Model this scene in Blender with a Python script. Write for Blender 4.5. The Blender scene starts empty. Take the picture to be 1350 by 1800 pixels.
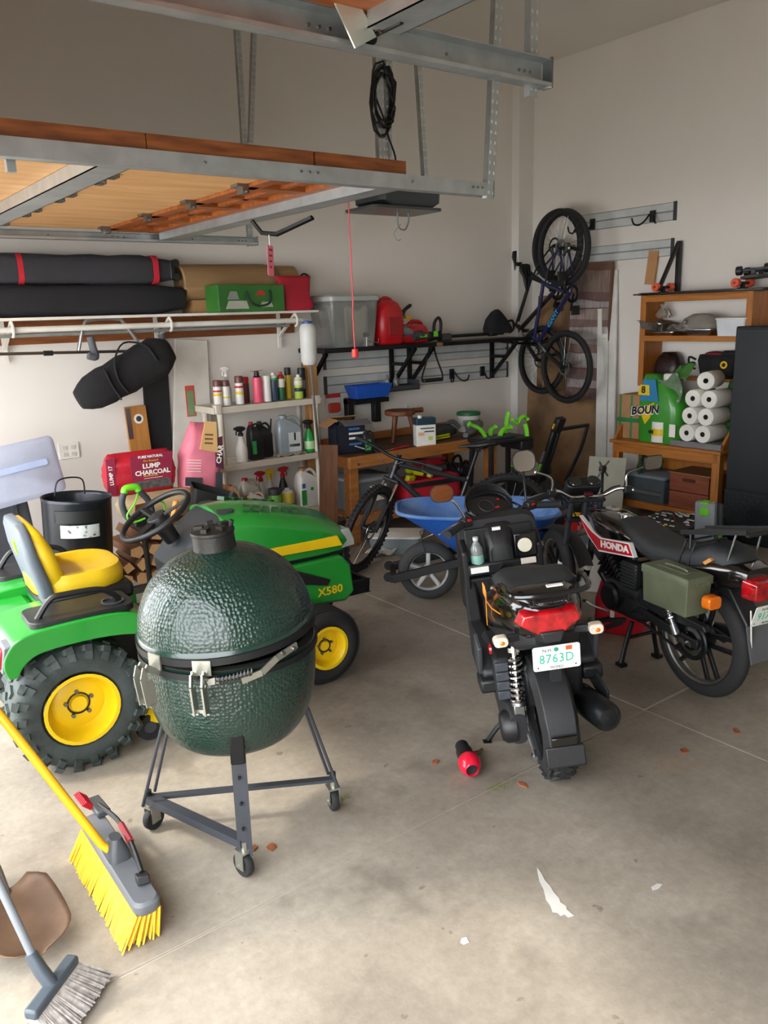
import bpy, math, random
from mathutils import Vector as V, Matrix, Euler
random.seed(7)
SC = bpy.context.scene
COL = SC.collection
PI = math.pi
# ---------------------------------------------------------------- camera
cam = bpy.data.cameras.new('camera'); CAM = bpy.data.objects.new('camera', cam); COL.objects.link(CAM)
yw, pt, rl = math.radians(36.824), math.radians(13.580), math.radians(-1.887)
fw = V((math.sin(yw)*math.cos(pt), math.cos(yw)*math.cos(pt), -math.sin(pt)))
rt = V((math.cos(yw), -math.sin(yw), 0)); up = rt.cross(fw)
r2 = rt*math.cos(rl)+up*math.sin(rl); u2 = up*math.cos(rl)-rt*math.sin(rl)
CAM.matrix_world = Matrix(((r2.x, u2.x, -fw.x, 0), (r2.y, u2.y, -fw.y, 0), (r2.z, u2.z, -fw.z, 1.9), (0, 0, 0, 1)))
cam.sensor_fit = 'HORIZONTAL'; cam.sensor_width = 36; cam.lens = 36*1428/1350; cam.clip_start = .02
SC.camera = CAM
SC.cycles.max_bounces = 12; SC.cycles.diffuse_bounces = 7
# ---------------------------------------------------------------- daylight: sky, hazy sun, portals in the two open garage doors
w = bpy.data.worlds.new('daylight'); SC.world = w; w.use_nodes = True
bg = w.node_tree.nodes['Background']; bg.inputs[0].default_value = (.93, .965, 1, 1); bg.inputs[1].default_value = 5.2
sun = bpy.data.lights.new('hazy_sun', 'SUN'); SUN = bpy.data.objects.new('hazy_sun', sun); COL.objects.link(SUN)
sun.energy = 2.0; sun.angle = math.radians(6); sun.color = (1, .91, .79)
SUN.rotation_euler = V((.912*.64, -.41*.64, -.77)).to_track_quat('-Z', 'Y').to_euler()
def portal(name, y0, y1, z1):
    l = bpy.data.lights.new(name, 'AREA'); o = bpy.data.objects.new(name, l); COL.objects.link(o)
    l.shape = 'RECTANGLE'; l.size = z1; l.size_y = y1-y0; l.cycles.is_portal = True
    o.location = (-.06, (y0+y1)/2, z1/2); o.rotation_euler = (0, -PI/2, 0)
portal('door_daylight_near', -.35, 2.48, 2.42); portal('door_daylight_far', 2.98, 5.68, 2.36)
vs = SC.view_settings; vs.view_transform = 'Standard'; vs.look = 'None'; vs.gamma = 1; vs.use_curve_mapping = False
vs.exposure = .88
# ---------------------------------------------------------------- materials
def lin(h):
    if isinstance(h, str):
        c = [int(h[i:i+2], 16)/255 for i in (0, 2, 4)]
    else: c = h
    return tuple(x/12.92 if x <= .04045 else ((x+.055)/1.055)**2.4 for x in c)+(1,)
MATS = {}
def mat(name, col, rough=.5, metal=0, var=.08, vs=6, bump=0, bs=40, trans=0, coat=0, col2=None, alpha=1, spec=.5, streak=None, thr=(.35, .65), emit=0):
    if name in MATS: return MATS[name]
    m = bpy.data.materials.new(name); m.use_nodes = True; nt = m.node_tree; N = nt.nodes; L = nt.links
    b = N['Principled BSDF']; b.inputs['Roughness'].default_value = rough; b.inputs['Metallic'].default_value = metal
    b.inputs['Specular IOR Level'].default_value = spec
    if trans: b.inputs['Transmission Weight'].default_value = trans
    if coat: b.inputs['Coat Weight'].default_value = coat; b.inputs['Coat Roughness'].default_value = .08
    if alpha < 1: b.inputs['Alpha'].default_value = alpha
    c = lin(col); tc = N.new('ShaderNodeTexCoord'); mp = N.new('ShaderNodeMapping'); L.new(tc.outputs['Object'], mp.inputs[0])
    if streak: mp.inputs['Scale'].default_value = streak
    nz = N.new('ShaderNodeTexNoise'); nz.inputs['Scale'].default_value = vs; nz.inputs['Detail'].default_value = 5; L.new(mp.outputs[0], nz.inputs[0])
    rp = N.new('ShaderNodeValToRGB'); L.new(nz.outputs[0], rp.inputs[0])
    if col2: ca, cb = c, lin(col2)
    else: ca = tuple(x*(1-var) for x in c[:3])+(1,); cb = tuple(min(1, x*(1+var)) for x in c[:3])+(1,)
    rp.color_ramp.elements[0].color = ca; rp.color_ramp.elements[1].color = cb
    rp.color_ramp.elements[0].position, rp.color_ramp.elements[1].position = thr
    L.new(rp.outputs[0], b.inputs['Base Color'])
    if emit: L.new(rp.outputs[0], b.inputs['Emission Color']); b.inputs['Emission Strength'].default_value = emit
    if bump:
        n2 = N.new('ShaderNodeTexNoise'); n2.inputs['Scale'].default_value = bs; n2.inputs['Detail'].default_value = 4; L.new(mp.outputs[0], n2.inputs[0])
        bp = N.new('ShaderNodeBump'); bp.inputs['Strength'].default_value = bump; bp.inputs['Distance'].default_value = .01
        L.new(n2.outputs[0], bp.inputs['Height']); L.new(bp.outputs[0], b.inputs['Normal'])
    MATS[name] = m; return m
def solid(h, rough=.5, **k): return mat('paint_%s_%d' % (h, int(rough*100)), h, rough, **k)
BLK = mat('black_plastic', '17181a', .45, bump=.08, bs=300); BLKG = mat('black_gloss', '0e0f11', .18, coat=.6); BLKM = mat('black_metal', '1b1c1e', .38, .5)
RUB = mat('rubber', '1d1d1e', .75, bump=.15, bs=120); CHR = mat('chrome', 'd2d2d2', .14, 1); ALU = mat('aluminium', 'a9abad', .36, 1, bump=.05)
GALV = mat('galvanised', 'b4babb', .4, .75, var=.1, vs=10, bump=.03, bs=60); WHT = mat('white_plastic', 'e6e4de', .45); GREY = mat('grey_plastic', '6d7176', .5)
DGREY = mat('dark_grey_plastic', '3a3d41', .5); FAB = mat('black_fabric', '1a1a1c', .9, var=.3, vs=9, bump=.35, bs=260); RED = mat('red_plastic', 'b3141f', .35)
GRN = mat('lime_plastic', '6fce2a', .4); STEEL = mat('steel', '8c8e8f', .3, 1, bump=.05)
OAK = mat('honey_wood', 'b9752c', .45, col2='96571d', vs=5, streak=(9, 9, .8), bump=.05, bs=30, thr=(.3, .75))
OAKH = mat('honey_wood_h', 'b9752c', .45, col2='96571d', vs=5, streak=(9, .8, 9), bump=.05, bs=30, thr=(.3, .75))
CARD = mat('cardboard', 'a97f56', .85, var=.1); PAPER = mat('paper', 'e9e7e2', .8)
# ---------------------------------------------------------------- mesh kit
def TM(loc=(0, 0, 0), rot=(0, 0, 0), s=1):
    m = Matrix.Translation(loc) @ Euler([math.radians(a) for a in rot]).to_matrix().to_4x4()
    return m @ (Matrix.Diagonal((*s, 1)) if isinstance(s, (tuple, list)) else Matrix.Scale(s, 4))
def cr(pts, n=6, closed=False):
    P = [V(p) for p in pts]; out = []; k = len(P)
    for i in range(k if closed else k-1):
        if closed: a, b, c, d = P[i-1], P[i], P[(i+1) % k], P[(i+2) % k]
        else: a, b, c, d = P[max(0, i-1)], P[i], P[i+1], P[min(k-1, i+2)]
        for j in range(n):
            t = j/n; out.append(.5*((2*b)+(c-a)*t+(2*a-5*b+4*c-d)*t*t+(3*b-a-3*c+d)*t**3))
    if not closed: out.append(P[-1])
    return out
def rrect(w, h, r=None, n=4, p=None):
    """rounded rectangle outline in 2-D"""
    r = min(w, h)*.25 if r is None else min(r, w/2-1e-5, h/2-1e-5); o = []
    for cx, cy, a0 in ((w/2-r, h/2-r, 0), (-w/2+r, h/2-r, 90), (-w/2+r, -h/2+r, 180), (w/2-r, -h/2+r, 270)):
        for i in range(n+1):
            a = math.radians(a0+90*i/n); o.append((cx+r*math.cos(a), cy+r*math.sin(a)))
    return o
class MB:
    def __init__(s): s.v = []; s.f = []
    def add(s, vs, fs, M=None):
        k = len(s.v)
        s.v += [tuple(M @ V(p)) if M else tuple(p) for p in vs]; s.f += [tuple(i+k for i in f) for f in fs]; return s
    def box(s, c, z, rot=(0, 0, 0), M=None, taper=1):
        x, y, h = z[0]/2, z[1]/2, z[2]/2; t = taper
        vs = [(-x, -y, -h), (x, -y, -h), (x, y, -h), (-x, y, -h), (-x*t, -y*t, h), (x*t, -y*t, h), (x*t, y*t, h), (-x*t, y*t, h)]
        m = TM(c, rot); m = M @ m if M else m
        return s.add(vs, [(3, 2, 1, 0), (4, 5, 6, 7), (0, 1, 5, 4), (1, 2, 6, 5), (2, 3, 7, 6), (3, 0, 4, 7)], m)
    def b2(s, a, b, M=None):
        return s.box([(i+j)/2 for i, j in zip(a, b)], [abs(j-i) for i, j in zip(a, b)], M=M)
    def bar(s, p0, p1, w, h, upv=(0, 0, 1)):
        p0, p1 = V(p0), V(p1); d = p1-p0; z = d.normalized(); u = V(upv)
        if abs(z.dot(u)) > .98: u = V((1, 0, 0))
        x = z.cross(u).normalized(); y = x.cross(z)
        M = Matrix(((x.x, y.x, z.x, 0), (x.y, y.y, z.y, 0), (x.z, y.z, z.z, 0), (0, 0, 0, 1)))
        return s.box((0, 0, 0), (w, h, d.length), M=Matrix.Translation((p0+p1)/2) @ M)
    def loft(s, rings, ca=True, cb=True, closed=False, M=None):
        n = len(rings[0]); vs = [p for r in rings for p in r]; fs = []
        m = len(rings)
        for i in range(m if closed else m-1):
            a, b = i*n, ((i+1) % m)*n
            for j in range(n): fs.append((a+j, a+(j+1) % n, b+(j+1) % n, b+j))
        if not closed:
            if ca: fs.append(tuple(range(n-1, -1, -1)))
            if cb: fs.append(tuple(range((m-1)*n, m*n)))
        return s.add(vs, fs, M)
    def prism(s, poly, d0, d1, plane='XZ', M=None):
        f = {'XZ': lambda a, b, d: (a, d, b), 'XY': lambda a, b, d: (a, b, d), 'YZ': lambda a, b, d: (d, a, b)}[plane]
        if plane == 'XZ': d0, d1 = max(d0, d1), min(d0, d1)
        return s.loft([[f(a, b, d0) for a, b in poly], [f(a, b, d1) for a, b in poly]], M=M)
    def tube(s, pts, r, n=8, closed=False, cap=True, sq=1, M=None):
        P = [V(p) for p in pts]; k = len(P); rs = r if isinstance(r, (list, tuple)) else [r]*k
        T = []
        for i in range(k):
            a, b = (P[i-1], P[(i+1) % k]) if closed else (P[max(0, i-1)], P[min(k-1, i+1)])
            T.append((b-a).normalized() if (b-a).length > 1e-9 else V((0, 0, 1)))
        u = V((0, 0, 1)) if abs(T[0].z) < .9 else V((1, 0, 0)); rings = []
        for i in range(k):
            x = T[i].cross(u)
            x = x.normalized() if x.length > 1e-6 else V((1, 0, 0)); u = x.cross(T[i])
            rings.append([P[i]+(x*math.cos(2*PI*j/n)+u*math.sin(2*PI*j/n)*sq)*rs[i] for j in range(n)])
        return s.loft(rings, cap, cap, closed, M)
    def cyl(s, p0, p1, r0, r1=None, n=12, M=None):
        r1 = r0 if r1 is None else r1
        return s.tube([p0, p1], [r0, r1], n, M=M)
    def lathe(s, prof, n=24, M=None, ax='Z', a0=0, a1=360, closed=False, cap=False):
        full = a1-a0 >= 360; k = n if full else n+1; rings = []
        for r, z in prof:
            ring = []
            for j in range(k):
                a = math.radians(a0+(a1-a0)*j/n); c, d = r*math.cos(a), r*math.sin(a)
                ring.append({'Z': (c, d, z), 'Y': (d, z, c), 'X': (z, c, d)}[ax])
            rings.append(ring)
        m = len(rings); vs = [p for r in rings for p in r]; fs = []
        for i in range(m if closed else m-1):
            a, b = i*k, ((i+1) % m)*k
            for j in range(n if full else n): fs.append((a+j, a+(j+1) % k, b+(j+1) % k, b+j))
        if not closed and cap:
            if prof[0][0] > 1e-6 and full: fs.append(tuple(range(k-1, -1, -1)))
            if prof[-1][0] > 1e-6 and full: fs.append(tuple(range((m-1)*k, m*k)))
        return s.add(vs, fs, M)
    def torus(s, R, r, n=32, k=10, M=None, ax='Y', sq=1):
        return s.lathe([(R+r*math.cos(2*PI*i/k), r*sq*math.sin(2*PI*i/k)) for i in range(k)], n, M, ax, closed=True)
    def ell(s, c, r, n=16, k=10, M=None, rot=(0, 0, 0)):
        pr = [(max(1e-7, math.sin(PI*i/k)), -math.cos(PI*i/k)) for i in range(k+1)]
        m = TM(c, rot, tuple(r)); return s.lathe(pr, n, (M @ m) if M else m)
    def grid(s, fn, nu, nv, M=None):
        vs = [fn(i/nu, j/nv) for j in range(nv+1) for i in range(nu+1)]
        fs = [(j*(nu+1)+i, j*(nu+1)+i+1, (j+1)*(nu+1)+i+1, (j+1)*(nu+1)+i) for j in range(nv) for i in range(nu)]
        return s.add(vs, fs, M)
    def build(s, name, m, parent=None, bevel=0, ang=38, loc=None, rot=None, sub=0, seg=2, solid_=0, label=None):
        me = bpy.data.meshes.new(name); me.from_pydata(s.v, [], s.f); me.validate()
        import bmesh
        bm = bmesh.new(); bm.from_mesh(me); bmesh.ops.remove_doubles(bm, verts=bm.verts, dist=1e-6)
        if not solid_: bmesh.ops.recalc_face_normals(bm, faces=bm.faces)
        bm.to_mesh(me); bm.free()
        me.shade_smooth(); me.set_sharp_from_angle(angle=math.radians(ang))
        me.materials.append(m); o = bpy.data.objects.new(name, me); COL.objects.link(o)
        if parent: o.parent = parent
        if loc: o.location = loc
        if rot: o.rotation_euler = [math.radians(a) for a in rot]
        if solid_: q = o.modifiers.new('thick', 'SOLIDIFY'); q.thickness = solid_; q.offset = 0
        if bevel: q = o.modifiers.new('bevel', 'BEVEL'); q.width = bevel; q.segments = seg; q.limit_method = 'ANGLE'; q.angle_limit = math.radians(40); q.harden_normals = False
        if sub: q = o.modifiers.new('sub', 'SUBSURF'); q.levels = q.render_levels = sub
        if label: o['label'] = label
        return o
def tag(o, label, cat, group=None, kind=None):
    o['label'] = label; o['category'] = cat
    if group: o['group'] = group
    if kind: o['kind'] = kind
    return o
def thing(name, label, cat, loc=(0, 0, 0), rz=0, group=None, rot=None):
    o = bpy.data.objects.new(name, None); COL.objects.link(o); o.location = loc; o.empty_display_size = .1
    o.rotation_euler = [math.radians(a) for a in (rot or (0, 0, rz))]
    return tag(o, label, cat, group)
def struct(name, mb, m, parent=None, bevel=0, **k):
    o = mb.build(name, m, parent, bevel, **k)
    if not parent: o['kind'] = 'structure'
    return o
def dup(o, parent=None, loc=None, rot=None, label=None, group=None):
    c = o.copy(); COL.objects.link(c); c.parent = parent
    if parent is None:
        if loc: c.location = loc
        if rot: c.rotation_euler = [math.radians(a) for a in rot]
        if label: c['label'] = label
        if group: c['group'] = group
    for ch in [x for x in COL.objects if x.parent == o and x is not c]: dup(ch, c)
    return c
def text(name, s, size, m, parent=None, M=None, ext=.0008, sx=1, bold=0, shear=0, align='CENTER', spacing=1):
    c = bpy.data.curves.new(name, 'FONT'); c.body = s; c.size = size; c.extrude = ext; c.align_x = align; c.align_y = 'CENTER'; c.offset = bold; c.shear = shear; c.space_character = spacing
    c.resolution_u = 2; f = bpy.data.objects.new(name, c)
    me = bpy.data.meshes.new_from_object(f); bpy.data.objects.remove(f); bpy.data.curves.remove(c); me.name = name
    me.materials.clear(); me.materials.append(m); o = bpy.data.objects.new(name, me); COL.objects.link(o)
    if parent: o.parent = parent
    if M is not None: o.matrix_local = M @ Matrix.Diagonal((sx, 1, 1, 1))
    return o
def FACE(o, right, up_):
    """matrix whose local X = right, Y = up, Z = outward, at point o"""
    x = V(right).normalized(); z = x.cross(V(up_)).normalized(); y = z.cross(x)
    return Matrix(((x.x, y.x, z.x, o[0]), (x.y, y.y, z.y, o[1]), (x.z, y.z, z.z, o[2]), (0, 0, 0, 1)))
# ================================================================ THE SETTING
WX, WY, CZ = 6.72, 6.3, 4.28
def wallmat(name, col, col2, sc=1.2):
    return mat(name, col, .85, col2=col2, vs=sc, bump=.06, bs=70, thr=(.25, .75))
WALL = wallmat('painted_drywall', 'e0dad2', 'e6e1da')
CEIL = wallmat('ceiling_drywall', 'ded8cf', 'e4dfd7')
def concrete():
    m = mat('concrete_slab', 'a39a8c', .62); nt = m.node_tree; N, L = nt.nodes, nt.links; b = N['Principled BSDF']
    tc = N.new('ShaderNodeTexCoord')
    def nz(s, d=6, r=.6):
        n = N.new('ShaderNodeTexNoise'); n.inputs['Scale'].default_value = s; n.inputs['Detail'].default_value = d; n.inputs['Roughness'].default_value = r
        L.new(tc.outputs['Object'], n.inputs[0]); return n
    def ramp(src, e):
        r = N.new('ShaderNodeValToRGB'); L.new(src, r.inputs[0]); cr_ = r.color_ramp
        cr_.elements[0].position, cr_.elements[0].color = e[0][0], lin(e[0][1]); cr_.elements[1].position, cr_.elements[1].color = e[-1][0], lin(e[-1][1])
        for p, c in e[1:-1]: x = cr_.elements.new(p); x.color = lin(c)
        return r
    def mix(a, c, f, mode='MIX'):
        x = N.new('ShaderNodeMix'); x.data_type = 'RGBA'; x.blend_type = mode
        if isinstance(f, float): x.inputs[0].default_value = f
        else: L.new(f, x.inputs[0])
        L.new(a, x.inputs[6]); L.new(c, x.inputs[7]); return x.outputs[2]
    base = ramp(nz(1.1, 8, .65).outputs[0], [(.28, '786f63'), (.42, '91887b'), (.56, 'a2998b'), (.78, 'bab1a3')])
    fine = ramp(nz(26, 6, .7).outputs[0], [(.3, '9c9c9c'), (.7, 'e8e8e8')])
    c = mix(base.outputs[0], fine.outputs[0], .45, 'MULTIPLY')
    st = ramp(nz(2.3, 4, .55).outputs[0], [(.60, '000000'), (.67, 'ffffff')])
    dark = N.new('ShaderNodeRGB'); dark.outputs[0].default_value = lin('5d554b')
    m1 = N.new('ShaderNodeMath'); m1.operation = 'MULTIPLY'; m1.inputs[1].default_value = .38; L.new(st.outputs[0], m1.inputs[0])
    c = mix(c, dark.outputs[0], m1.outputs[0])
    sp = ramp(nz(13, 3, .5).outputs[0], [(.69, '000000'), (.73, 'ffffff')]); m2 = N.new('ShaderNodeMath'); m2.operation = 'MULTIPLY'; m2.inputs[1].default_value = .65; L.new(sp.outputs[0], m2.inputs[0])
    c = mix(c, dark.outputs[0], m2.outputs[0])
    rs = ramp(nz(.8, 3, .5).outputs[0], [(.66, '000000'), (.74, 'ffffff')]); rc = N.new('ShaderNodeRGB'); rc.outputs[0].default_value = lin('a07c58')
    m3 = N.new('ShaderNodeMath'); m3.operation = 'MULTIPLY'; m3.inputs[1].default_value = .3; L.new(rs.outputs[0], m3.inputs[0])
    c = mix(c, rc.outputs[0], m3.outputs[0])
    L.new(c, b.inputs['Base Color'])
    rr = N.new('ShaderNodeMapRange'); L.new(nz(3).outputs[0], rr.inputs[0]); rr.inputs[3].default_value = .42; rr.inputs[4].default_value = .78; L.new(rr.outputs[0], b.inputs['Roughness'])
    bp = N.new('ShaderNodeBump'); bp.inputs['Strength'].default_value = .12; bp.inputs['Distance'].default_value = .006; L.new(nz(55).outputs[0], bp.inputs['Height']); L.new(bp.outputs[0], b.inputs['Normal'])
    return m
CONC = concrete()
fl = struct('floor', MB().b2((-.6, -2.2, -.2), (WX+.2, WY+.2, -.005)), mat('joint_dirt', 'a89e8f', .9))
xs = [-.6, 3.14, WX+.2]; ys = [-2.2, 2.14, WY+.2]
for i in range(2):
    for j in range(2):
        MB().b2((xs[i]+(.004 if i else 0), ys[j]+(.004 if j else 0), -.06), (xs[i+1]-.004, ys[j+1]-.004, 0)).build('concrete_slab', CONC, fl, bevel=.004)
struct('wall_back', MB().b2((-.2, WY, 0), (WX+.2, WY+.15, CZ+.2)), WALL)
struct('wall_right', MB().b2((WX, -2.2, 0), (WX+.15, WY, CZ+.2)), WALL)
struct('wall_near', MB().b2((-.2, -2.35, 0), (WX+.2, -2.2, CZ+.2)), WALL)
struct('ceiling', MB().b2((-.2, -2.2, CZ), (WX, WY, CZ+.15)), CEIL)
fwm = MB(); X0, X1 = -.08, .1
fwm.b2((X0, -2.2, 0), (X1, -.35, CZ)).b2((X0, 2.48, 0), (X1, 2.98, CZ)).b2((X0, 5.68, 0), (X1, WY, CZ)).b2((X0, -.35, 2.42), (X1, 2.48, CZ)).b2((X0, 2.98, 2.36), (X1, 5.68, CZ))
struct('wall_front', fwm, WALL)
struct('trim_1', MB().b2((6.505, 6.2, 0), (WX, WY, CZ)), wallmat('painted_column', 'dcd8d1', 'e2dfd9'), bevel=.004)
gr = MB().b2((-14, -9, -.35), (-.6, 16, -.05)); struct('ground', gr, mat('driveway', 'b3afa8', .8, var=.1, vs=3))
# outlets
def outlet(X, label, n=1):
    t = thing('wall_outlet', label, 'outlet', (X, WY, .985))
    MB().prism(rrect(.075*n, .12, .008), 0, -.012).build('cover_plate', WHT, t, bevel=.002)
    for k in range(n):
        for dz in (-.026, .026): MB().prism(rrect(.034, .028, .006), -.004, -.016).build('socket', mat('ivory', 'cfcabd', .4), t, loc=((k-(n-1)/2)*.06, 0, dz))
outlet(1.76, 'double white wall outlet left of the leaning planks', 2); outlet(5.05, 'white wall outlet above the workbench behind the stool')
# ================================================================ GARAGE DOORS AND TRACKS
PLY = mat('door_plywood', 'd9ab76', .55, col2='c08d57', vs=2.2, streak=(1, 5, 1), thr=(.3, .7), bump=.04); FIR = mat('door_fir', 'a65c22', .5, col2='7c3d12', vs=3.5, streak=(1.2, 9, 4), thr=(.3, .7))
FIRE = mat('door_edge', '8a4d1f', .6, col2='613010', vs=5, streak=(1, 4, 8))
def track(name, label, Y, z, x0, x1, h, side):
    t = thing(name, label, 'door track', (0, Y, z), group='garage door tracks')
    # C-profile rail, open towards the door
    d = .055*side; tk = .004
    MB().b2((x0, -tk/2, 0), (x1, tk/2, h)).b2((x0, 0, 0), (x1, d, tk)).b2((x0, 0, h-tk), (x1, d, h)).b2((x0, d-tk, 0), (x1, d, .014)).build('rail', GALV, t)
    for i, x in enumerate([x1-.07, x1-.1, x1-.13, x1-.5, x1-1.0, x1-1.04, x1-1.08, x1-1.5]):
        MB().cyl((x, .006, h*.55), (x, -.008, h*.55), .006, n=8).build('bolt', STEEL, t)
    MB().b2((x1-.004, -.01, -.005), (x1+.002, .06*side, h+.005)).build('end_stop', STEEL, t)
    return t
track('door_track', 'long steel rail of the nearest garage door across the top of the picture', 2.40, 2.745, .12, 2.64, .10, -1)
track('door_track', 'steel rail along the near edge of the open wooden garage door', 2.99, 2.443, .12, 2.955, .062, 1)
track('door_track', 'far steel rail of the open wooden garage door above the wall shelf', 5.70, 2.447, .12, 3.13, .055, -1)
def strap(name, label, p0, p1, w=.045, holes=True, grp='perforated hanger straps'):
    p0, p1 = V(p0), V(p1); t = thing(name, label, 'strap', p0, group=grp); d = p1-p0
    z = d.normalized(); x = V((1, 0, 0)); x = (x-z*x.dot(z)).normalized(); y = z.cross(x)
    M = Matrix(((x.x, y.x, z.x, 0), (x.y, y.y, z.y, 0), (x.z, y.z, z.z, 0), (0, 0, 0, 1)))
    MB().b2((-w/2, -.002, 0), (w/2, .002, d.length), M=M).b2((-w/2, 0, 0), (-w/2+.004, .03, d.length), M=M).build('angle_iron', GALV, t)
    if holes:
        hb = MB(); n = int(d.length/.045)
        for i in range(n):
            for s in (-1, 1): hb.b2((s*w*.28-.004, -.0035, .02+i*.045), (s*w*.28+.004, -.002, .034+i*.045), M=M)
        o = hb.build('punched_holes', mat('hole_light', 'd6d2ca', .8), t); o['kind'] = 'stuff'
    return t
strap('hanger_strap', 'perforated steel strap at the end of the wooden door rail', (2.935, 2.985, 2.43), (3.06, 2.985, CZ), .05)
strap('hanger_strap', 'perforated steel strap at the end of the nearest rail', (2.60, 2.405, 2.72), (2.61, 2.405, CZ), .045)
strap('hanger_strap', 'upright strap holding the far rail above the paper roll', (3.105, 5.705, 2.44), (3.115, 5.705, CZ), .04)
strap('hanger_strap', 'slanted strap beside the upright one over the far rail', (3.17, 5.72, 3.17), (3.3, 5.72, CZ), .035)
# far door
DZ = 2.505
d = thing('garage_door', 'open wooden garage door overhead with steel struts and hinges', 'garage door', (0, 0, DZ))
secs = [(.14, 1.24), (1.25, 1.95), (1.96, 2.43)]
for a, b in secs[:2]:
    MB().b2((a, 3.05, .012), (b, 5.65, .05)).build('plywood_section', PLY, d)
a, b = secs[2]; s = d
MB().b2((a, 3.05, .03), (b, 5.65, .05)).build('panel_back', PLY, d)
for y0, y1 in ((3.05, 3.17), (3.62, 3.72), (4.3, 4.4), (4.98, 5.08), (5.55, 5.65)): MB().b2((a, y0, 0), (b, y1, .04)).build('stile', FIR, d)
for x0, x1 in ((a, a+.07), (b-.14, b)): MB().b2((x0, 3.05, -.002), (x1, 5.65, .04)).build('rail', FIR, d)
for y0, y1 in ((3.17, 3.62), (3.72, 4.3), (4.4, 4.98), (5.08, 5.55)):
    MB().b2((a+.19, y0, .005), (a+.225, y1, .038)).build('muntin', FIR, d); ym = (y0+y1)/2
    MB().b2((a+.07, ym-.02, .005), (b-.14, ym+.02, .038)).build('muntin', FIR, d)
    MB().box(((a+b-.07)/2, ym, .034), (b-a-.26, y1-y0-.06, .03), taper=1.25).build('raised_panel', FIR, d)
for x0, x1 in ((.14, 1.24), (1.24, 1.95), (1.955, 2.435)): MB().b2((x0, 3.0, -.004), (x1-.004, 3.05, .056)).build('edge_board', FIRE, d)
for x0, x1, z in ((1.10, 1.22, -.045), (2.35, 2.47, -.05)):
    mb = MB().b2((x0, 3.06, z), (x1, 5.62, z+.004)).b2((x0, 3.06, z), (x0+.004, 5.62, .01)).b2((x1-.004, 3.06, z), (x1, 5.62, .01)); mb.build('steel_strut', GALV, d)
for x in (1.28, 1.95):
    for y in (3.12, 3.62, 4.2, 4.8, 5.5):
        h = MB().b2((x-.05, y-.035, -.002), (x+.07, y+.035, .012)).b2((x-.02, y-.03, -.03), (x+.012, y+.03, 0)).build('hinge', STEEL, d)
        MB().cyl((x, y-.045, -.02), (x, y+.045, -.02), .008, n=8).build('hinge_pin', STEEL, h)
MB().tube([(2.38, 4.35, -.05), (2.43, 4.33, -.12), (2.5, 4.28, -.13), (2.6, 4.05, -.06)], .02, 6, sq=.6).build('opener_arm', BLKM, d)
MB().b2((.78, 3.10, -.02), (.95, 3.13, 0)).b2((.78, 3.10, -.09), (.81, 3.13, 0)).build('latch_bracket', GALV, d)
# paper tag hanging from the arm
t = thing('paper_tag', 'pink paper tag hanging below the wooden garage door', 'tag', (2.46, 4.30, 2.23))
MB().prism(rrect(.066, .17, .012), -.001, .001).build('card', mat('pink_card', 'ee8391', .7), t, rot=(0, 4, 30))
for k in range(4): MB().b2((-.018+k*.002, -.0022, .055-k*.032), (.02-k*.004, -.0012, .066-k*.032)).build('print_line', mat('tag_print', 'a02f45', .7), t, rot=(0, 4, 30))
MB().cyl((0, 0, .08), (.0, 0, .15), .003, n=6).build('string', WHT, t)
# opener motor unit
t = thing('door_opener', 'dark garage door opener motor hanging from steel straps', 'opener', (3.15, 3.95, 2.50))
bd = MB().loft([[(x*sx-.02, y*sy, z) for x, y in rrect(.46, .30, .05)] for z, sx, sy in ((0, .72, .9), (.03, .95, 1), (.14, 1, 1), (.16, .96, .96))]); bd.build('housing', mat('opener_grey', '31383a', .4), t)
MB().prism([(x*.98-.05, y) for x, y in rrect(.52, .31, .04)], -.015, 0, 'XY').build('light_lens', mat('opener_lens', '3c3d3d', .25), t)
MB().tube([(-.05, 0, .10), (-2.4, 0, .10)], .018, 6).build('drive_rail', BLKM, t)
MB().tube(cr([(-.02, 0, -.01), (-.02, .0, -.09), (.03, 0, -.11), (.06, 0, -.06), (.06, 0, -.01)], 5), .005, 6).build('hook', GREY, t)
MB().tube(cr([(.0, 0, -.08), (-.05, 0, -.13), (-.03, 0, -.17), (0, 0, -.165)], 5), .002, 5).build('wire', GREY, t)
MB().b2((-.02, -.153, .08), (.17, -.150, .11)).build('name_plate', GREY, t)
for i, (dx, dy, tx, ty) in enumerate(((-.12, 0, -.13, 0), (-.08, 0, .0, .02), (.12, -.1, .09, -.02))):
    strap('hanger_strap', ('left perforated strap over the door opener', 'middle slanted strap over the door opener', 'right thin strap over the door opener')[i], (3.15+dx, 3.95+dy, 2.66), (3.15+tx, 3.95+ty, CZ), (.05, .045, .03)[i])
def coil(name, label, c, R, r, n, m, seed=1, flat=.5):
    rnd = random.Random(seed); pts = []
    for k in range(n):
        rr = R*(.8+.35*rnd.random()); ox, oz = rnd.uniform(-.15, .15)*R, rnd.uniform(-.2, .2)*R; ph = rnd.random()*.8
        for j in range(14):
            a = 2*PI*j/14+ph*.2; pts.append((ox+rr*math.cos(a)*flat, rnd.uniform(-.12, .12)*R, oz+rr*math.sin(a)))
    return tag(MB().tube(pts, r, 5).build(name, m, None, loc=c), label, 'cord')
coil('cable_bundle', 'black power cord bundled on the opener straps', (3.04, 3.93, 3.08), .16, .006, 7, BLK, 3, .45)
t = tag(MB().tube(cr([(0, 0, 0), (.03, .02, -.1), (-.02, .03, -.25), (.01, 0, -.4), (0, 0, -.5)], 5), .006, 5).build('hanging_cable', BLK, None, loc=(3.09, 3.92, 3.18)), 'single black cord hanging down to the door opener', 'cord')
t = thing('release_cord', 'red emergency release cord with handle hanging in front of clear bin', 'cord', (2.78, 3.95, 0))
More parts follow.
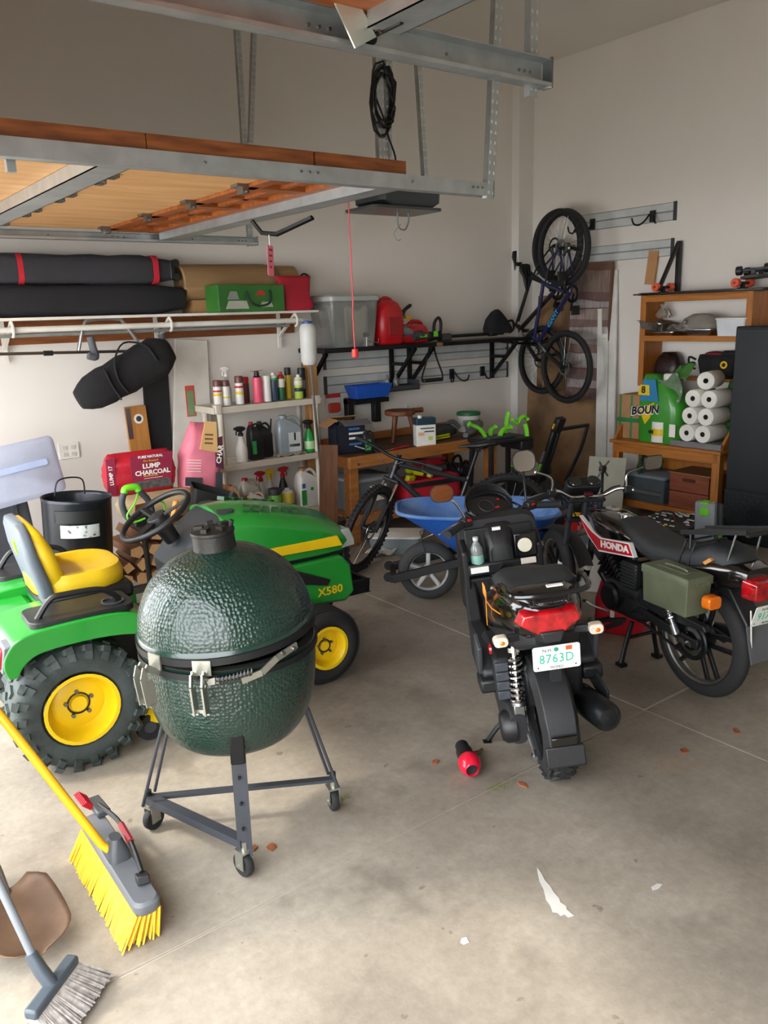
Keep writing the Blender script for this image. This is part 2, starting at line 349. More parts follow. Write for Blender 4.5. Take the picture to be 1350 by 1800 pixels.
MB().tube([(0, 0, 2.60), (.004, 0, 1.98), (0, 0, 1.93), (.004, 0, 1.72)], .0035, 6).build('cord', mat('red_cord', 'd94c57', .6), t)
MB().lathe([(.004, .02), (.018, .015), (.02, -.02), (.018, -.03), (.004, -.035)], 10).build('handle', mat('red_knob', 'd83020', .4), t, loc=(.004, 0, 1.70))
# near door (only its end is in view)
d = thing('garage_door', 'end of the nearest open wooden garage door at the top edge', 'garage door', (0, 0, 2.84))
MB().b2((.14, -.3, 0), (1.83, 2.33, .045)).build('door_panel', FIR, d)
MB().b2((1.72, -.3, -.05), (1.85, 2.3, -.046)).b2((1.846, -.3, -.05), (1.85, 2.3, .02)).b2((1.72, -.3, -.05), (1.724, 2.3, .0)).build('steel_strut', GALV, d)
MB().prism([(1.595, .005), (1.68, .03), (1.755, -.07), (1.67, -.115)], 2.30, 2.306).build('roller_plate', mat('bright_zinc', 'dfe6da', .3, .7), d)
MB().prism([(1.745, -.04), (1.77, -.06), (1.84, .03), (1.78, .06)], 2.29, 2.30).build('top_fixture', mat('bronze_bracket', '6b5a45', .35, .8), d)
MB().cyl((1.78, 2.2, -.05), (1.78, 2.36, -.05), .008, n=8).cyl((1.78, 2.36, -.05), (1.78, 2.39, -.05), .024, n=14).build('roller', BLK, d)
# ================================================================ LAWN TRACTOR
JG = mat('tractor_green', '1f8a2e', .28, coat=.5, var=.05); JY = mat('tractor_yellow', 'e3bd10', .38, var=.06); TGREY = mat('tractor_grey', '4a4d52', .55, bump=.1, bs=200)
SEATY = mat('seat_yellow', 'd9b414', .45, var=.1, vs=4, bump=.05, bs=200)
TIREM = mat('tractor_tyre', '2b3230', .7, col2='3c4543', vs=8, bump=.2, bs=60)
t = thing('lawn_tractor', 'green and yellow lawn tractor behind the green ceramic grill', 'tractor', (.90, 3.92, 0), -3)
def tyre_prof(R, r, w, k=.75):
    h = w/2
    return [(r, -h*.8), (r+.015, -h*.95), ((R+r)/2, -h), (R-.03, -h*.93), (R-.006, -h*.72), (R, -h*.3), (R, h*.3), (R-.006, h*.72), (R-.03, h*.93), ((R+r)/2, h), (r+.015, h*.95), (r, h*.8)]
def rim_prof(r, w):
    h = w/2
    return [(r+.004, -h*.98), (r-.012, -h*.98), (r-.02, -h*.8), (r-.028, -h*.5), (r*.72, -h*.35), (r*.62, -h*.42), (r*.3, -h*.42), (r*.3, -h*.35), (.001, -h*.35)]
def wheel(x, y, R, r, w, side, lugs, nb):
    T = MB().lathe(tyre_prof(R, r, w), 40, ax='Y', closed=True)
    if lugs:
        for i in range(nb):
            a = 2*PI*i/nb
            for row, (yy, ww, hh, off, sk) in enumerate(((-.40, .26, .032, 0, 25), (-.12, .2, .028, .5, -20), (.12, .2, .028, 0, 20), (.40, .26, .032, .5, -25))):
                aa = a+off*2*PI/nb
                T.box((0, 0, 0), (hh, w*ww, .034), M=Matrix.Rotation(aa, 4, 'Y') @ TM((R-.004-(.012 if abs(yy) > .3 else 0), yy*w, 0), (sk, 0, -28*(1 if yy > .3 else -1 if yy < -.3 else 0))), taper=.8)
            for s in (-1, 1):
                T.box((0, 0, 0), (.05, .02, .03), M=Matrix.Rotation(a+.06, 4, 'Y') @ TM((R-.032, s*w*.485, 0), (0, 0, -20*s)), taper=.8)
    else:
        for k in range(-3, 4): T.torus(R, .005, 40, 5, TM((0, k*w*.11, 0)))
    tr = T.build('tyre', TIREM if lugs else RUB, t, loc=(x, y, R))
    rm = MB().lathe([(a, b*-side) for a, b in rim_prof(r, w)], 32, ax='Y').build('wheel_rim', JY, t, loc=(x, y, R))
    s = side
    for k in range(5):
        a = 2*PI*k/5+.4; MB().cyl((.055*r/.15*math.cos(a), s*w*.2, .055*r/.15*math.sin(a)), (.055*r/.15*math.cos(a), s*w*.2+s*.018, .055*r/.15*math.sin(a)), .009*r/.15, n=6).build('lug_nut', STEEL, rm)
    MB().torus(r*.3, .004, 20, 6, TM((0, s*w*.21, 0))).build('hub_ring', BLK, rm)
    MB().cyl((0, s*w*.16, 0), (0, s*w*.25, 0), r*.24, r*.22, 16).build('hub_cap', JY, rm)
    MB().cyl((-r*.7, s*w*.2, r*.45), (-r*.72, s*w*.36, r*.47), .006, n=6).build('valve_stem', BLK, rm)
for s in (-1, 1):
    wheel(0, s*.40, .283, .158, .28, s, True, 22)
    wheel(1.27, s*.385, .205, .115, .17, s, False, 0)
# chassis, axle
MB().b2((-.2, -.18, .26), (1.2, .18, .46)).b2((-.22, -.2, .3), (.2, .2, .62)).b2((1.2, -.14, .3), (1.5, .14, .42)).build('chassis', BLK, t, bevel=.01)
MB().b2((1.24, -.36, .19), (1.30, .36, .25)).build('front_axle', BLKM, t)
MB().cyl((0, -.3, .295), (0, .3, .295), .04, n=10).build('rear_axle', BLKM, t)
# fenders
fo = cr([(-.27, .50), (-.285, .55), (-.27, .61), (-.21, .665), (-.05, .685), (.2, .68), (.33, .63), (.40, .53), (.41, .46)], 5)
fi = cr([(.37, .46), (.34, .52), (.27, .565), (.1, .59), (-.12, .585), (-.2, .55), (-.235, .5)], 4)
poly = [(p.x, p.y) for p in [V((a.x, a.y, 0)) for a in fo]+[V((a.x, a.y, 0)) for a in fi]]
for s in (-1, 1):
    f = MB().prism(poly, s*.14, s*.545).build('fender', JG, t, bevel=.05, seg=5)
    MB().prism([(-.31, .545), (-.255, .54), (-.235, .59), (-.25, .63), (-.29, .625)], s*.44, s*.525).build('tail_light', mat('tail_red', 'a82b35', .25), f, rot=(0, 0, 0), bevel=.008)
    MB().prism([(-.295, .53), (-.23, .525), (-.215, .60), (-.235, .645), (-.275, .64)], s*.43, s*.54).build('light_bezel', GREY, f, bevel=.006)
    MB().tube(cr([(-.12, s*.45, .70), (-.06, s*.45, .775), (.0, s*.45, .785), (.16, s*.44, .77), (.24, s*.42, .70)], 5), .014, 8).build('grab_handle', BLK, f)
    MB().prism([(x+.06, y+s*.40) for x, y in rrect(.44, .24, .05)], .675, .705, 'XY').build('fender_pad', BLK, f, bevel=.004)
    MB().lathe([(.045, .70), (.05, .712), (.042, .713), (.04, .70), (.001, .70)], 20, TM((.2, s*.44, 0))).build('cup_holder', DGREY, f)
MB().b2((-.30, -.2, .42), (-.05, .2, .64)).build('rear_panel', JG, t, bevel=.03)
MB().b2((-.05, -.2, .5), (.38, .2, .66)).build('seat_deck', JG, t, bevel=.02)
for s in (-1, 1): MB().b2((.36, s*.15, .30), (.95, s*.5, .335)).b2((.9, s*.15, .3), (.98, s*.44, .42)).build('foot_rest', TGREY, t, bevel=.008)
MB().b2((-.05, -.24, .64), (.36, .24, .715)).build('seat_base', BLK, t, bevel=.02)
def pad(rings): return MB().loft(rings)
def ringXY(cx, cy, w, h, z, r=.12, dz=0, n=7): return [(cx-.02+a*.9, cy+b*.95, z-.09+dz*a) for a, b in rrect(w, h, r, n)]
MB().loft([ringXY(.165, 0, .40, .42, .775, .14), ringXY(.165, 0, .46, .48, .80, .16), ringXY(.165, 0, .47, .49, .85, .17), ringXY(.165, 0, .44, .45, .885, .16), ringXY(.165, 0, .34, .34, .885, .13), ringXY(.16, 0, .30, .30, .868, .11)]).build('seat_cushion', SEATY, t, ang=60)
MB().loft([ringXY(.165, 0, .40, .42, .745, .13), ringXY(.165, 0, .455, .475, .76, .16), ringXY(.165, 0, .455, .475, .79, .16)]).build('seat_pan', BLK, t)
def ringB(z, x, w, d, r): return [(x+a, b, z) for a, b in rrect(d, w, r, 6)]
Mb = Matrix.Translation((-.015, 0, .71)) @ Matrix.Rotation(math.radians(-9), 4, 'Y')
MB().loft([ringB(.0, .045, .36, .07, .03), ringB(.05, .05, .42, .09, .04), ringB(.2, .035, .43, .085, .04), ringB(.29, .02, .36, .06, .03), ringB(.33, .005, .24, .035, .016)], M=Mb).build('backrest', SEATY, t, ang=60)
MB().loft([ringB(-.08, -.0, .40, .06, .025), ringB(.05, -.005, .46, .06, .025), ringB(.2, -.02, .46, .055, .025), ringB(.30, -.02, .4, .05, .02), ringB(.345, -.02, .26, .04, .015)], M=Mb).build('back_shell', mat('seat_shell', '5a626b', .5, bump=.1, bs=150), t, ang=60)
MB().b2((-.052, -.03, .19), (-.045, .03, .25), M=Mb).build('maker_badge', mat('badge_green', '8fc51d', .5), t)
# steering column, wheel
Ms = TM((.57, 0, .955), (0, -30, 0))
MB().torus(.19, .0155, 40, 10, Ms, ax='Z').build('steering_wheel', BLK, t)
sp = MB()
for a in (90, 210, 330): sp.bar(Ms @ V((0, 0, -.02)), Ms @ V((.18*math.cos(math.radians(a)), .18*math.sin(math.radians(a)), 0)), .04, .016, (0, 0, 1))
sp.lathe([(.001, .005), (.05, 0), (.06, -.03), (.045, -.1), (.04, -.16)], 16, Ms); sp.build('wheel_spokes', BLK, t, bevel=.003)
MB().loft([[(.72+a*.9, b*1.0, .45) for a, b in rrect(.22, .34, .05)], [(.74+a, b, .70) for a, b in rrect(.30, .42, .05)], [(.80+a*.8, b*.9, .84) for a, b in rrect(.26, .42, .06)], [(.86+a*.5, b*.85, .92) for a, b in rrect(.22, .40, .06)], [(.90+a*.4, b*.8, .955) for a, b in rrect(.2, .4, .05)]]).build('dash_console', mat('dash_grey', '33363a', .5, bump=.1, bs=200), t, bevel=.004)
MB().bar((.61, -.225, .71), (.75, -.24, .82), .05, .03).build('orange_lever', mat('orange_plastic', 'f08a1a', .4), t, bevel=.008)
for p in ((.74, -.215, .875), (.80, -.215, .895)): MB().lathe([(.001, .02), (.022, .018), (.024, 0), (.014, -.02), (.012, -.04)], 12, TM(p)).build('yellow_knob', JY, t)
MB().bar((.70, .14, .86), (.74, .16, .98), .03, .02).build('throttle_lever', mat('orange_plastic', 'f08a1a', .4), t, bevel=.006)
MB().cyl((.84, -.235, .80), (.86, -.26, .82), .012, n=8).build('hood_latch', CHR, t)
# hood
hs = [(.84, .235, .955, .66, .05), (.95, .25, .96, .66, .06), (1.15, .255, .935, .655, .08), (1.35, .25, .885, .65, .09), (1.5, .235, .825, .65, .085), (1.57, .21, .765, .655, .06), (1.60, .18, .70, .66, .03)]
def hring(x, hw, zt, zb, r):
    o = [(x, -hw, zb)]; n = 6
    for i in range(n+1): a = PI-PI/2*i/n; o.append((x, -hw*.93+r*1.3*math.cos(a)+r*1.1-.02, zt-.02-r+r*math.sin(a)))
    o.append((x, -hw*.35, zt)); o.append((x, 0, zt+.008)); o.append((x, hw*.35, zt))
    for i in range(n+1): a = PI/2-PI/2*i/n; o.append((x, hw*.93+r*1.3*math.cos(a)-r*1.1+.02, zt-.02-r+r*math.sin(a)))
    o.append((x, hw, zb)); return o
MB().loft([hring(*h) for h in hs]).build('hood', JG, t, ang=30)
for s in (-1, 1):
    v = MB()
    for i in range(6): v.box((1.0+i*.055, s*.15, .955-.012*i), (.036, .05, .02), (0, 12, s*25))
    v.build('hood_vents', mat('vent_green', '0d4a18', .4), t)
    MB().prism([(1.0, .70), (1.5, .685), (1.47, .745), (1.05, .745)], s*.235, s*.272).build('yellow_stripe', JY, t, bevel=.003)
    MB().prism([(1.5, .655), (1.605, .66), (1.6, .70), (1.57, .765), (1.51, .76)], s*.14, s*.236).build('headlight', mat('lamp_lens', 'b9bdb8', .12, trans=.3), t, bevel=.01)
    sd = MB().prism([(1.02, .62), (1.50, .625), (1.56, .56), (1.58, .40), (1.52, .35), (1.3, .37), (1.08, .45)], s*.17, s*.25).build('side_panel', JG, t, bevel=.015)
    MB().prism([(1.14, .60), (1.20, .60), (1.42, .50), (1.40, .47), (1.2, .52), (1.12, .56)], s*.245, s*.262).build('side_vent', BLK, sd, bevel=.004)
text('model_number', 'X580', .065, JY, t, FACE((1.42, -.2525, .435), (1, 0, 0), (0, 0, 1)), sx=1.1, bold=.001)
MB().b2((.9, -.22, .62), (1.55, .22, .66)).b2((1.54, -.2, .38), (1.585, .2, .66)).build('engine_bay', BLK, t, bevel=.01)
g = MB()
for i in range(7): g.b2((1.58, -.18, .40+i*.035), (1.60, .18, .418+i*.035))
g.build('grille', BLK, t)
MB().b2((1.5, -.22, .36), (1.70, -.19, .44)).b2((1.5, .19, .36), (1.70, .22, .44)).b2((1.67, -.22, .36), (1.70, .22, .44)).build('front_bumper', BLKM, t, bevel=.006)
# mower deck
MB().loft([[(.62+a, b, z) for a, b in rrect(w, h, .2, 5)] for z, w, h in ((.10, .68, 1.16), (.22, .66, 1.14), (.26, .5, .95), (.27, .45, .9))]).build('mower_deck', JY, t)
for x, y in ((.30, -.44), (.93, -.50), (.30, .44)):
    MB().lathe([(.03, -.025), (.06, -.025), (.065, 0), (.06, .025), (.03, .025)], 20, ax='Y', closed=True).build('gauge_wheel', RUB, t, loc=(x, y, .066))
    MB().lathe([(.001, -.02), (.032, -.02), (.032, .02), (.001, .02)], 12, ax='Y').build('gauge_hub', DGREY, t, loc=(x, y, .066))
    MB().bar((x, y, .066), (x, y, .24), .02, .03).build('gauge_arm', JY, t)
# ================================================================ CERAMIC GRILL
def eggmat():
    m = mat('grill_glaze', '0f2a22', .27, coat=.35, var=.08); nt = m.node_tree; N, L = nt.nodes, nt.links; b = N['Principled BSDF']
    tc = N.new('ShaderNodeTexCoord'); vo = N.new('ShaderNodeTexVoronoi'); vo.feature = 'F1'; vo.inputs['Scale'].default_value = 80; vo.inputs['Randomness'].default_value = .55
    nz = N.new('ShaderNodeTexNoise'); nz.inputs['Scale'].default_value = 9; mx = N.new('ShaderNodeMix'); mx.data_type = 'VECTOR'; mx.inputs[0].default_value = .006
    L.new(tc.outputs['Object'], mx.inputs[4]); L.new(nz.outputs['Color'], mx.inputs[5]); L.new(mx.outputs[1], vo.inputs['Vector'])
    bp = N.new('ShaderNodeBump'); bp.inputs['Strength'].default_value = .5; bp.inputs['Distance'].default_value = .01; bp.invert = False
    L.new(vo.outputs['Distance'], bp.inputs['Height']); L.new(bp.outputs[0], b.inputs['Normal']); return m
EGG = eggmat(); EGGS = mat('grill_rim_glaze', '0f2a22', .25, coat=.35, var=.08); FELT = mat('felt_gasket', '17150f', .95); NEST = mat('nest_paint', '33363c', .42, var=.12); BAND = mat('band_steel', '1c1d1f', .4, .4)
t = thing('ceramic_grill', 'dark green dimpled egg-shaped ceramic grill on a wheeled stand', 'grill', (1.167, 2.50, 0), 0)
def sm(pts, n=4): return [(p.x, p.y) for p in cr([(a, b, 0) for a, b in pts], n)]
MB().lathe(sm([(.001, .452), (.15, .453), (.215, .466), (.258, .52), (.285, .59), (.298, .66), (.303, .74)], 4)+[(.303, .775)], 56).build('base_shell', EGG, t, ang=60)
MB().lathe([(.303, .772), (.307, .776), (.308, .806), (.300, .812), (.27, .812), (.27, .74)], 56).build('base_rim', EGGS, t)
MB().lathe([(.306, .785), (.313, .786), (.313, .808), (.306, .809)], 56, closed=True).build('base_band', BAND, t)
MB().lathe([(.268, .811), (.300, .812), (.300, .817), (.268, .817)], 48, closed=True).build('felt_gasket', FELT, t)
# lid, hinged at the left, raised a little on the other side
hz = V((-.33, .03, .815)); axis = V((.09, 1, 0)).normalized()
ML = Matrix.Translation(hz) @ Matrix.Rotation(math.radians(-4.2), 4, axis) @ Matrix.Translation(-hz)
lid = MB().lathe(sm([(.303, .868), (.299, .90), (.281, .96), (.238, 1.03), (.17, 1.085), (.10, 1.115), (.066, 1.125)], 5), 56, ML).build('lid', EGG, t, ang=60)
MB().lathe([(.27, .85), (.27, .824), (.300, .824), (.308, .830), (.308, .862), (.303, .869)], 56, ML).build('lid_rim', EGGS, lid)
MB().lathe([(.306, .826), (.314, .827), (.314, .852), (.306, .853)], 56, ML, closed=True).build('lid_band', BAND, lid)
MB().lathe([(.10, 1.113), (.074, 1.122), (.072, 1.135), (.071, 1.175), (.05, 1.18), (.05, 1.14)], 28, ML).build('chimney_collar', mat('cast_iron', '24231f', .5, .4, bump=.15, bs=90), lid)
cp = MB().lathe([(.074, 1.175), (.076, 1.18), (.074, 1.187), (.05, 1.192), (.001, 1.194)], 28, ML)
for k in range(5):
    a = k*2*PI/5; cp.box((.045*math.cos(a), .045*math.sin(a), 1.197), (.03, .022, .014), (0, 0, math.degrees(a)), M=ML)
cp.build('daisy_wheel_cap', mat('cast_iron', '24231f', .5), lid)
MB().tube([ML @ V((.055, -.03, 1.19)), ML @ V((.06, -.035, 1.212))], .008, 8).build('cap_knob', BLK, lid)
# hinge brackets and spring arms
for az, dz in ((195, 0), (228, 0)):
    a = math.radians(az); r = V((math.cos(a), math.sin(a), 0)); tn = V((-math.sin(a), math.cos(a), 0)); mb = MB()
    o = r*.315
    for s in (-1, 1):
        q = [o+tn*.018*s+V((0, 0, z))+r*e for e, z in ((0, .80), (.05, .835), (.062, .80), (.05, .70), (.03, .70), (.04, .79))]
        for a_, b_ in zip(q[:-1], q[1:]): mb.bar(a_, b_, .006, .022, r)
    mb.bar(o+r*.035+V((0, 0, .705))+tn*-.02, o+r*.035+V((0, 0, .705))+tn*.02, .012, .012)
    mb.bar(o+V((0, 0, .835))+tn*-.03, o+V((0, 0, .835))+tn*.03, .05, .006, r); mb.build('hinge_bracket', mat('zinc', 'a8a89e', .35, .85), t)
def onring(az, z, r=.318): a = math.radians(az); return V((r*math.cos(a), r*math.sin(a), z))
MB().tube([onring(236, .795), onring(247, .80), onring(256, .806)], .011, 8).build('lid_spring', mat('spring_dark', '3a3a38', .35, .8), t)
cs = MB(); P = cr([onring(236+i*2, .795+.0011*i*2, .329) for i in range(11)], 1)
for p in P: cs.torus(.012, .0022, 12, 5, TM(p, (0, 0, 60)), ax='Y')
cs.build('spring_coils', STEEL, t)
for a0, z0, a1, z1 in ((250, .785, 262, .80), (262, .80, 272, .835), (272, .835, 287, .852), (231, .79, 237, .797)):
    MB().bar(onring(a0, z0, .324), onring(a1, z1, .324), .006, .022).build('lid_arm', mat('zinc', 'a8a89e', .35, .85), t)
for a in (276, 284): MB().cyl(onring(a, .846, .325), onring(a, .846, .333), .007, n=8).build('rivet', STEEL, t)
# nest
Fp, Lp, Rp = V((1.067-1.167, 2.30-2.50, 0)), V((.912-1.167, 2.778-2.5, 0)), V((1.522-1.167, 2.425-2.5, 0))
zf = .135
def lift(p, z): return V((p.x, p.y, z))
fr = MB().bar(lift(Lp, zf), lift(Fp, zf), .038, .03).bar(lift(Lp, zf+.005), lift(Rp, zf+.005), .03, .012).build('base_bar', NEST, t)
ft = V((Fp.x*1.0, Fp.y*1.0, 0)); tp = V((-.105, -.215, .56))
MB().bar(lift(Fp, .09), tp+V((0, 0, -.08)), .045, .012, (Fp.x, Fp.y, 0)).bar(lift(Fp, .09)+V((.02, -.01, 0)), tp+V((.02, -.01, -.08)), .01, .04, (Fp.x, Fp.y, 0)).build('front_leg', NEST, t)
MB().bar(tp+V((-.008, -.02, -.10)), tp+V((-.012, -.032, .03)), .05, .014, (Fp.x, Fp.y, 0)).build('leg_plate', BLKM, t, bevel=.006)
for z in (.2, .3, .4): q = lift(Fp, .09).lerp(tp, (z-.09)/.47)+V((-.004, -.011, 0)); MB().cyl(q, q+V((-.003, -.006, 0)), .006, n=8).build('bolt', BLKM, t)
for P, e in ((Lp, 1), (Rp, -1)):
    d = P.normalized(); s = V((-d.y, d.x, 0))
    topp = d*.255+V((0, 0, .52))
    for k in (-1, 1):
        MB().tube([P*(1.0)+s*.05*k+V((0, 0, zf)), topp+s*.035*k], .0065, 8).build('leg_rod', NEST, t)
    MB().bar(topp+s*-.05, topp+s*.05, .03, .02).bar(topp, topp+V((0, 0, .12))+d*.045, .045, .01, d).build('leg_plate', BLKM, t, bevel=.003)
    MB().cyl(P+V((0, 0, zf)), P+V((0, 0, zf+.035)), .013, n=10).build('leg_cap', BLK, t)
for P, yawc in ((Fp, 100), (Lp, 20), (Rp, 75)):
    M = TM(P, (0, 0, yawc)); R = .046
    MB().lathe([(.015, -.012), (R-.004, -.014), (R, -.008), (R, .008), (R-.004, .014), (.015, .012)], 24, M @ TM((.012, 0, R)), ax='Y', closed=True).build('caster_wheel', RUB, t)
    MB().b2((-.012, -.022, .035), (.03, -.018, .105), M=M).b2((-.012, .018, .035), (.03, .022, .105), M=M).b2((-.02, -.024, .1), (.03, .024, .108), M=M).cyl((0, 0, .1), (0, 0, .14), .012, n=8, M=M).cyl((.012, -.025, R), (.012, .025, R), .007, n=8, M=M).build('caster_fork', mat('zinc', 'a8a89e', .35, .85), t)
# ================================================================ MOPED
MP = mat('moped_matte', '212224', .5, bump=.12, bs=220); MG = mat('moped_gloss', '14120f', .14, coat=.8); SEATB = mat('seat_vinyl', '26282a', .62, bump=.2, bs=240)
LENS = mat('red_lens', 'a50e18', .1, trans=.1, coat=.8, var=.5, vs=26); CLR = mat('clear_lens', 'ecdcc8', .15, trans=.2, coat=.5); AMB = mat('amber_lens', 'e8740c', .15, trans=.15, coat=.5)
MIRR = mat('mirror_glass', 'c8c8c4', .02, 1, var=0); PLATE = mat('plate_white', 'e9eee6', .4); TEAL = mat('plate_green', '2fae8f', .5); DGRN = mat('plate_dark', '1f3a38', .5); STK = mat('orange_sticker', 'e4572b', .5)
def ring(x, zc, w, h, r, n=4, yc=0): return [(x, yc+a, zc+b) for a, b in rrect(w, h, r, n)]
def ring2(x, pts): return [(x, a, b) for a, b in pts]
def road_tyre(T, R, w, n=40, depth=None):
    d = depth or w*.8; pr = []
    for i in range(13):
        a = PI*(i/12); pr.append((R-d+d*math.sin(a), -w/2*math.cos(a)))
    return T.lathe(pr+[(R-d-.01, w*.4), (R-d-.01, -w*.4)], n, ax='Y', closed=True)
def number_plate(t, M, num, w=.18, h=.105):
    p = MB().prism(rrect(w, h, .01), -.0015, .0015, 'XY', M=M).build('number_plate', PLATE, t)
    up = lambda s, x, y, sz, m, **k: text('plate_lettering', s, sz, m, p, M @ TM((x, y, .002)), ext=.0004, **k)
    up('N.H.', -.034*w/.18, .035, .02, DGRN); up(num, 0, -.004, .056, TEAL, sx=.82, spacing=1.08); up('MOPED', 0, -.042, .0155, DGRN)
    MB().lathe([(.001, .0024), (.009, .0022), (.009, .001)], 16, M @ TM((0, .036, 0))).build('state_emblem', mat('emblem_green', '2c8f7c', .5), p)
    MB().b2((.036, .028, .001), (.06, .046, .0025), M=M).build('month_sticker', STK, p); MB().b2((.014, .029, .001), (.03, .045, .0022), M=M).build('year_sticker', PAPER, p)
    for x in (-.072, .072): MB().cyl((x, -.038, 0), (x, -.038, .003), .003, n=8, M=M).build('plate_bolt', BLK, p)
    return p
t = thing('moped', 'black scooter moped in the middle of the floor with white number plate and rack', 'moped', (2.398, 2.062, 0), rot=(-6, 0, 55))
R = .245
T = road_tyre(MB(), R, .125, depth=.085)
for i in range(26):
    a = 2*PI*i/26
    for s, o in ((-1, 0), (1, .5)):
        for yy, ww, sk in ((.018, .03, 25), (.046, .022, -15)):
            b = a+o*2*PI/26; T.box((0, 0, 0), (.012, ww, .034), M=Matrix.Rotation(b, 4, 'Y') @ TM((R-.007-(.014 if yy > .03 else 0), yy*s, 0), (sk*s, 0, (-35 if yy > .03 else -8)*s)))
rt_ = T.build('rear_tyre', RUB, t, loc=(0, 0, R))
MB().lathe([(.155, -.05), (.15, -.03), (.12, -.02), (.05, -.035), (.001, -.035)], 24, ax='Y').lathe([(.155, .05), (.15, .03), (.12, .02), (.05, .035), (.001, .035)], 24, ax='Y').build('rear_rim', BLKM, t, loc=(0, 0, R))
f = road_tyre(MB(), R, .11, depth=.085).build('front_tyre', RUB, t, loc=(1.2, .0, R), rot=(0, 0, 22)); MB().lathe([(.155, -.045), (.15, -.02), (.05, -.03), (.001, -.03)], 24, ax='Y').lathe([(.155, .045), (.15, .02), (.05, .03), (.001, .03)], 24, ax='Y').build('front_rim', BLKM, t, loc=(1.2, 0, R))
# rear hugger fender
fr = []
for i in range(15):
    a = math.radians(72+i*8.2); c, s = math.cos(a), math.sin(a); r0 = R+.028; w = .155 if i < 11 else .15
    px, pz = c*r0, R+s*r0; qx, qz = c*(r0-.045), R+s*(r0-.045); ix, iz = c*(r0-.012), R+s*(r0-.012)
    fr.append([(qx, -w/2, qz), (px, -w/2+.02, pz), (px, 0, pz+.004), (px, w/2-.02, pz), (qx, w/2, qz), (qx*.99, w/2-.008, qz), (ix, w/2-.025, iz), (ix, -w/2+.025, iz), (qx*.99, -w/2+.008, qz)])
hg = MB().loft(fr).build('rear_fender', MP, t, bevel=.003)
MB().box((-.279, 0, .30), (.014, .1, .04), (0, -12, 0)).build('fender_reflector', MG, hg, bevel=.004)
MB().box((-.278, 0, .235), (.016, .15, .08), (0, 10, 0)).box((-.272, 0, .195), (.03, .155, .012)).build('mud_flap', MP, t, bevel=.005)
# engine / transmission case on the left
MB().loft([ring(-.06, .25, .07, .13, .03, yc=.135), ring(0, .25, .085, .17, .04, yc=.135), ring(.14, .27, .09, .16, .04, yc=.14), ring(.36, .30, .09, .16, .04, yc=.13), ring(.44, .32, .06, .11, .03, yc=.11)]).build('gearbox_case', MP, t, bevel=.004)
MB().lathe([(.001, .03), (.055, .028), (.068, .01), (.07, -.03)], 20, TM((-.01, .175, .245)), ax='Y').build('case_cover', BLK, t)
MB().b2((.02, .09, .34), (.36, .20, .53)).build('air_box', MP, t, bevel=.02)
for k in range(4): MB().b2((-.002, .145, .36+k*.042), (.02, .197, .398+k*.042)).build('air_box_rib', mat('rib_grey', '3a3e45', .45), t, bevel=.004)
MB().b2((.0, -.16, .30), (.4, .09, .5)).build('engine', BLK, t, bevel=.02)
# shock absorber
p0, p1 = V((-.045, .125, .30)), V((.03, .11, .60)); d = (p1-p0)
MB().cyl(p0+d*.1, p0+d*.95, .012, n=10).build('shock_rod', CHR, t)
sp = [p0+d*(.2+.62*i/96)+(V((1, 0, 0))*math.cos(2*PI*i/12)+V((0, 1, 0))*math.sin(2*PI*i/12))*.027 for i in range(97)]
MB().tube(sp, .0065, 6).build('shock_spring', CHR, t)
MB().box(p0+d*.06, (.03, .045, .07)).cyl(p0+d*.14, p0+d*.2, .03, n=14).build('shock_mount', ALU, t, bevel=.004)
MB().cyl(p0+d*.86, p0+d*.92, .03, n=14).build('shock_cap', CHR, t)
MB().tube([(-.05, .1, .23), (-.09, .09, .17), (-.08, .085, .13)], .009, 6).box((-.085, .09, .13), (.03, .02, .02)).build('brake_lever_arm', ALU, t)
# exhaust on the right
MB().lathe([(.001, -.27), (.035, -.265), (.058, -.235), (.062, -.1), (.06, .08), (.04, .14), (.02, .2)], 20, TM((-.0, -.165, .24), (0, 90+12, 4))).build('muffler', BLKM, t)
MB().box((.02, -.225, .30), (.22, .012, .09), (0, -12, 4)).build('muffler_shield', MP, t, bevel=.005)
# tail body
tb = MB().loft([ring(-.30, .66, .13, .10, .04), ring(-.26, .66, .24, .16, .06), ring(-.15, .655, .32, .20, .08), ring(.05, .595, .36, .22, .09), ring(.26, .525, .35, .24, .09), ring(.42, .455, .30, .26, .08), ring(.47, .44, .26, .24, .07)])
tb.build('tail_body', MG, t, ang=50)
MB().loft([ring(-.27, .575, .12, .06, .02), ring(-.2, .56, .26, .10, .03), ring(.1, .50, .30, .16, .04), ring(.4, .45, .3, .2, .04)]).build('under_tail', MP, t, bevel=.004)
tl = MB().loft([[(-.318, y, z) for y, z in ((-.10, .695), (0, .70), (.10, .695), (.115, .66), (.05, .615), (0, .605), (-.05, .615), (-.115, .66))], [(-.27, y*1.08, z) for y, z in ((-.10, .71), (0, .717), (.10, .71), (.125, .66), (.055, .605), (0, .595), (-.055, .605), (-.125, .66))]]).build('tail_light', LENS, t, bevel=.006)
MB().loft([[(-.33, y, z) for y, z in ((-.045, .625), (.045, .625), (.03, .58), (-.03, .58))], [(-.26, y, z) for y, z in ((-.07, .625), (.07, .625), (.06, .57), (-.06, .57))]]).build('plate_holder', MP, t, bevel=.006)
number_plate(t, FACE((-.335, -.005, .525), (0, -1, 0), (-.16, 0, 1)), '8763D')
MB().b2((-.325, -.02, .42), (-.30, .02, .5)).build('plate_bracket', BLK, t)
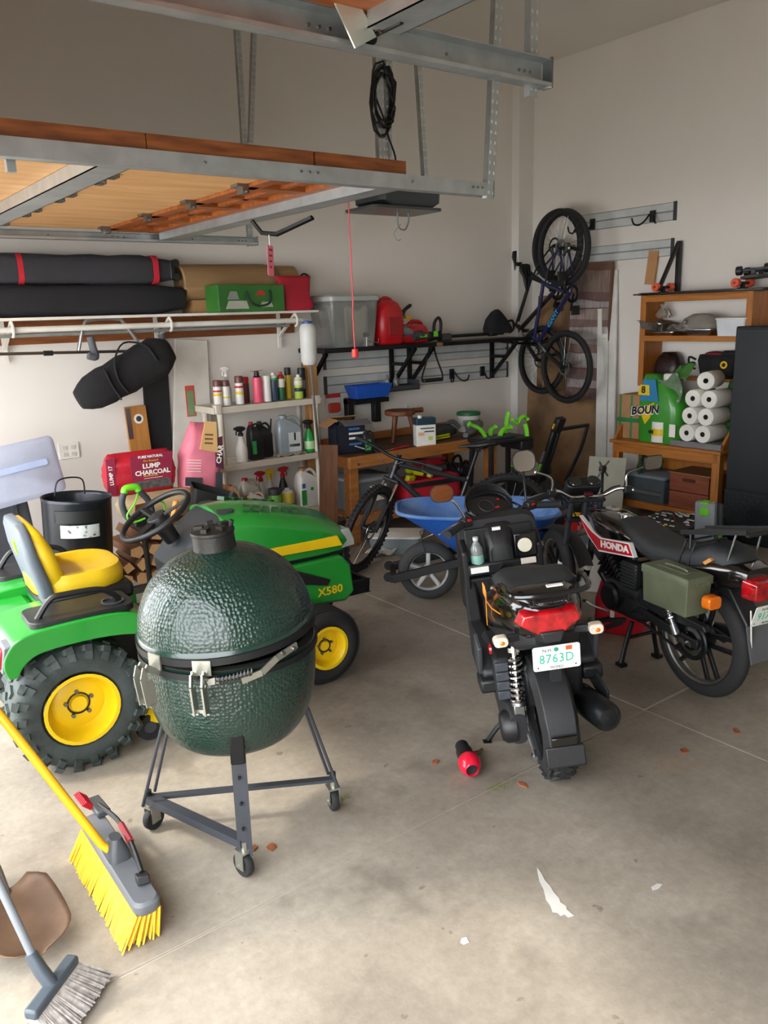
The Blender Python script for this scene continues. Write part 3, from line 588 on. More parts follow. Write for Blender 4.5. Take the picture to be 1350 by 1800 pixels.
for s in (-1, 1):
    MB().bar((-.20, s*.08, .575), (-.235, s*.17, .58), .02, .03).build('indicator_stalk', MP, t, bevel=.004)
    MB().loft([[(-.262, s*.185+a, .58+b) for a, b in rrect(.055, .04, .016)], [(-.225, s*.185+a*1.1, .58+b*1.1) for a, b in rrect(.055, .04, .016)]]).build('rear_indicator', CLR, t, bevel=.004)
    MB().ell((-.258, s*.185-.004, .577), (.008, .012, .01), 10, 6).build('indicator_bulb', AMB, t)
MB().lathe([(.001, .006), (.022, .005), (.024, -.004)], 16, TM((-.12, .215, .50), (-90, 0, 0))).build('side_reflector', LENS, t)
# orange pinstripe script on the left flank
for pts in ([(-.19, .168, .67), (-.08, .184, .655), (.03, .19, .65)], [(.0, .19, .70), (.03, .19, .65), (.06, .19, .58), (.08, .19, .52)], [(.02, .188, .70), (.03, .19, .66), (.05, .187, .705), (.055, .19, .66), (.075, .187, .705), (.085, .19, .66), (.1, .187, .705)]):
    MB().tube(pts, .0025, 5).build('orange_pinstripe', mat('pinstripe', 'e8861c', .5), t)
# rear rack
MB().tube(cr([(.12, .16, .77), (-.05, .16, .79), (-.10, .16, .835), (-.2, .155, .85), (-.29, .13, .845), (-.31, 0, .845), (-.29, -.13, .845), (-.2, -.155, .85), (-.10, -.16, .835), (-.05, -.16, .79), (.12, -.16, .77)], 5), .011, 8).build('rack_rail', BLKG, t)
for q in ([(-.02, .16, .785), (-.15, .13, .80), (-.28, .05, .80), (-.28, -.05, .80), (-.15, -.13, .80), (-.02, -.16, .785)], [(-.06, .16, .79), (-.06, -.16, .79)], [(-.28, .06, .80), (-.30, .07, .845)], [(-.28, -.06, .80), (-.30, -.07, .845)]): MB().tube(cr(q, 3), .008, 6).build('rack_bar', BLKG, t)
MB().box((-.19, 0, .79), (.16, .16, .012)).build('rack_plate', MP, t, bevel=.003); text('maker_name', 'YAMAHA', .03, GREY, t, FACE((-.285, 0, .80), (0, -1, 0), (-.6, 0, .6)), bold=.0006)
MB().b2((-.27, -.05, .858), (-.25, .01, .863)).build('rack_label', PAPER, t)
# seat
def srow(x, w, z0, z1): return [(x, a, (z0+z1)/2+b) for a, b in rrect(w, z1-z0, min(.06, (z1-z0)*.48), 5)]
MB().loft([srow(-.12, .2, .75, .80), srow(-.06, .30, .74, .825), srow(.05, .32, .735, .83), srow(.16, .31, .72, .80), srow(.24, .28, .70, .765), srow(.34, .22, .68, .745), srow(.42, .17, .66, .725), srow(.47, .11, .65, .70)]).build('seat', SEATB, t, ang=70)
# floorboard and side skirts
MB().prism([(.42, .26), (.9, .3), (.93, .56), (.86, .53), (.74, .40), (.44, .33)], -.175, .175).build('footboard', MP, t, bevel=.012)
for s in (-1, 1):
    MB().loft([[(x, s*y0, z0), (x, s*y1, z0), (x, s*y1, z1), (x, s*y0, z1)] for x, y0, y1, z0, z1 in ((.12, .16, .24, .36, .42), (.22, .16, .25, .34, .50), (.45, .15, .225, .25, .46), (.7, .15, .22, .24, .42), (.92, .14, .20, .3, .62))]).build('side_skirt', MP, t, bevel=.012)
    MB().b2((.08, s*.17, .34), (.2, s*.26, .40)).build('passenger_peg', BLK, t, bevel=.012)
    MB().box((.16, s*.245, .49), (.1, .02, .15), (0, -20, 0)).build('heel_guard', DGREY, t, bevel=.006)
# leg shield with storage pocket
def shield(x, w, zc, h): return ring(x, zc, w, h, .07, 5)
MB().loft([[(x+.02*abs(b*2/w)**2, y, z) for x, y, z in ring(xx, zc, w, h, .07, 5) for b in (y,)] for xx, w, zc, h in ((.90, .40, .62, .50), (.96, .42, .62, .52), (1.06, .34, .62, .5), (1.12, .2, .6, .44))]).build('leg_shield', MP, t, bevel=.006)
MB().loft([ring(.86, .50, .40, .16, .03), ring(.90, .5, .41, .18, .03), ring(.96, .5, .41, .18, .03)]).build('storage_shelf', BLK, t, bevel=.008)
MB().loft([ring(.84, .62, .12, .26, .04), ring(.90, .66, .15, .36, .04), ring(.96, .67, .16, .4, .04)]).build('steering_tunnel', BLK, t, bevel=.01)
for y in (-.19, .185): MB().loft([ring(.83, .60, .03, .26, .012, yc=y), ring(.96, .62, .04, .36, .015, yc=y)]).build('pocket_side', BLK, t, bevel=.008)
MB().b2((.856, .075, .485), (.862, .165, .515)).build('white_decal', PAPER, t); MB().b2((.835, .04, .70), (.846, .0, .715)).build('white_decal', PAPER, t)
MB().b2((.856, -.165, .50), (.862, -.09, .53)).build('warning_decal', mat('decal_cream', 'e8ddd0', .6), t)
MB().lathe([(.001, .006), (.034, .006), (.036, 0), (.034, -.004)], 24, TM((.85, -.115, .60), (0, -80, 0))).build('round_sticker', mat('sticker_cream', 'ded9c4', .5), t)
MB().box((.865, -.12, .60), (.02, .11, .12), (0, 0, 0)).build('sticker_panel', BLKG, t, bevel=.006)
MB().lathe([(.03, 0), (.032, .01), (.02, .012), (.018, 0), (.001, 0)], 20, TM((.84, .0, .50), (0, -90, 0))).build('ignition_lock', BLKM, t)
MB().bar((.98, .0, .78), (1.01, .0, .88), .06, .09).build('steering_stem', BLK, t, bevel=.01)
# front fender and headlight
MB().loft([[(1.2+(R+.03)*math.cos(math.radians(a)), y, R+(R+.03)*math.sin(math.radians(a))-abs(y)*.3) for y in (-.075, -.04, 0, .04, .075)]+[(1.2+(R+.02)*math.cos(math.radians(a)), y, R+(R+.02)*math.sin(math.radians(a))-abs(y)*.3) for y in (.07, .035, 0, -.035, -.07)] for a in range(20, 161, 14)]).build('front_fender', MP, t)
for y in (-.07, .07): MB().ell((1.14, y, .83), (.06, .055, .055)).build('headlight', mat('lamp_lens', 'b9bdb8', .12, trans=.3), t)
# handlebar group, turned to the left
HB = TM((1.0, 0, .815), (0, 0, 24))
MB().tube(cr([HB @ V(p) for p in ((-.12, .32, .07), (-.06, .2, .085), (-.02, .12, .06), (0, .05, .015), (0, -.05, .015), (-.02, -.12, .06), (-.06, -.2, .085), (-.12, -.32, .07))], 5), .011, 8).build('handlebar', BLKM, t)
for s in (-1, 1):
    MB().cyl(HB @ V((-.125, s*.34, .068)), HB @ V((-.075, s*.225, .083)), .019, n=14).cyl(HB @ V((-.128, s*.345, .068)), HB @ V((-.122, s*.335, .069)), .022, n=14).build('hand_grip', RUB, t)
    MB().box(HB @ V((-.06, s*.195, .085)), (.05, .05, .045), (0, 0, 26)).build('switch_box', BLK, t, bevel=.008)
    MB().tube([HB @ V(p) for p in ((-.03, s*.2, .085), (-.04, s*.27, .08), (-.09, s*.37, .07))], .007, 6, sq=.6).build('brake_lever', ALU, t)
    MB().cyl(HB @ V((.0, s*.04, -.03)), HB @ V((0, s*.04, .03)), .014, n=10).build('bar_clamp', ALU, t)
    MB().tube(cr([HB @ V(p) for p in ((-.04, s*.15, .09), (.05, s*.13, .1), (.1, s*.06, .02), (.06, s*.02, -.08))], 4), .006, 6).build('control_cable', BLK, t)
MB().box(HB @ V((-.085, -.2, .095)), (.012, .02, .01), (0, 0, 26)).build('kill_switch', RED, t); MB().box(HB @ V((-.085, .19, .1)), (.014, .02, .012), (0, 0, 26)).build('light_switch', RED, t)
# instrument cluster
IC = HB @ TM((.03, 0, .10), (0, -35, 0))
def oval(w, h, n=28): return [(w/2*math.copysign(abs(math.cos(2*PI*k/n))**.8, math.cos(2*PI*k/n)), h/2*math.copysign(abs(math.sin(2*PI*k/n))**.8, math.sin(2*PI*k/n))) for k in range(n)]
MB().loft([[(a, b, z) for a, b in oval(w, h)] for z, w, h in ((-.07, .07, .10), (-.03, .17, .23), (.012, .20, .265), (.03, .19, .25), (.03, .165, .225), (.02, .16, .22))], M=IC).build('instrument_pod', BLK, t)
MB().loft([[(a, b, z) for a, b in oval(.16, .22)] for z in (.018, .022)], M=IC).build('instrument_glass', BLKG, t)
MB().torus(.04, .002, 24, 5, IC @ TM((0, .02, .024)), ax='Z').build('speed_dial', DGREY, t); MB().b2((-.03, -.045, .022), (-.022, -.02, .026), M=IC).build('warning_icon', RED, t); MB().b2((.02, -.075, .022), (.028, -.06, .026), M=IC).build('warning_icon', RED, t)
MB().grid(lambda u, v: ((.098+.02*v)*math.cos((u-.5)*3.3), (.132+.006*v)*math.sin((u-.5)*3.3), .02+.055*v*math.cos((u-.5)*2.9)), 20, 4, IC).build('instrument_visor', BLK, t, solid_=.006, ang=60)
# mirrors
def mirror(p0, p1, c, face, w, h, name='mirror', rr=.04):
    MB().tube(cr([p0, p0+(p1-p0)*.45+V((0, 0, .03)), p1], 5), .006, 8).build('mirror_stem', CHR if name == 'L' else BLK, t)
    fr_ = V((0, 0, 1)).cross(V(face)); M = FACE(c, fr_, V(face).cross(fr_)); o = rrect(w, h, rr, 6)
    MB().loft([[(a*k, b*k, z) for a, b in o] for z, k in ((-.03, .5), (-.02, .9), (-.002, 1.04), (.004, 1.0))], M=M).build('mirror_shell', BLK, t)
    MB().loft([[(a*.93, b*.93, z) for a, b in o] for z in (.003, .0055)], M=M).build('mirror_glass', MIRR, t)
mirror(HB @ V((-.05, .19, .10)), HB @ V((-.04, .28, .225)), HB @ V((-.04, .30, .255)), (-1, .0, .38), .115, .085, 'L')
mirror(HB @ V((-.04, -.19, .10)), HB @ V((.03, -.24, .25)), HB @ V((.03, -.25, .30)), (-1, .02, .12), .12, .115, 'R', .045)
# side stand
MB().tube([(.28, .10, .16), (.275, .19, .08), (.272, .235, .03)], .012, 8).box((.27, .25, .02), (.035, .06, .014)).build('side_stand', BLKM, t)
MB().b2((.862, -.17, .62), (.872, .17, .86)).build('inner_panel', BLK, t, bevel=.01)
MB().b2((.80, -.185, .63), (.875, .185, .695)).build('pocket_lip', BLK, t, bevel=.012)
SH = {'muffler': (0, 0, .06), 'muffler_shield': (0, 0, .06)}
for n in 'tail_body under_tail tail_light plate_holder number_plate plate_bracket indicator_stalk rear_indicator indicator_bulb side_reflector orange_pinstripe'.split(): SH[n] = (.085, 0, .11)
for n in 'rack_rail rack_bar rack_plate rack_label maker_name seat'.split(): SH[n] = (.05, -.01, .045)
for n in 'leg_shield storage_shelf steering_tunnel pocket_side white_decal warning_decal round_sticker sticker_panel ignition_lock passenger_peg heel_guard side_skirt'.split(): SH[n] = (-.03, 0, .03)
for n in 'white_decal warning_decal round_sticker sticker_panel ignition_lock'.split(): SH[n] = (-.063, 0, .165)
for o in [x for x in COL.objects if x.parent == t]:
    k = o.name.split('.')[0]
    if k in SH: o.location = o.location+V(SH[k])
# bottle standing in the pocket
mw = t.matrix_basis
def bottle_small(name, label, p, sc, capm, bm, lm, cat='bottle', prof=None, grp=None):
    b = thing(name, label, cat, p, 0, grp); S = sc
    MB().lathe([(r*S, z*S) for r, z in (prof or [(.001, 0), (.030, 0), (.032, .006), (.032, .09), (.030, .105), (.018, .128), (.012, .138), (.012, .15)])], 18).build('bottle_body', bm, b)
    MB().lathe([(r*S, z*S) for r, z in ((.014, .145), (.0145, .162), (.001, .164))], 14).build('cap', capm, b)
    if lm: MB().lathe([(.0328*S, .025*S), (.0332*S, .026*S), (.0332*S, .07*S), (.0328*S, .071*S)], 18).build('label_wrap', lm, b)
    return b
CLEARP = mat('clear_plastic', 'dfe6e2', .1, trans=.75, alpha=1)
# ================================================================ RED-TOPPED PUMP BOTTLE ON THE FLOOR etc are further below
# ================================================================ LIGHT MOTORCYCLE
t = thing('motorcycle', 'black motorcycle with red and white tank stripe parked at the right', 'motorcycle', (3.50, 2.08, 0), 77)
R = .295
def spoke_wheel(x, rz=0):
    road_tyre(MB(), R, .075, 48, depth=.06).build('tyre', RUB, t, loc=(x, 0, R), rot=(0, 0, rz))
    MB().lathe([(.238, -.026), (.232, -.03), (.215, -.024), (.208, -.01), (.208, .01), (.215, .024), (.232, .03), (.238, .026)], 48, ax='Y', closed=True).build('wheel_rim', mat('worn_rim', '9a9792', .3, .9, var=.2, vs=20), t, loc=(x, 0, R), rot=(0, 0, rz))
    sp = MB()
    for k in range(5):
        a = 2*PI*k/5+.5
        for s in (-1, 1):
            p = V((.05*math.cos(a+s*.5), 0, .05*math.sin(a+s*.5))); q = V((.21*math.cos(a+s*.16), 0, .21*math.sin(a+s*.16))); sp.bar(p, q, .022, .018, (0, 1, 0))
    sp.build('cast_spokes', BLKM, t, loc=(x, 0, R), rot=(0, 0, rz), bevel=.003)
    MB().lathe([(.001, -.05), (.05, -.05), (.055, -.03), (.055, .03), (.05, .05), (.001, .05)], 24, ax='Y').build('wheel_hub', BLKM, t, loc=(x, 0, R), rot=(0, 0, rz))
spoke_wheel(0); spoke_wheel(1.19, -18)
# sprocket, chain, chain guard, swing arm
sk = MB().lathe([(.075, -.003), (.088, -.003), (.088, .003), (.075, .003)], 40, ax='Y', closed=True)
for k in range(36): a = 2*PI*k/36; sk.box((.091*math.sin(a), 0, .091*math.cos(a)), (.006, .005, .01), (0, math.degrees(a), 0))
sk.build('rear_sprocket', BLKM, t, loc=(0, .07, R))
MB().lathe([(.05, -.01), (.072, -.008), (.072, .006), (.05, .01)], 24, ax='Y', closed=True).build('sprocket_carrier', STEEL, t, loc=(0, .065, R))
ch = [(.1*math.cos(math.radians(a)), .07, R+.09*math.sin(math.radians(a))) for a in range(80, 281, 15)]; ch += [(.5, .07, .31), (.53, .07, .345), (.5, .07, .38)]
MB().tube(ch, .008, 5, closed=True).build('drive_chain', BLKM, t)
for s in (-1, 1): MB().bar((-.07, s*.09, R), (.48, s*.09, .36), .02, .045).build('swing_arm', BLK, t, bevel=.004)
MB().prism([(-.12, .38), (-.1, .41), (.1, .42), (.32, .46), (.36, .43), (.34, .38), (.12, .36), (.06, .37)], .06, .10).build('chain_guard', BLK, t, bevel=.006)
MB().cyl((0, .075, R), (0, .12, R), .015, n=10).box((-.0, .105, R), (.08, .008, .025)).build('axle_nut', STEEL, t)
for s in (-1, 1):
    p0, p1 = V((.06, s*.115, .33)), V((.21, s*.12, .60)); d = p1-p0
    MB().cyl(p0, p1, .014, n=10).cyl(p0-d*.05, p0+d*.12, .02, n=10).build('shock_absorber', ALU, t)
    MB().tube([p0+d*(.2+.6*i/72)+(V((0, 1, 0)).cross(d.normalized())*math.cos(2*PI*i/9)+V((0, 1, 0))*math.sin(2*PI*i/9))*.024 for i in range(73)], .006, 6).build('shock_spring', CHR, t)
# frame
MB().tube([(.88, 0, .78), (.80, .03, .70), (.44, .05, .34), (.40, .05, .30)], .021, 8).build('down_tube', BLK, t)
MB().tube([(.86, 0, .76), (.5, .05, .66), (.1, .08, .64), (-.15, .08, .66)], .018, 8).tube([(.5, -.05, .66), (.1, -.08, .64), (-.15, -.08, .66)], .018, 8).tube([(.45, .06, .65), (.36, .07, .45), (.42, .07, .3)], .018, 8).tube([(.1, .09, .64), (.36, .09, .4)], .014, 8).build('frame', BLK, t)
# engine
en = MB().loft([ring(.30, .36, .16, .14, .03), ring(.36, .36, .2, .2, .05), ring(.56, .36, .2, .2, .05), ring(.64, .38, .16, .14, .04)]).build('crankcase', BLK, t, bevel=.006)
MB().lathe([(.001, .015), (.06, .013), (.075, 0), (.078, -.02)], 24, TM((.56, .115, .36)), ax='Y').build('flywheel_cover', BLKM, en)
MB().lathe([(.001, .012), (.04, .01), (.05, -.02)], 20, TM((.40, .11, .36)), ax='Y').build('sprocket_cover', BLK, en)
for k in range(7):
    MB().box((.56+k*.021, 0, .445+k*.016), (.006, .15-.003*k, .13), (0, -38+90-90+0, 0)).build('cooling_fin', BLKM, en, bevel=.001)
MB().box((.73, 0, .565), (.07, .11, .1), (0, -38, 0)).build('cylinder_head', BLK, en, bevel=.01)
MB().b2((.34, .06, .46), (.46, .13, .60)).build('battery_cover', BLK, t, bevel=.01)
for k in range(7): MB().b2((.34, .128, .47+k*.018), (.46, .135, .478+k*.018)).build('cover_slat', mat('slat_grey', '2c2e30', .4), t)
MB().tube([(.74, -.02, .52), (.84, -.05, .40), (.74, -.09, .26), (.4, -.12, .24), (.0, -.14, .30), (-.3, -.15, .34)], [.018, .02, .022, .03, .045, .04], 10).build('exhaust_pipe', BLKM, t)
MB().bar((.44, .1, .26), (.46, .20, .27), .02, .02).box((.46, .23, .275), (.03, .09, .018)).build('foot_peg', RUB, t)
MB().tube([(.56, .11, .27), (.66, .14, .275), (.72, .15, .29)], .007, 6).cyl((.72, .14, .29), (.72, .175, .295), .009, n=8).build('gear_lever', STEEL, t)
# tank
def trow(x, w, z0, z1): return [(x, a, (z0+z1)/2+b) for a, b in rrect(w, z1-z0, min(w, z1-z0)*.35, 5)]
MB().loft([trow(.38, .18, .62, .72), trow(.44, .22, .60, .755), trow(.55, .25, .61, .785), trow(.68, .25, .65, .80), trow(.78, .2, .70, .805), trow(.83, .14, .73, .79)]).build('fuel_tank', mat('tank_black', '0c0b0c', .12, coat=.9), t, ang=60)
MB().lathe([(.001, .012), (.035, .01), (.038, -.01)], 20, TM((.58, 0, .795))).build('fuel_cap', CHR, t)
# tank stripe (red with white border)
sp0 = [(.82, .765), (.735, .665), (.64, .60), (.36, .635), (.40, .705), (.63, .68), (.71, .705)]
RS = mat('stripe_red', 'b81526', .3, coat=.5); WS = mat('stripe_white', 'e8e6e2', .35)
for s in (-1, 1):
    MB().prism(sp0, s*.105, s*.131).build('stripe_border', WS, t)
    sp1 = [(.81, .756), (.737, .676), (.643, .608), (.37, .641), (.405, .698), (.632, .673), (.709, .698)]
    MB().prism(sp1, s*.105, s*.1325).build('stripe', RS, t)
text('tank_lettering', 'HONDA', .05, WS, t, FACE((.512, .1335, .657), (-1, 0, .095), (0, 0, 1)), sx=1.2, bold=.0026)
# side cover and seat
MB().prism([(.40, .60), (.36, .46), (.12, .50), (.08, .62)], -.10, .10).build('side_cover', mat('tank_black', '0c0b0c', .12), t, bevel=.02)
MB().loft([srow(.54, .14, .755, .80), srow(.48, .2, .72, .80), srow(.36, .24, .66, .765), srow(.24, .25, .62, .745), srow(.10, .25, .63, .755), srow(-.03, .25, .64, .785), srow(-.10, .24, .65, .815), srow(-.2, .21, .68, .805), srow(-.24, .14, .70, .78)]).build('seat', SEATB, t, ang=70)
for x in (.06, .0): MB().tube([(x, .128, .63), (x-.015, .127, .72), (x-.02, .1, .80), (x-.02, -.1, .80), (x-.015, -.127, .72), (x, -.128, .63)], .006, 6).build('seat_strap', RUB, t)
# tail cowl, light, fender, plate
MB().loft([ring(-.02, .665, .27, .08, .03), ring(-.15, .69, .26, .13, .05), ring(-.26, .70, .2, .11, .04), ring(-.31, .695, .15, .09, .03)]).build('tail_cowl', MG, t, ang=50)
MB().prism([(-.10, .735), (-.14, .765), (-.155, .755), (-.115, .725)], -.122, .128).build('orange_trim', mat('trim_orange', 'c98a4b', .5), t)
MB().loft([ring(-.29, .655, .17, .10, .02), ring(-.37, .65, .15, .085, .015)]).build('tail_light', LENS, t, bevel=.006)
MB().prism([(-.12, .63), (-.20, .62), (-.33, .46), (-.36, .33), (-.345, .325), (-.31, .45), (-.2, .57), (-.12, .59)], -.055, .055).build('rear_fender', BLK, t, bevel=.008)
MB().box((-.352, 0, .40), (.006, .16, .17), (0, 14, 0)).build('plate_backing', mat('backing_grey', '55575a', .5), t)
MB().tube([(-.335, -.062, .56), (-.362, -.062, .31)], .006, 6).tube([(-.335, .062, .56), (-.362, .062, .31)], .006, 6).build('fender_edge', CHR, t)
number_plate(t, FACE((-.375, 0, .545), (0, -1, 0), (-.28, 0, 1)), '9178D')
for s in (-1, 1):
    MB().bar((-.17, s*.11, .615), (-.24, s*.2, .608), .03, .035).build('indicator_stalk', BLK, t, bevel=.006)
    MB().loft([[(-.285, s*.225+a, .605+b) for a, b in rrect(.075, .06, .02)], [(-.235, s*.225+a*1.05, .605+b*1.05) for a, b in rrect(.075, .06, .02)]]).build('rear_indicator', AMB, t, bevel=.006)
# luggage rack
MB().box((-.10, 0, .865), (.40, .16, .012), (0, 12, 0)).build('rack_plate', BLK, t, bevel=.004)
for y in (-.08, .08): MB().bar((.09, y, .83), (-.30, y, .915), .016, .02).build('rack_rail', BLK, t)
for x in (-.30, -.1, .05): MB().bar((x, -.08, .86-.2*x-.02), (x, .08, .86-.2*x-.02), .02, .012).build('rack_bar', BLK, t)
for y in (-.08, .08): MB().tube([(-.24, y, .90), (-.2, y*1.1, .73)], .006, 6).build('rack_stay', STEEL, t); MB().tube([(.03, y, .84), (.02, y*1.1, .74)], .006, 6).build('rack_stay', BLK, t)
# fork, steering
for s in (-1, 1):
    q = TM((.93, 0, .78), (0, 0, -18)); tp, md, bt = q @ V((-.015, s*.085, .06)), q @ V((.10, s*.085, -.27)), q @ V((.20, s*.085, -.50))
    MB().cyl(tp, md, .016, n=12).build('fork_tube', mat('fork_grey', '5b6068', .3, .7), t); MB().cyl(md, bt, .023, .02, 12).build('fork_slider', BLKM, t)
    MB().lathe([(.024, -.025), (.026, 0), (.02, .03)], 12, FACE(md, (0, 1, 0), (1, 0, 0))).build('dust_seal', RUB, t)
    MB().lathe([(.0255, -.0), (.0255, .075)], 14, Matrix.Translation(md.lerp(bt, .72)) @ (tp-bt).to_track_quat('Z', 'Y').to_matrix().to_4x4()).build('fork_decal', PAPER, t)
Q = TM((.93, 0, .78), (0, 0, -18))
MB().b2((-.03, -.11, .03), (.03, .11, .05), M=Q).b2((-.01, -.11, -.09), (.05, .11, -.07), M=Q).cyl((0, 0, -.1), (0, 0, .06), .025, n=12, M=Q).build('triple_clamp', BLK, t, bevel=.004)
MB().loft([[(1.19+(R+.02)*math.cos(math.radians(a)), y, R+(R+.02)*math.sin(math.radians(a))-abs(y)*.25) for y in (-.05, 0, .05)]+[(1.19+(R+.01)*math.cos(math.radians(a)), y, R+(R+.01)*math.sin(math.radians(a))-abs(y)*.25) for y in (.05, 0, -.05)] for a in range(35, 161, 12)]).build('front_fender', BLK, t)
MB().tube(cr([Q @ V(p) for p in ((-.13, .38, .075), (-.07, .25, .10), (-.035, .18, .105), (-.005, .09, .06), (-.005, .0, .06), (-.005, -.09, .06), (-.035, -.18, .105), (-.07, -.25, .10), (-.13, -.38, .075))], 5), .0115, 10).build('handlebar', CHR, t)
for s in (-1, 1):
    MB().cyl(Q @ V((-.135, s*.39, .073)), Q @ V((-.075, s*.255, .098)), .018, n=14).build('hand_grip', RUB, t)
    MB().box(Q @ V((-.058, s*.225, .102)), (.045, .045, .04), (0, 0, -18)).build('switch_box', BLK, t, bevel=.006)
    MB().tube([Q @ V(p) for p in ((-.01, s*.22, .10), (-.02, s*.29, .09), (-.07, s*.4, .075))], .006, 6, sq=.6).build('brake_lever', ALU, t)
    MB().tube(cr([Q @ V(p) for p in ((-.03, s*.19, .12), (.06, s*.16, .08), (.08, s*.06, -.02), (.02, s*.03, -.12))], 4), .005, 6).build('control_cable', BLK, t)
    st, en_ = Q @ V((-.05, s*.22, .12)), Q @ V((-.07, s*.32, .23))
    MB().tube(cr([st, st+V((.0, s*.01, .07)), en_], 5), .006, 8).build('mirror_stem', CHR, t)
    M = FACE(Q @ V((-.075, s*.365, .255)), (0, -1, 0), (-.06, 0, 1)); ol = rrect(.125, .08, .022, 5)
    MB().loft([[(a*k, b*k, z) for a, b in ol] for z, k in ((-.025, .6), (-.015, .95), (0, 1.03), (.003, 1))], M=M).build('mirror_shell', BLK, t)
    MB().loft([[(a*.95, b*.95, z) for a, b in ol] for z in (.002, .0045)], M=M).build('mirror_glass', MIRR, t)
# instruments and headlight
MB().loft([[(a, b, z) for a, b in rrect(.085, .21, .035, 5)] for z in (-.045, .035)], M=Q @ TM((.06, 0, .11), (0, -35, 0))).build('instrument_pod', BLK, t, bevel=.008)
for y in (-.055, .055): MB().lathe([(.001, .004), (.034, .004), (.038, 0)], 20, Q @ TM((.036, y, .146), (0, -35, 0))).build('gauge_glass', BLKG, t)
MB().box(Q @ V((-.01, -.01, .075)), (.03, .05, .02), (0, -20, -18)).build('key_switch', mat('maroon_plastic', '4e1420', .35), t, bevel=.004)
MB().lathe([(.001, .07), (.07, .06), (.075, 0), (.06, -.06), (.001, -.08)], 20, Q @ TM((.16, 0, .0), (0, 90, 0))).build('headlight', BLK, t)
# centre stand
for s in (-1, 1): MB().tube([(.42, s*.07, .25), (.43, s*.10, .12), (.43, s*.125, .018)], .013, 8).box((.43, s*.125, .01), (.05, .04, .018)).build('stand_leg', BLKM, t)
MB().cyl((.425, -.09, .16), (.425, .09, .16), .01, n=8).build('stand_bar', BLKM, t)
MB().bar((.44, .12, .25), (.48, .2, .22), .02, .02).build('stand_lever', BLKM, t)
MB().b2((.50, .125, .24), (.53, .13, .29)).build('paper_label', PAPER, t)
# ammo box hanging on the left flank
OD = mat('olive_paint', '59604a', .5, var=.12, vs=8, bump=.05)
a = thing('ammo_box', 'olive green metal ammunition box strapped to the motorcycle', 'box', t.matrix_basis @ V((-.08, .265, .535)), 77)
MB().loft([[(x*w, y*d_, z) for x, y in rrect(1, 1, .03)] for w, d_, z in ((.275, .135, 0), (.29, .145, .155))]).build('box_body', OD, a, bevel=.004)
MB().loft([[(x*w, y*d_, z) for x, y in rrect(1, 1, .03)] for w, d_, z in ((.30, .155, .145), (.30, .155, .178), (.29, .147, .183))]).build('box_lid', OD, a, bevel=.003)
MB().tube(cr([(-.07, 0, .183), (-.06, 0, .192), (0, 0, .194), (.06, 0, .192), (.07, 0, .183)], 4), .006, 6).build('lid_handle', OD, a)
MB().prism([(-.09, -.03), (.09, -.03), (.09, .03), (-.09, .03)], .183, .187, 'XY').build('lid_rib', OD, a, bevel=.002)
for k in range(4): MB().b2((-.153, -.055+k*.03, .142), (-.149, -.04+k*.03, .155)).build('hinge_tab', OD, a)
MB().b2((.146, -.03, .06), (.156, .03, .15)).build('latch', OD, a, bevel=.003)
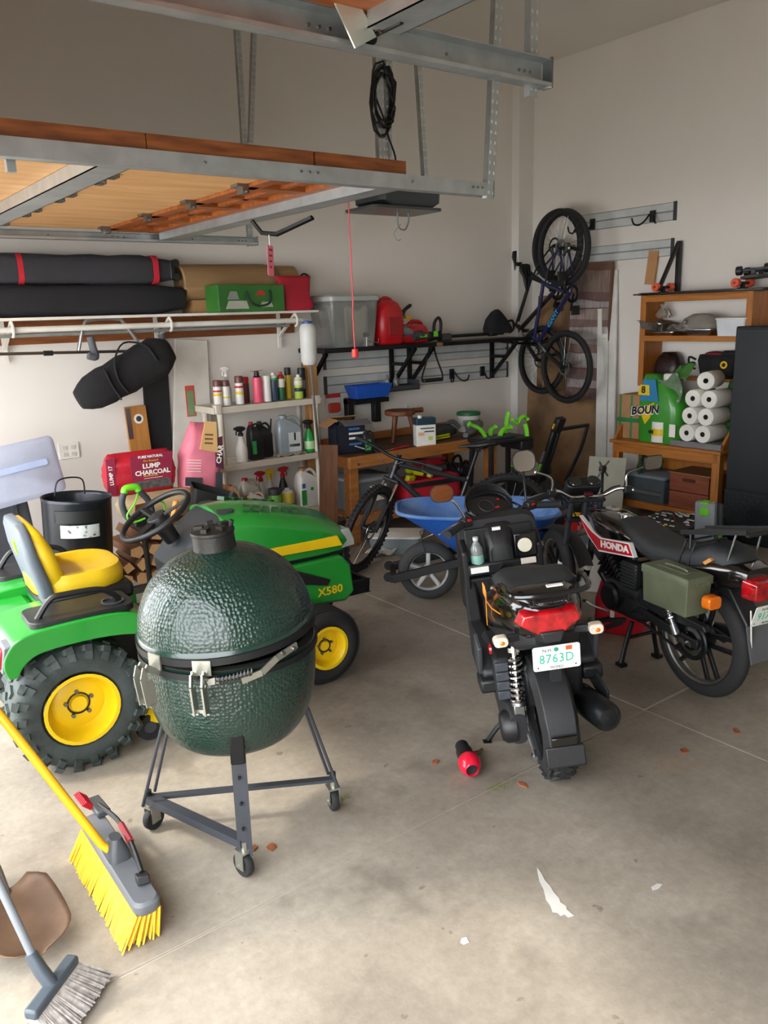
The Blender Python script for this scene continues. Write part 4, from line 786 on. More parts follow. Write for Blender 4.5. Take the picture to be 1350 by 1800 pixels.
# ================================================================ BICYCLES AND WHEELBARROW
def axrot(p, d, ang): return Matrix.Translation(p) @ Matrix.Rotation(math.radians(ang), 4, V(d)) @ Matrix.Translation(-V(p))
def bicycle(label, W, fm, R=.35, sad=.92, top=.93, steer=0, knobs=False, decal=None, grp=None, forkm=None):
    t = thing('bicycle', label, 'bicycle', group=grp); t.matrix_world = W
    ra, bb, st, ht, hb, fa = V((0, 0, R)), V((.43, 0, .30)), V((.30, 0, .66)), V((.83, 0, top-.10)), V((.88, 0, top-.23)), V((1.13, 0, R))
    ax = (ht-hb).normalized(); S = axrot(hb, ax, steer)
    def whl(c, M, disc):
        w = MB(); w.torus(R-.027, .027, 48, 8, M @ TM(c), sq=1.05)
        if knobs:
            for i in range(56):
                a = 2*PI*i/56
                for y, o in ((-.016, 0), (.016, .5)): w.box((0, 0, 0), (.012, .016, .018), M=M @ TM(c) @ Matrix.Rotation(a+o*2*PI/56, 4, 'Y') @ TM((R-.001, y, 0)))
        w.build('tyre', RUB, t)
        MB().lathe([(R-.05, -.012), (R-.066, -.008), (R-.066, .008), (R-.05, .012)], 48, M @ TM(c), ax='Y', closed=True).build('rim', BLKM, t)
        s = MB()
        for i in range(24):
            a = 2*PI*i/24; b = a+(.5 if i % 2 else -.5); y = .025 if i % 4 < 2 else -.025
            s.tube([M @ (c+V((.02*math.cos(b), y, .02*math.sin(b)))), M @ (c+V(((R-.06)*math.cos(a), 0, (R-.06)*math.sin(a))))], .0011, 4)
        o = s.build('spokes', STEEL, t); o['kind'] = 'stuff'
        MB().lathe([(.001, -.05), (.012, -.05), (.02, -.03), (.015, 0), (.02, .03), (.012, .05), (.001, .05)], 12, M @ TM(c), ax='Y').build('hub', BLK, t)
        MB().lathe([(.06, .03), (.08, .03), (.08, .033), (.06, .033)], 24, M @ TM(c), ax='Y', closed=True).build('brake_disc', STEEL, t)
    I = Matrix.Identity(4); whl(ra, I, 1); whl(fa, S, 1)
    f = MB().tube([bb, hb+V((-.015, 0, .03))], .024, 10).build('down_tube', fm, t)
    if decal: text('frame_lettering', decal[0], .06, decal[1], f, FACE(((bb.x+hb.x)/2, .0245, (bb.z+hb.z)/2), -(hb-bb), (0, 0, 1)) if decal[2] else FACE(((bb.x+hb.x)/2, .0245, (bb.z+hb.z)/2+.0), (bb-hb), V((0, 0, 1))), bold=.002, sx=1.15)
    MB().tube([st, ht+V((-.01, 0, -.03))], .019, 10).build('top_tube', fm, t)
    MB().tube([bb, st+(st-bb)*.08], .018, 10).build('seat_tube', fm, t)
    MB().tube([hb, ht], .024, 12).build('head_tube', fm, t)
    for s in (-1, 1):
        MB().tube(cr([bb+V((0, s*.03, 0)), V((.2, s*.055, .31)), ra+V((0, s*.06, 0))], 4), .010, 8).build('chain_stay', fm, t)
        MB().tube(cr([st+V((0, s*.02, -.05)), V((.17, s*.05, .51)), ra+V((0, s*.06, 0))], 4), .009, 8).build('seat_stay', fm, t)
        MB().tube([S @ (hb+V((.0, s*.055, -.03))), S @ (hb.lerp(fa, .45)+V((0, s*.062, 0)))], .014, 8).build('fork_stanchion', forkm or CHR, t)
        MB().tube([S @ (hb.lerp(fa, .4)+V((0, s*.062, 0))), S @ (fa+V((0, s*.06, 0)))], .02, 8).build('fork_lower', BLK, t)
    MB().tube([S @ (hb+V((0, y, -.02))) for y in (-.065, -.03, .03, .065)], .018, 8).build('fork_crown', BLK, t)
    MB().tube(cr([S @ V((hb.lerp(fa, .45).x+.02, y, hb.lerp(fa, .45).z+z)) for y, z in ((-.062, 0), (-.05, .05), (0, .065), (.05, .05), (.062, 0))], 4), .012, 8).build('fork_arch', BLK, t)
    seat = st.lerp(bb, -(sad-.04-st.z)/(st.z-bb.z)*1.0)
    MB().tube([st, seat], .0145, 10).build('seat_post', BLKM, t)
    sd = MB().loft([[(seat.x+x, a, seat.z+.03+z+b*(1 if b > 0 else .6)) for a, b in rrect(w, h, h*.45, 4)] for x, w, h, z in ((-.13, .06, .03, .012), (-.12, .13, .045, .014), (-.06, .14, .05, .01), (.0, .08, .045, 0), (.08, .045, .035, 0), (.13, .03, .025, -.004), (.145, .015, .012, -.008))])
    sd.build('saddle', BLK, t, ang=70)
    MB().tube([(seat.x-.08, .02, seat.z+.02), (seat.x, .02, seat.z), (seat.x+.08, .02, seat.z+.02)], .004, 6).tube([(seat.x-.08, -.02, seat.z+.02), (seat.x, -.02, seat.z), (seat.x+.08, -.02, seat.z+.02)], .004, 6).box(seat, (.04, .05, .03)).build('saddle_rails', BLKM, t)
    stm = ht+V((.055, 0, .045))
    MB().tube([S @ (ht+ax*.0), S @ (ht+ax*.05)], .02, 10).tube([S @ (ht+ax*.035), S @ stm], .016, 8).build('stem', BLK, t)
    MB().tube(cr([S @ (stm+V(p)) for p in ((-.05, .37, .02), (-.02, .2, .02), (0, .05, 0), (0, -.05, 0), (-.02, -.2, .02), (-.05, -.37, .02))], 4), .0125, 10).build('handlebar', BLKM, t)
    for s in (-1, 1):
        MB().cyl(S @ (stm+V((-.05, s*.375, .02))), S @ (stm+V((-.03, s*.255, .02))), .017, n=12).build('grip', RUB, t)
        MB().tube([S @ (stm+V(p)) for p in ((-.02, s*.23, .01), (.03, s*.25, -.01), (.02, s*.34, -.02))], .006, 6).build('brake_lever', STEEL, t)
        MB().tube(cr([S @ (stm+V((-.02, s*.22, .01))), S @ (stm+V((.09, s*.12, .03))), S @ (stm+V((.09, 0, -.06))), hb+V((.03, 0, .06))], 5), .0028, 5).build('brake_cable', BLK, t)
    MB().lathe([(.06, -.004), (.085, -.004), (.085, .004), (.06, .004)], 28, TM(bb+V((0, -.045, 0))), ax='Y', closed=True).build('chainring', BLKM, t)
    MB().lathe([(.02, -.06), (.05, -.055), (.045, -.04), (.03, -.03)], 20, TM(ra), ax='Y').build('cassette', STEEL, t)
    for s, a in ((-1, 20), (1, 200)):
        e = bb+V((.17*math.cos(math.radians(a)), s*.075, .17*math.sin(math.radians(a)))); MB().tube([bb+V((0, s*.06, 0)), e], .011, 8).build('crank', BLKM, t); MB().box(e+V((0, s*.06, 0)), (.09, .1, .02)).build('pedal', BLK, t, bevel=.004)
    MB().tube(cr([bb+V((0, -.045, .085)), ra+V((0, -.045, .045)), ra+V((-.045, -.045, 0)), ra+V((.0, -.045, -.05)), ra+V((.02, -.045, -.12)), bb+V((0, -.045, -.085)), bb+V((.085, -.045, 0))], 5, True), .004, 5, closed=True).build('chain', BLKM, t)
    MB().bar(ra+V((.0, -.055, -.04)), ra+V((.03, -.055, -.13)), .02, .03).build('derailleur', BLK, t)
    return t
def place(o, fwd, upv):
    x = V(fwd).normalized(); y = V(upv).cross(x).normalized(); z = x.cross(y)
    return Matrix(((x.x, y.x, z.x, o[0]), (x.y, y.y, z.y, o[1]), (x.z, y.z, z.z, o[2]), (0, 0, 0, 1)))
b = bicycle('black mountain bike standing in front of the wooden workbench', place((4.38, 4.27, 0), (-.87, .60, 0), (.05, .07, 1)), mat('bike_grey', '2a2c30', .3, .3), R=.35, sad=.93, top=.93, steer=62, knobs=True)
NAVY = mat('bike_navy', '1f2350', .3, coat=.4); CHAR = mat('bike_charcoal', '26262a', .35, coat=.3)
bicycle('navy blue mountain bike hanging tail-up on the wall, nearer to camera', place((6.30, 5.10, 2.49), (.02, -.04, -1), (.12, 1, 0)), NAVY, R=.36, sad=.93, top=.95, steer=0, decal=('GIANT', mat('decal_cyan', '2f9fd8', .4), 0), grp='bikes hanging on the right wall')
bicycle('dark grey mountain bike hanging behind the navy one on the wall', place((6.44, 5.31, 2.46), (.0, .16, -1), (.10, 1, .16)), CHAR, R=.35, sad=.92, top=.93, steer=0, grp='bikes hanging on the right wall')
# wheelbarrow
BLUE = mat('barrow_blue', '1f55a8', .42, var=.1, vs=5); BLUEI = mat('barrow_blue_worn', '3f6cb0', .6, col2='6e8fc0', vs=4)
t = thing('wheelbarrow', 'blue plastic wheelbarrow with black frame beside the workbench', 'wheelbarrow', (3.40, 4.06, 0), -38)
R = .205
road_tyre(MB(), R, .10, 40, depth=.06).build('tyre', mat('barrow_tyre', '343536', .75), t, loc=(0, 0, R))
MB().lathe([(.145, -.03), (.138, -.034), (.13, -.02), (.125, -.015), (.125, .015), (.13, .02), (.138, .034), (.145, .03)], 40, ax='Y', closed=True).build('rim', mat('rim_silver', 'c7c8c6', .4, .3), t, loc=(0, 0, R))
sp = MB()
for k in range(5):
    a = 2*PI*k/5+.3; sp.bar((.02*math.cos(a), 0, .02*math.sin(a)), (.13*math.cos(a), 0, .13*math.sin(a)), .03, .055, (0, 1, 0))
sp.lathe([(.001, -.025), (.04, -.025), (.045, 0), (.04, .025), (.001, .025)], 20, ax='Y').build('wheel_spokes', mat('rim_silver', 'c7c8c6', .4), t, loc=(0, 0, R), bevel=.008)
MB().cyl((0, -.11, R), (0, .11, R), .01, n=10).build('axle', STEEL, t)
def trayring(x0, x1, w0, w1, z, k=6, zz=0):
    c = (x0+x1)/2; o = rrect(x1-x0, 1, (.3 if z > .6 else .2) if z > .4 else .12, k)
    return [(c+a, b*(w0+(w1-w0)*(a/(x1-x0)+.5)), z+zz*(a/(x1-x0))) for a, b in o]
outer = [trayring(.22, .66, .32, .36, .335), trayring(.04, .76, .45, .5, .48, zz=-.02), trayring(-.20, .86, .58, .66, .63, zz=-.03)]
inner = [trayring(-.185, .845, .56, .64, .63, zz=-.03), trayring(.05, .75, .43, .48, .49, zz=-.02), trayring(.23, .65, .3, .34, .35)]
MB().loft(outer, True, False).build('tray', BLUE, t, ang=60)
MB().loft(inner, False, True).build('tray_inside', BLUEI, t, ang=60)
MB().tube([V(p)+V((0, 0, .002)) for p in trayring(-.20, .86, .58, .66, .63, zz=-.03)], .013, 8, closed=True).build('tray_rim', BLUEI, t)
text('maker_letter', 'K', .085, mat('decal_pale', 'a9c4e4', .5), t, FACE((.21, -.246, .505), (1, -.05, 0), (0, -.5, 1)), bold=.006, sx=1.15)
for s in (-1, 1):
    MB().bar((-.24, s*.14, R-.01), (.30, s*.15, .325), .035, .055).build('frame_bar', BLK, t, bevel=.004)
    MB().bar((.28, s*.15, .32), (.75, s*.22, .42), .03, .04).build('frame_rail', BLK, t, bevel=.003)
    MB().tube([(.6, s*.2, .39), (1.02, s*.27, .53), (1.16, s*.28, .575)], .02, 10).build('handle', mat('handle_wood', '6b6157', .6), t); MB().tube([(1.1, s*.278, .555), (1.24, s*.285, .60)], .024, 10).build('handle_grip', mat('grip_blue', '2c4a80', .5), t)
    MB().tube([(.6, s*.19, .38), (.72, s*.24, .02), (.82, s*.24, .02), (.86, s*.24, .45)], .014, 8).build('leg', BLK, t)
    MB().tube([(-.02, s*.10, .36), (-.05, s*.10, .45), (.06, s*.11, .5)], .005, 6).build('brace_rod', STEEL, t)
MB().bar((-.24, -.15, R-.01), (-.24, .15, R-.01), .04, .05).build('front_bar', BLK, t, bevel=.004)
for s in (-1, 1): MB().lathe([(.001, -.012), (.03, -.012), (.034, 0), (.03, .012), (.001, .012)], 14, TM((-.27, s*.13, R)), ax='Y').build('tip_guard', BLK, t)
MB().bar((.75, -.25, .25), (.75, .25, .25), .02, .02).build('leg_brace', BLK, t)
# ================================================================ WORKBENCH
BW = mat('bench_wood', 'b5763a', .55, col2='9a602b', vs=4, streak=(1, 8, 8), bump=.05); BTOP = mat('bench_top', '6b4a2c', .65, col2='4d3622', vs=4, streak=(1, 6, 6), bump=.06); DWOOD = mat('dark_board', '6e4526', .65, col2='553218', vs=4, streak=(8, 8, 1))
def wood_box(p, name, a, b, m=BW, bevel=.004, **k): return MB().b2(a, b).build(name, m, p, bevel=bevel, **k)
t = thing('workbench', 'wooden workbench with lower shelf along the back wall', 'workbench', (3.76, 5.44, 0))
for k in range(5): wood_box(t, 'top_plank', (0, .03+k*.143, .73), (1.72, .03+k*.143+.139, .765), BTOP)
wood_box(t, 'front_rail', (-.02, 0, .675), (1.74, .038, .772)); wood_box(t, 'back_splash', (0, .735, .73), (1.74, .765, .83)); wood_box(t, 'side_rail', (-.02, .038, .675), (.02, .73, .765)); wood_box(t, 'side_rail', (1.70, .038, .675), (1.74, .73, .765))
for x in (0, 1.62):
    for y in (.04, .64): wood_box(t, 'leg', (x, y, 0), (x+.09, y+.09, .73))
for k in range(6): wood_box(t, 'shelf_slat', (.0, .06+k*.11, .235), (1.71, .06+k*.11+.095, .255))
wood_box(t, 'shelf_rail', (.0, .035, .17), (1.71, .055, .25)); MB().cyl((.06, -.004, .71), (.06, -.012, .71), .012, n=10).build('bolt', STEEL, t)
# tall brown board leaning at the end of the bench
tag(MB().b2((-.075, -.02, 0), (.075, .02, .90)).build('timber_board', DWOOD, None, loc=(3.50, 5.46, .002), rot=(-3, 3, -30), bevel=.004), 'dark brown timber board standing between shelf unit and workbench', 'board')
wl = tag(MB().b2((-.045, -.045, 0), (.045, .045, 1.62)).build('timber_post', mat('post_wood', 'b98a52', .6, col2='a0703c', vs=4, streak=(8, 8, 1)), None, loc=(3.78, 6.05, 0), bevel=.004), 'pale wooden post standing behind the plastic shelf unit', 'post')
# things on the bench
BZ = .765
t = thing('milking_stool', 'small round three-legged wooden stool on the workbench', 'stool', (4.60, 5.85, BZ)); SW = mat('stool_wood', '7a4526', .5, col2='5e3117', vs=5, streak=(6, 6, 1))
MB().lathe([(.001, .25), (.135, .25), (.142, .257), (.142, .285), (.135, .293), (.001, .295)], 32).build('seat', SW, t)
MB().tube([(.13, 0, .273), (.25, -.02, .273)], .024, 12).build('handle', SW, t)
for a in (200, 320, 80):
    c, s_ = math.cos(math.radians(a)), math.sin(math.radians(a)); MB().tube([(c*.085, s_*.085, .255), (c*.14, s_*.14, .008)], [.024, .019], 10).build('leg', SW, t)
def tin(name, label, loc, w, d, h, body, topm, cap=WHT, rz=0, lbl=()):
    t = thing(name, label, 'can', loc, rz)
    MB().prism(rrect(w, d, .008), 0, h*.76, 'XY').build('tin_body', body, t); MB().prism(rrect(w*1.01, d*1.01, .008), h*.76, h, 'XY').build('tin_band', topm, t)
    MB().lathe([(.02, h), (.02, h+.02), (.017, h+.024), (.001, h+.024)], 14, TM((-w*.25, -d*.1, 0))).build('cap', cap, t)
    for i, (x0, x1, z0, z1, m) in enumerate(lbl): MB().b2((x0*w, -d/2-.0012, z0*h), (x1*w, -d/2+.001, z1*h)).build('label_print', m, t)
    return t
tin('solvent_tin', 'white rectangular solvent tin with dark blue top on the workbench', (4.62, 5.53, BZ), .18, .11, .245, WHT, mat('tin_navy', '15384a', .35), rz=-22, lbl=((-.3, .4, .62, .66, DGREY), (-.1, .4, .5, .54, BLK), (-.42, -.1, .38, .5, mat('print_peach', 'e3b08c', .6)), (.1, .32, .2, .34, mat('print_lime', 'b5cf5a', .6))))
t = thing('open_carton', 'dark open carton of bottles on the left end of the workbench', 'box', (3.93, 5.75, BZ), -12)
KB = mat('carton_navy', '141a2a', .55); 
for a, b in (((-.13, -.10, 0), (.13, -.09, .25)), ((-.13, .09, 0), (.13, .10, .25)), ((-.13, -.10, 0), (-.12, .10, .25)), ((.12, -.10, 0), (.13, .10, .25)), ((-.13, -.1, 0), (.13, .1, .01))): wood_box(t, 'carton_side', a, b, KB, 0)
MB().box((-.17, 0, .265), (.12, .2, .006), (0, -28, 0)).build('carton_flap', CARD, t); MB().box((0, .15, .275), (.26, .11, .006), (-22, 0, 0)).build('carton_flap', CARD, t)
MB().box((.03, -.15, .268), (.25, .12, .004), (16, 0, 0)).build('carton_flap', mat('flap_foil', '6e6a6c', .4), t)
for k, (z, w_) in enumerate(((.20, .1), (.16, .14), (.12, .08), (.07, .12))): MB().b2((-.02, -.1015, z), (-.02+w_, -.0995, z+.018)).build('carton_print', (mat('print_blue', '3d6fae', .6), PAPER, PAPER, mat('print_blue', '3d6fae', .6))[k], t)
for k, (x, m_) in enumerate(((-.06, JY), (.03, mat('print_blue', '3d6fae', .6)))): bottle_small('oil_bottle', ('small yellow bottle inside the open carton', 'small blue bottle inside the open carton')[k], (3.93+x, 5.75, BZ+.012), 1.6, BLK, m_, None)
def jug(name, label, loc, w, d, h, m, capm, rz=0, lbl=None, handle=True, cat='jug', sl=.35, grp=None):
    """moulded jug: sloping shoulder, off-centre neck, loop handle"""
    t = thing(name, label, cat, loc, rz, grp); r = min(w, d)*.22
    R_ = lambda z, k, kd=1, ox=0: [(ox+a*k, b*kd, z) for a, b in rrect(w, d, r, 4)]
    nx = -w*.22
    MB().loft([R_(0, .94, .94), R_(h*.02, 1, 1), R_(h*.62, 1, 1), R_(h*.72, .9, .95, nx*.12), R_(h*.84, .55, .6, nx*.8), R_(h*.9, .28, .42, nx), R_(h*.94, .25, .38, nx)]).build('jug_body', m, t, ang=55)
    MB().lathe([(w*.15, h*.92), (w*.15, h*.995), (w*.13, h), (.001, h)], 14, TM((nx, 0, 0))).build('cap', capm, t)
    if handle: MB().tube(cr([(nx+w*.12, 0, h*.90), (w*.2, 0, h*.93), (w*.42, 0, h*.82), (w*.46, 0, h*.66), (w*.42, 0, h*.55)], 4), [w*.07]*17, 8).build('handle', m, t)
    if lbl:
        for (x0, x1, z0, z1, lm) in lbl: MB().b2((x0*w, -d/2-.0015, z0*h), (x1*w, -d/2+.002, z1*h)).build('label_print', lm, t)
    return t
LB = mat('print_blue', '3d6fae', .6)
jug('oil_bottle', 'black oil bottle with green label beside the open carton', (4.02, 5.56, BZ), .10, .07, .2, BLK, BLK, -15, ((-.4, .1, .15, .6, mat('print_green', '2f9a4a', .5)),), cat='bottle')
# sander and cords
t = thing('belt_sander', 'grey and yellow power tool with coiled cord on the workbench', 'power tool', (4.98, 5.72, BZ), 10)
MB().loft([ring(-.16, .05, .1, .09, .03), ring(-.05, .07, .12, .13, .04), ring(.1, .07, .11, .12, .04), ring(.2, .05, .06, .06, .02)]).build('tool_body', DGREY, t)
for z in (.012, .034): MB().b2((-.20, -.075, z), (.04, -.055, z+.014)).build('yellow_stripe', mat('hi_yellow', 'd7dc1f', .45), t)
MB().tube(cr([(.1, 0, .12), (.14, .02, .13), (.22, .02, .13), (.28, .0, .07)], 5), .022, 8).build('tool_handle', GREY, t)
coil('cable_heap', 'black cord heaped behind the solvent tin', (4.95, 5.95, BZ+.07), .10, .006, 5, BLK, 5, 1.0)
t = thing('tool_nozzle', 'grey vacuum tool lying in front of the white bucket', 'tool', (5.30, 5.62, BZ), 25)
MB().loft([ring(-.2, .03, .05, .04, .015), ring(-.05, .05, .07, .07, .03), ring(.08, .07, .09, .09, .04), ring(.16, .09, .08, .07, .03)]).build('tool_body', GREY, t); MB().ell((.03, .04, .08), (.08, .05, .06)).build('tool_motor', GREY, t)
t = thing('bucket', 'white plastic tub with green lid on the back of the workbench', 'bucket', (5.48, 5.88, BZ))
MB().lathe([(.001, 0), (.10, 0), (.102, .005), (.112, .165), (.115, .17)], 32).build('tub', WHT, t); MB().lathe([(.118, .16), (.118, .19), (.105, .192), (.103, .183), (.001, .183)], 32).build('lid', mat('lid_green', '1c6a3c', .4), t)
MB().lathe([(.1125, .06), (.1135, .061), (.1145, .12), (.1125, .121)], 32, a0=200, a1=330).build('label_wrap', mat('tub_print', '8b8f8c', .6), t)
for lab, x, y in (('red handled pliers lying near the bench front edge', 4.22, 5.50), ('red and black screwdriver lying by the stool', 4.34, 5.53)):
    t = thing('hand_tool', lab, 'tool', (x, y, BZ+.012), 8); MB().tube([(-.10, 0, 0), (.02, 0, 0)], .004, 6).build('shaft', STEEL, t); MB().tube([(.02, 0, 0), (.04, 0, 0), (.12, .01, 0)], [.008, .012, .01], 8).build('grip', RED, t)
# ---- stand with lime clamps (bike stand head / tripod tray)
t = thing('work_stand', 'black folding work stand with lime green clamps at the bench end', 'stand', (5.05, 5.02, 0), -6)
MB().b2((-.24, -.16, .80), (.24, .16, .84)).build('stand_top', BLK, t, bevel=.012); MB().b2((-.20, -.1, .84), (.1, .02, .862)).build('tray', DGREY, t, bevel=.006); MB().b2((.12, -.15, .72), (.26, .15, .82)).build('end_block', BLK, t, bevel=.015)
for x, y in ((-.2, -.13), (.2, -.13), (-.2, .13), (.2, .13)): MB().bar((x, y, .80), (x*1.15, y*1.25, .0), .04, .03).build('leg', BLK, t)
for i, (x, y, q) in enumerate(((-.20, -.05, [(0, 0, .03), (-.06, 0, .10), (-.16, .02, .15)]), (-.10, .0, [(0, 0, .02), (.0, 0, .07), (.05, 0, .09)]), (.02, -.05, [(-.08, -.02, .02), (-.02, 0, .07), (.06, 0, .08)]), (.10, .04, [(0, 0, .02), (.01, 0, .13), (.03, 0, .2)]), (.20, -.02, [(-.08, .0, .14), (-.02, 0, .10), (.0, 0, .13), (.05, 0, .16), (.09, 0, .13)]), (.20, -.10, [(0, 0, .1), (.0, -.02, .05), (0, -.03, -.03)]))):
    MB().tube(cr([V(p)+V((x, y, .84)) for p in q], 4), [.023]*((len(q)-1)*4)+[.032], 8, sq=.7).build('lime_clamp', GRN, t)
# ---- under the bench
def tote(name, label, loc, w, d, h, m, lidm, rz=0, grp=None, lbl=None, bulge=1.12, cat='storage box'):
    t = thing(name, label, cat, loc, rz, grp)
    MB().loft([[(a*w, b*d, z) for a, b in rrect(1, 1, .08)] for w, d, z in ((w/bulge, d/bulge, 0), (w, d, h*.9))]).build('tub', m, t)
    MB().loft([[(a*w, b*d, z) for a, b in rrect(1, 1, .08)] for w, d, z in ((w*1.04, d*1.04, h*.88), (w*1.05, d*1.05, h*.96), (w*.96, d*.95, h))]).build('lid', lidm, t, bevel=.003)
    if lbl: MB().b2((-.1*w, -d*.49, h*.3), (.3*w, -d*.5-.012, h*.75)).build('label_paper', lbl, t)
    return t
CLR2 = mat('clear_tote', 'b9bfc0', .25, trans=.55, alpha=1); CLRL = mat('tote_lid_grey', '8d9397', .4)
tote('storage_tote', 'clear grey storage tote with paper label under the workbench', (4.05, 5.72, .257), .42, .36, .30, mat('tote_grey', '7d8588', .3, trans=.35), CLRL, lbl=mat('print_paper', 'dcd2c6', .7))
RB = mat('bag_red', 'c0182c', .75, bump=.2, bs=90)
t = thing('tool_bag', 'open red and black tool bag with yellow tools under the workbench', 'bag', (4.72, 5.62, .257), -8)
MB().loft([[(a, b*.9, z) for a, b in rrect(w, d, .06)] for w, d, z in ((.56, .28, 0), (.6, .30, .05), (.58, .28, .2))], True, False).loft([[(a, b*.9, z) for a, b in rrect(w, d, .06)] for w, d, z in ((.56, .26, .2), (.56, .26, .03))], False, True).build('bag_body', RB, t)
MB().box((.1, .15, .24), (.36, .012, .2), (18, 0, 0)).build('bag_flap', RB, t, bevel=.005); MB().tube([(.26, -.12, .22), (.28, .12, .3), (-.08, .19, .34), (-.28, .13, .25)], .012, 6).build('bag_edge', BLK, t)
for y in (-.135, -.13): pass
MB().b2((-.3, -.145, .14), (.3, -.13, .18)).build('bag_band', FAB, t)
for i, (x, y, z, a) in enumerate(((-.2, -.02, .2, 20), (-.08, .02, .25, -30), (.02, -.02, .22, 50), (-.14, .06, .27, 10), (.1, .05, .24, -20))): MB().box((x, y, z), (.10, .05, .07), (20, 10, a)).build('yellow_tool', mat('hi_yellow', 'd7dc1f', .45), t, bevel=.012)
MB().tube([(.0, 0, .24), (.2, .02, .26)], .035, 10).build('grey_tool', DGREY, t)
t = thing('small_engine', 'dark dusty engine part under the right end of the workbench', 'engine', (5.20, 5.75, .257), 20)
MB().box((0, 0, .12), (.22, .2, .22)).build('engine_block', DGREY, t, bevel=.03); MB().torus(.09, .015, 24, 8, TM((-.04, -.12, .18))).build('pulley', BLKM, t); MB().tube(cr([(-.1, 0, .22), (-.05, 0, .3), (.06, 0, .3), (.1, 0, .22)], 4), .014, 8).build('carry_handle', BLK, t)
tote('storage_box', 'low clear box with white lid on the floor under the workbench', (3.98, 5.16, 0), .42, .30, .15, mat('tote_clear', 'a7b3b8', .2, trans=.5), WHT, -45)
tag(MB().grid(lambda u, v: (-.12+.24*u, -.06+.12*v, .04+.03*math.sin(u*7+v*3)*math.cos(v*9)), 14, 8).build('rag', mat('rag_white', 'c3bfb8', .9), None, loc=(3.78, 5.1, .0), solid_=.01), 'crumpled pale rag behind the bicycle front wheel', 'rag')
tag(MB().b2((-.09, -.06, 0), (.09, .06, .003)).build('paper_sheet', PAPER, None, loc=(3.36, 5.12, .001), rot=(0, 0, 20)), 'sheet of white paper on the floor in front of the brown board', 'paper')
# ================================================================ BLACK WALL SHELF AND SLAT WALL
SLAT = mat('slatwall_grey', 'c6c9c8', .5)
def slatwall(label, M, L, h, n=2):
    t = thing('slat_panel', label, 'wall rail', group='slotted wall rails'); t.matrix_world = M
    hh = h/n
    for k in range(n): MB().b2((0, -.018, k*hh+.006), (L, 0, (k+1)*hh-.006)).build('slat', SLAT, t, bevel=.003)
    MB().b2((0, -.008, 0), (L, 0, h)).build('backing', mat('slat_groove', '8d9190', .6), t)
    for x in (.01, L-.01): MB().b2((x-.012, -.022, -.003), (x+.012, 0, h+.003)).build('end_cap', DGREY, t)
    for k in range(4): MB().cyl((.15+k*(L-.3)/3, -.018, h*.5), (.15+k*(L-.3)/3, -.021, h*.5), .006, n=8).build('screw', STEEL, t)
    return t
slatwall('lower grey slotted rail on the back wall under the black shelf', Matrix.Translation((4.08, WY, 1.215)), 2.36, .16)
slatwall('upper grey slotted rail on the back wall behind shelf brackets', Matrix.Translation((4.08, WY, 1.44)), 2.36, .15)
RX = Matrix.Rotation(math.radians(-90), 4, 'Z')
slatwall('upper grey slotted rail on the right wall above the bikes hooks', Matrix.Translation((WX, 5.62, 2.645)) @ RX, 1.13, .155)
slatwall('lower grey slotted rail on the right wall under the first rail', Matrix.Translation((WX, 5.55, 2.34)) @ RX, 1.05, .15)
t = thing('wall_shelf', 'long black metal shelf on brackets on the back wall', 'shelf', (0, 0, 0))
MB().b2((3.80, 5.84, 1.605), (5.19, 6.26, 1.645)).build('shelf_board', BLKM, t, bevel=.006); MB().b2((5.21, 5.90, 1.605), (6.42, 6.26, 1.64)).build('shelf_board', BLKM, t, bevel=.006)
for x in (3.86, 4.84, 5.06, 6.18):
    MB().b2((x-.02, 6.25, 1.22), (x+.02, 6.278, 1.61)).build('bracket_back', BLKM, t); MB().bar((x, 6.25, 1.26), (x, 5.90, 1.60), .03, .03, (1, 0, 0)).build('bracket_arm', BLKM, t); MB().bar((x, 6.25, 1.45), (x, 6.08, 1.45), .03, .03).build('bracket_tie', BLKM, t)
MB().b2((5.05, 5.835, 1.61), (5.12, 5.842, 1.64)).build('maker_sticker', mat('sticker_tan', '8a6a4a', .6), t)
SZ = 1.645
t = tote('storage_bin', 'tall clear plastic bin with paper inside on the black wall shelf', (4.14, 6.02, SZ), .50, .38, .44, mat('bin_clear', 'cfd3d0', .12, trans=.8), mat('bin_lid', 'a9adab', .35), bulge=1.18)
tag(MB().grid(lambda u, v: (-.10+.2*u, .05*math.sin(u*4+v), .30*v+.02*math.sin(u*9)), 10, 8).build('paper_bag', mat('cream_paper', 'd5cdb6', .8), None, loc=(4.22, 6.02, SZ+.04), solid_=.02), 'cream paper bag standing inside the clear plastic bin', 'bag')
t = thing('fuel_can', 'large upright red fuel can next to the clear bin', 'fuel can', (4.55, 5.98, SZ), 0)
MB().loft([[(a, b, z) for a, b in rrect(w, d, .07, 5)] for w, d, z in ((.24, .26, 0), (.27, .3, .02), (.28, .3, .2), (.26, .29, .30), (.2, .26, .36), (.1, .2, .39))]).build('can_body', RED, t, ang=55)
MB().tube(cr([(-.08, -.02, .34), (-.02, -.02, .40), (.06, -.02, .385), (.10, -.02, .3)], 4), .022, 8).build('handle', RED, t); MB().b2((-.06, -.156, .08), (.06, -.15, .24)).build('side_dent', mat('red_dark', '8f0f19', .4), t, bevel=.01); MB().cyl((-.1, 0, .37), (-.07, 0, .41), .025, n=12).build('cap', BLK, t)
t = thing('fuel_can', 'low red fuel can with green and yellow spout on the wall shelf', 'fuel can', (4.86, 6.02, SZ), 0)
MB().loft([[(a, b, z) for a, b in rrect(w, d, .06, 5)] for w, d, z in ((.30, .22, 0), (.34, .25, .02), (.34, .25, .1), (.3, .22, .15), (.2, .14, .17))]).build('can_body', RED, t, ang=55)
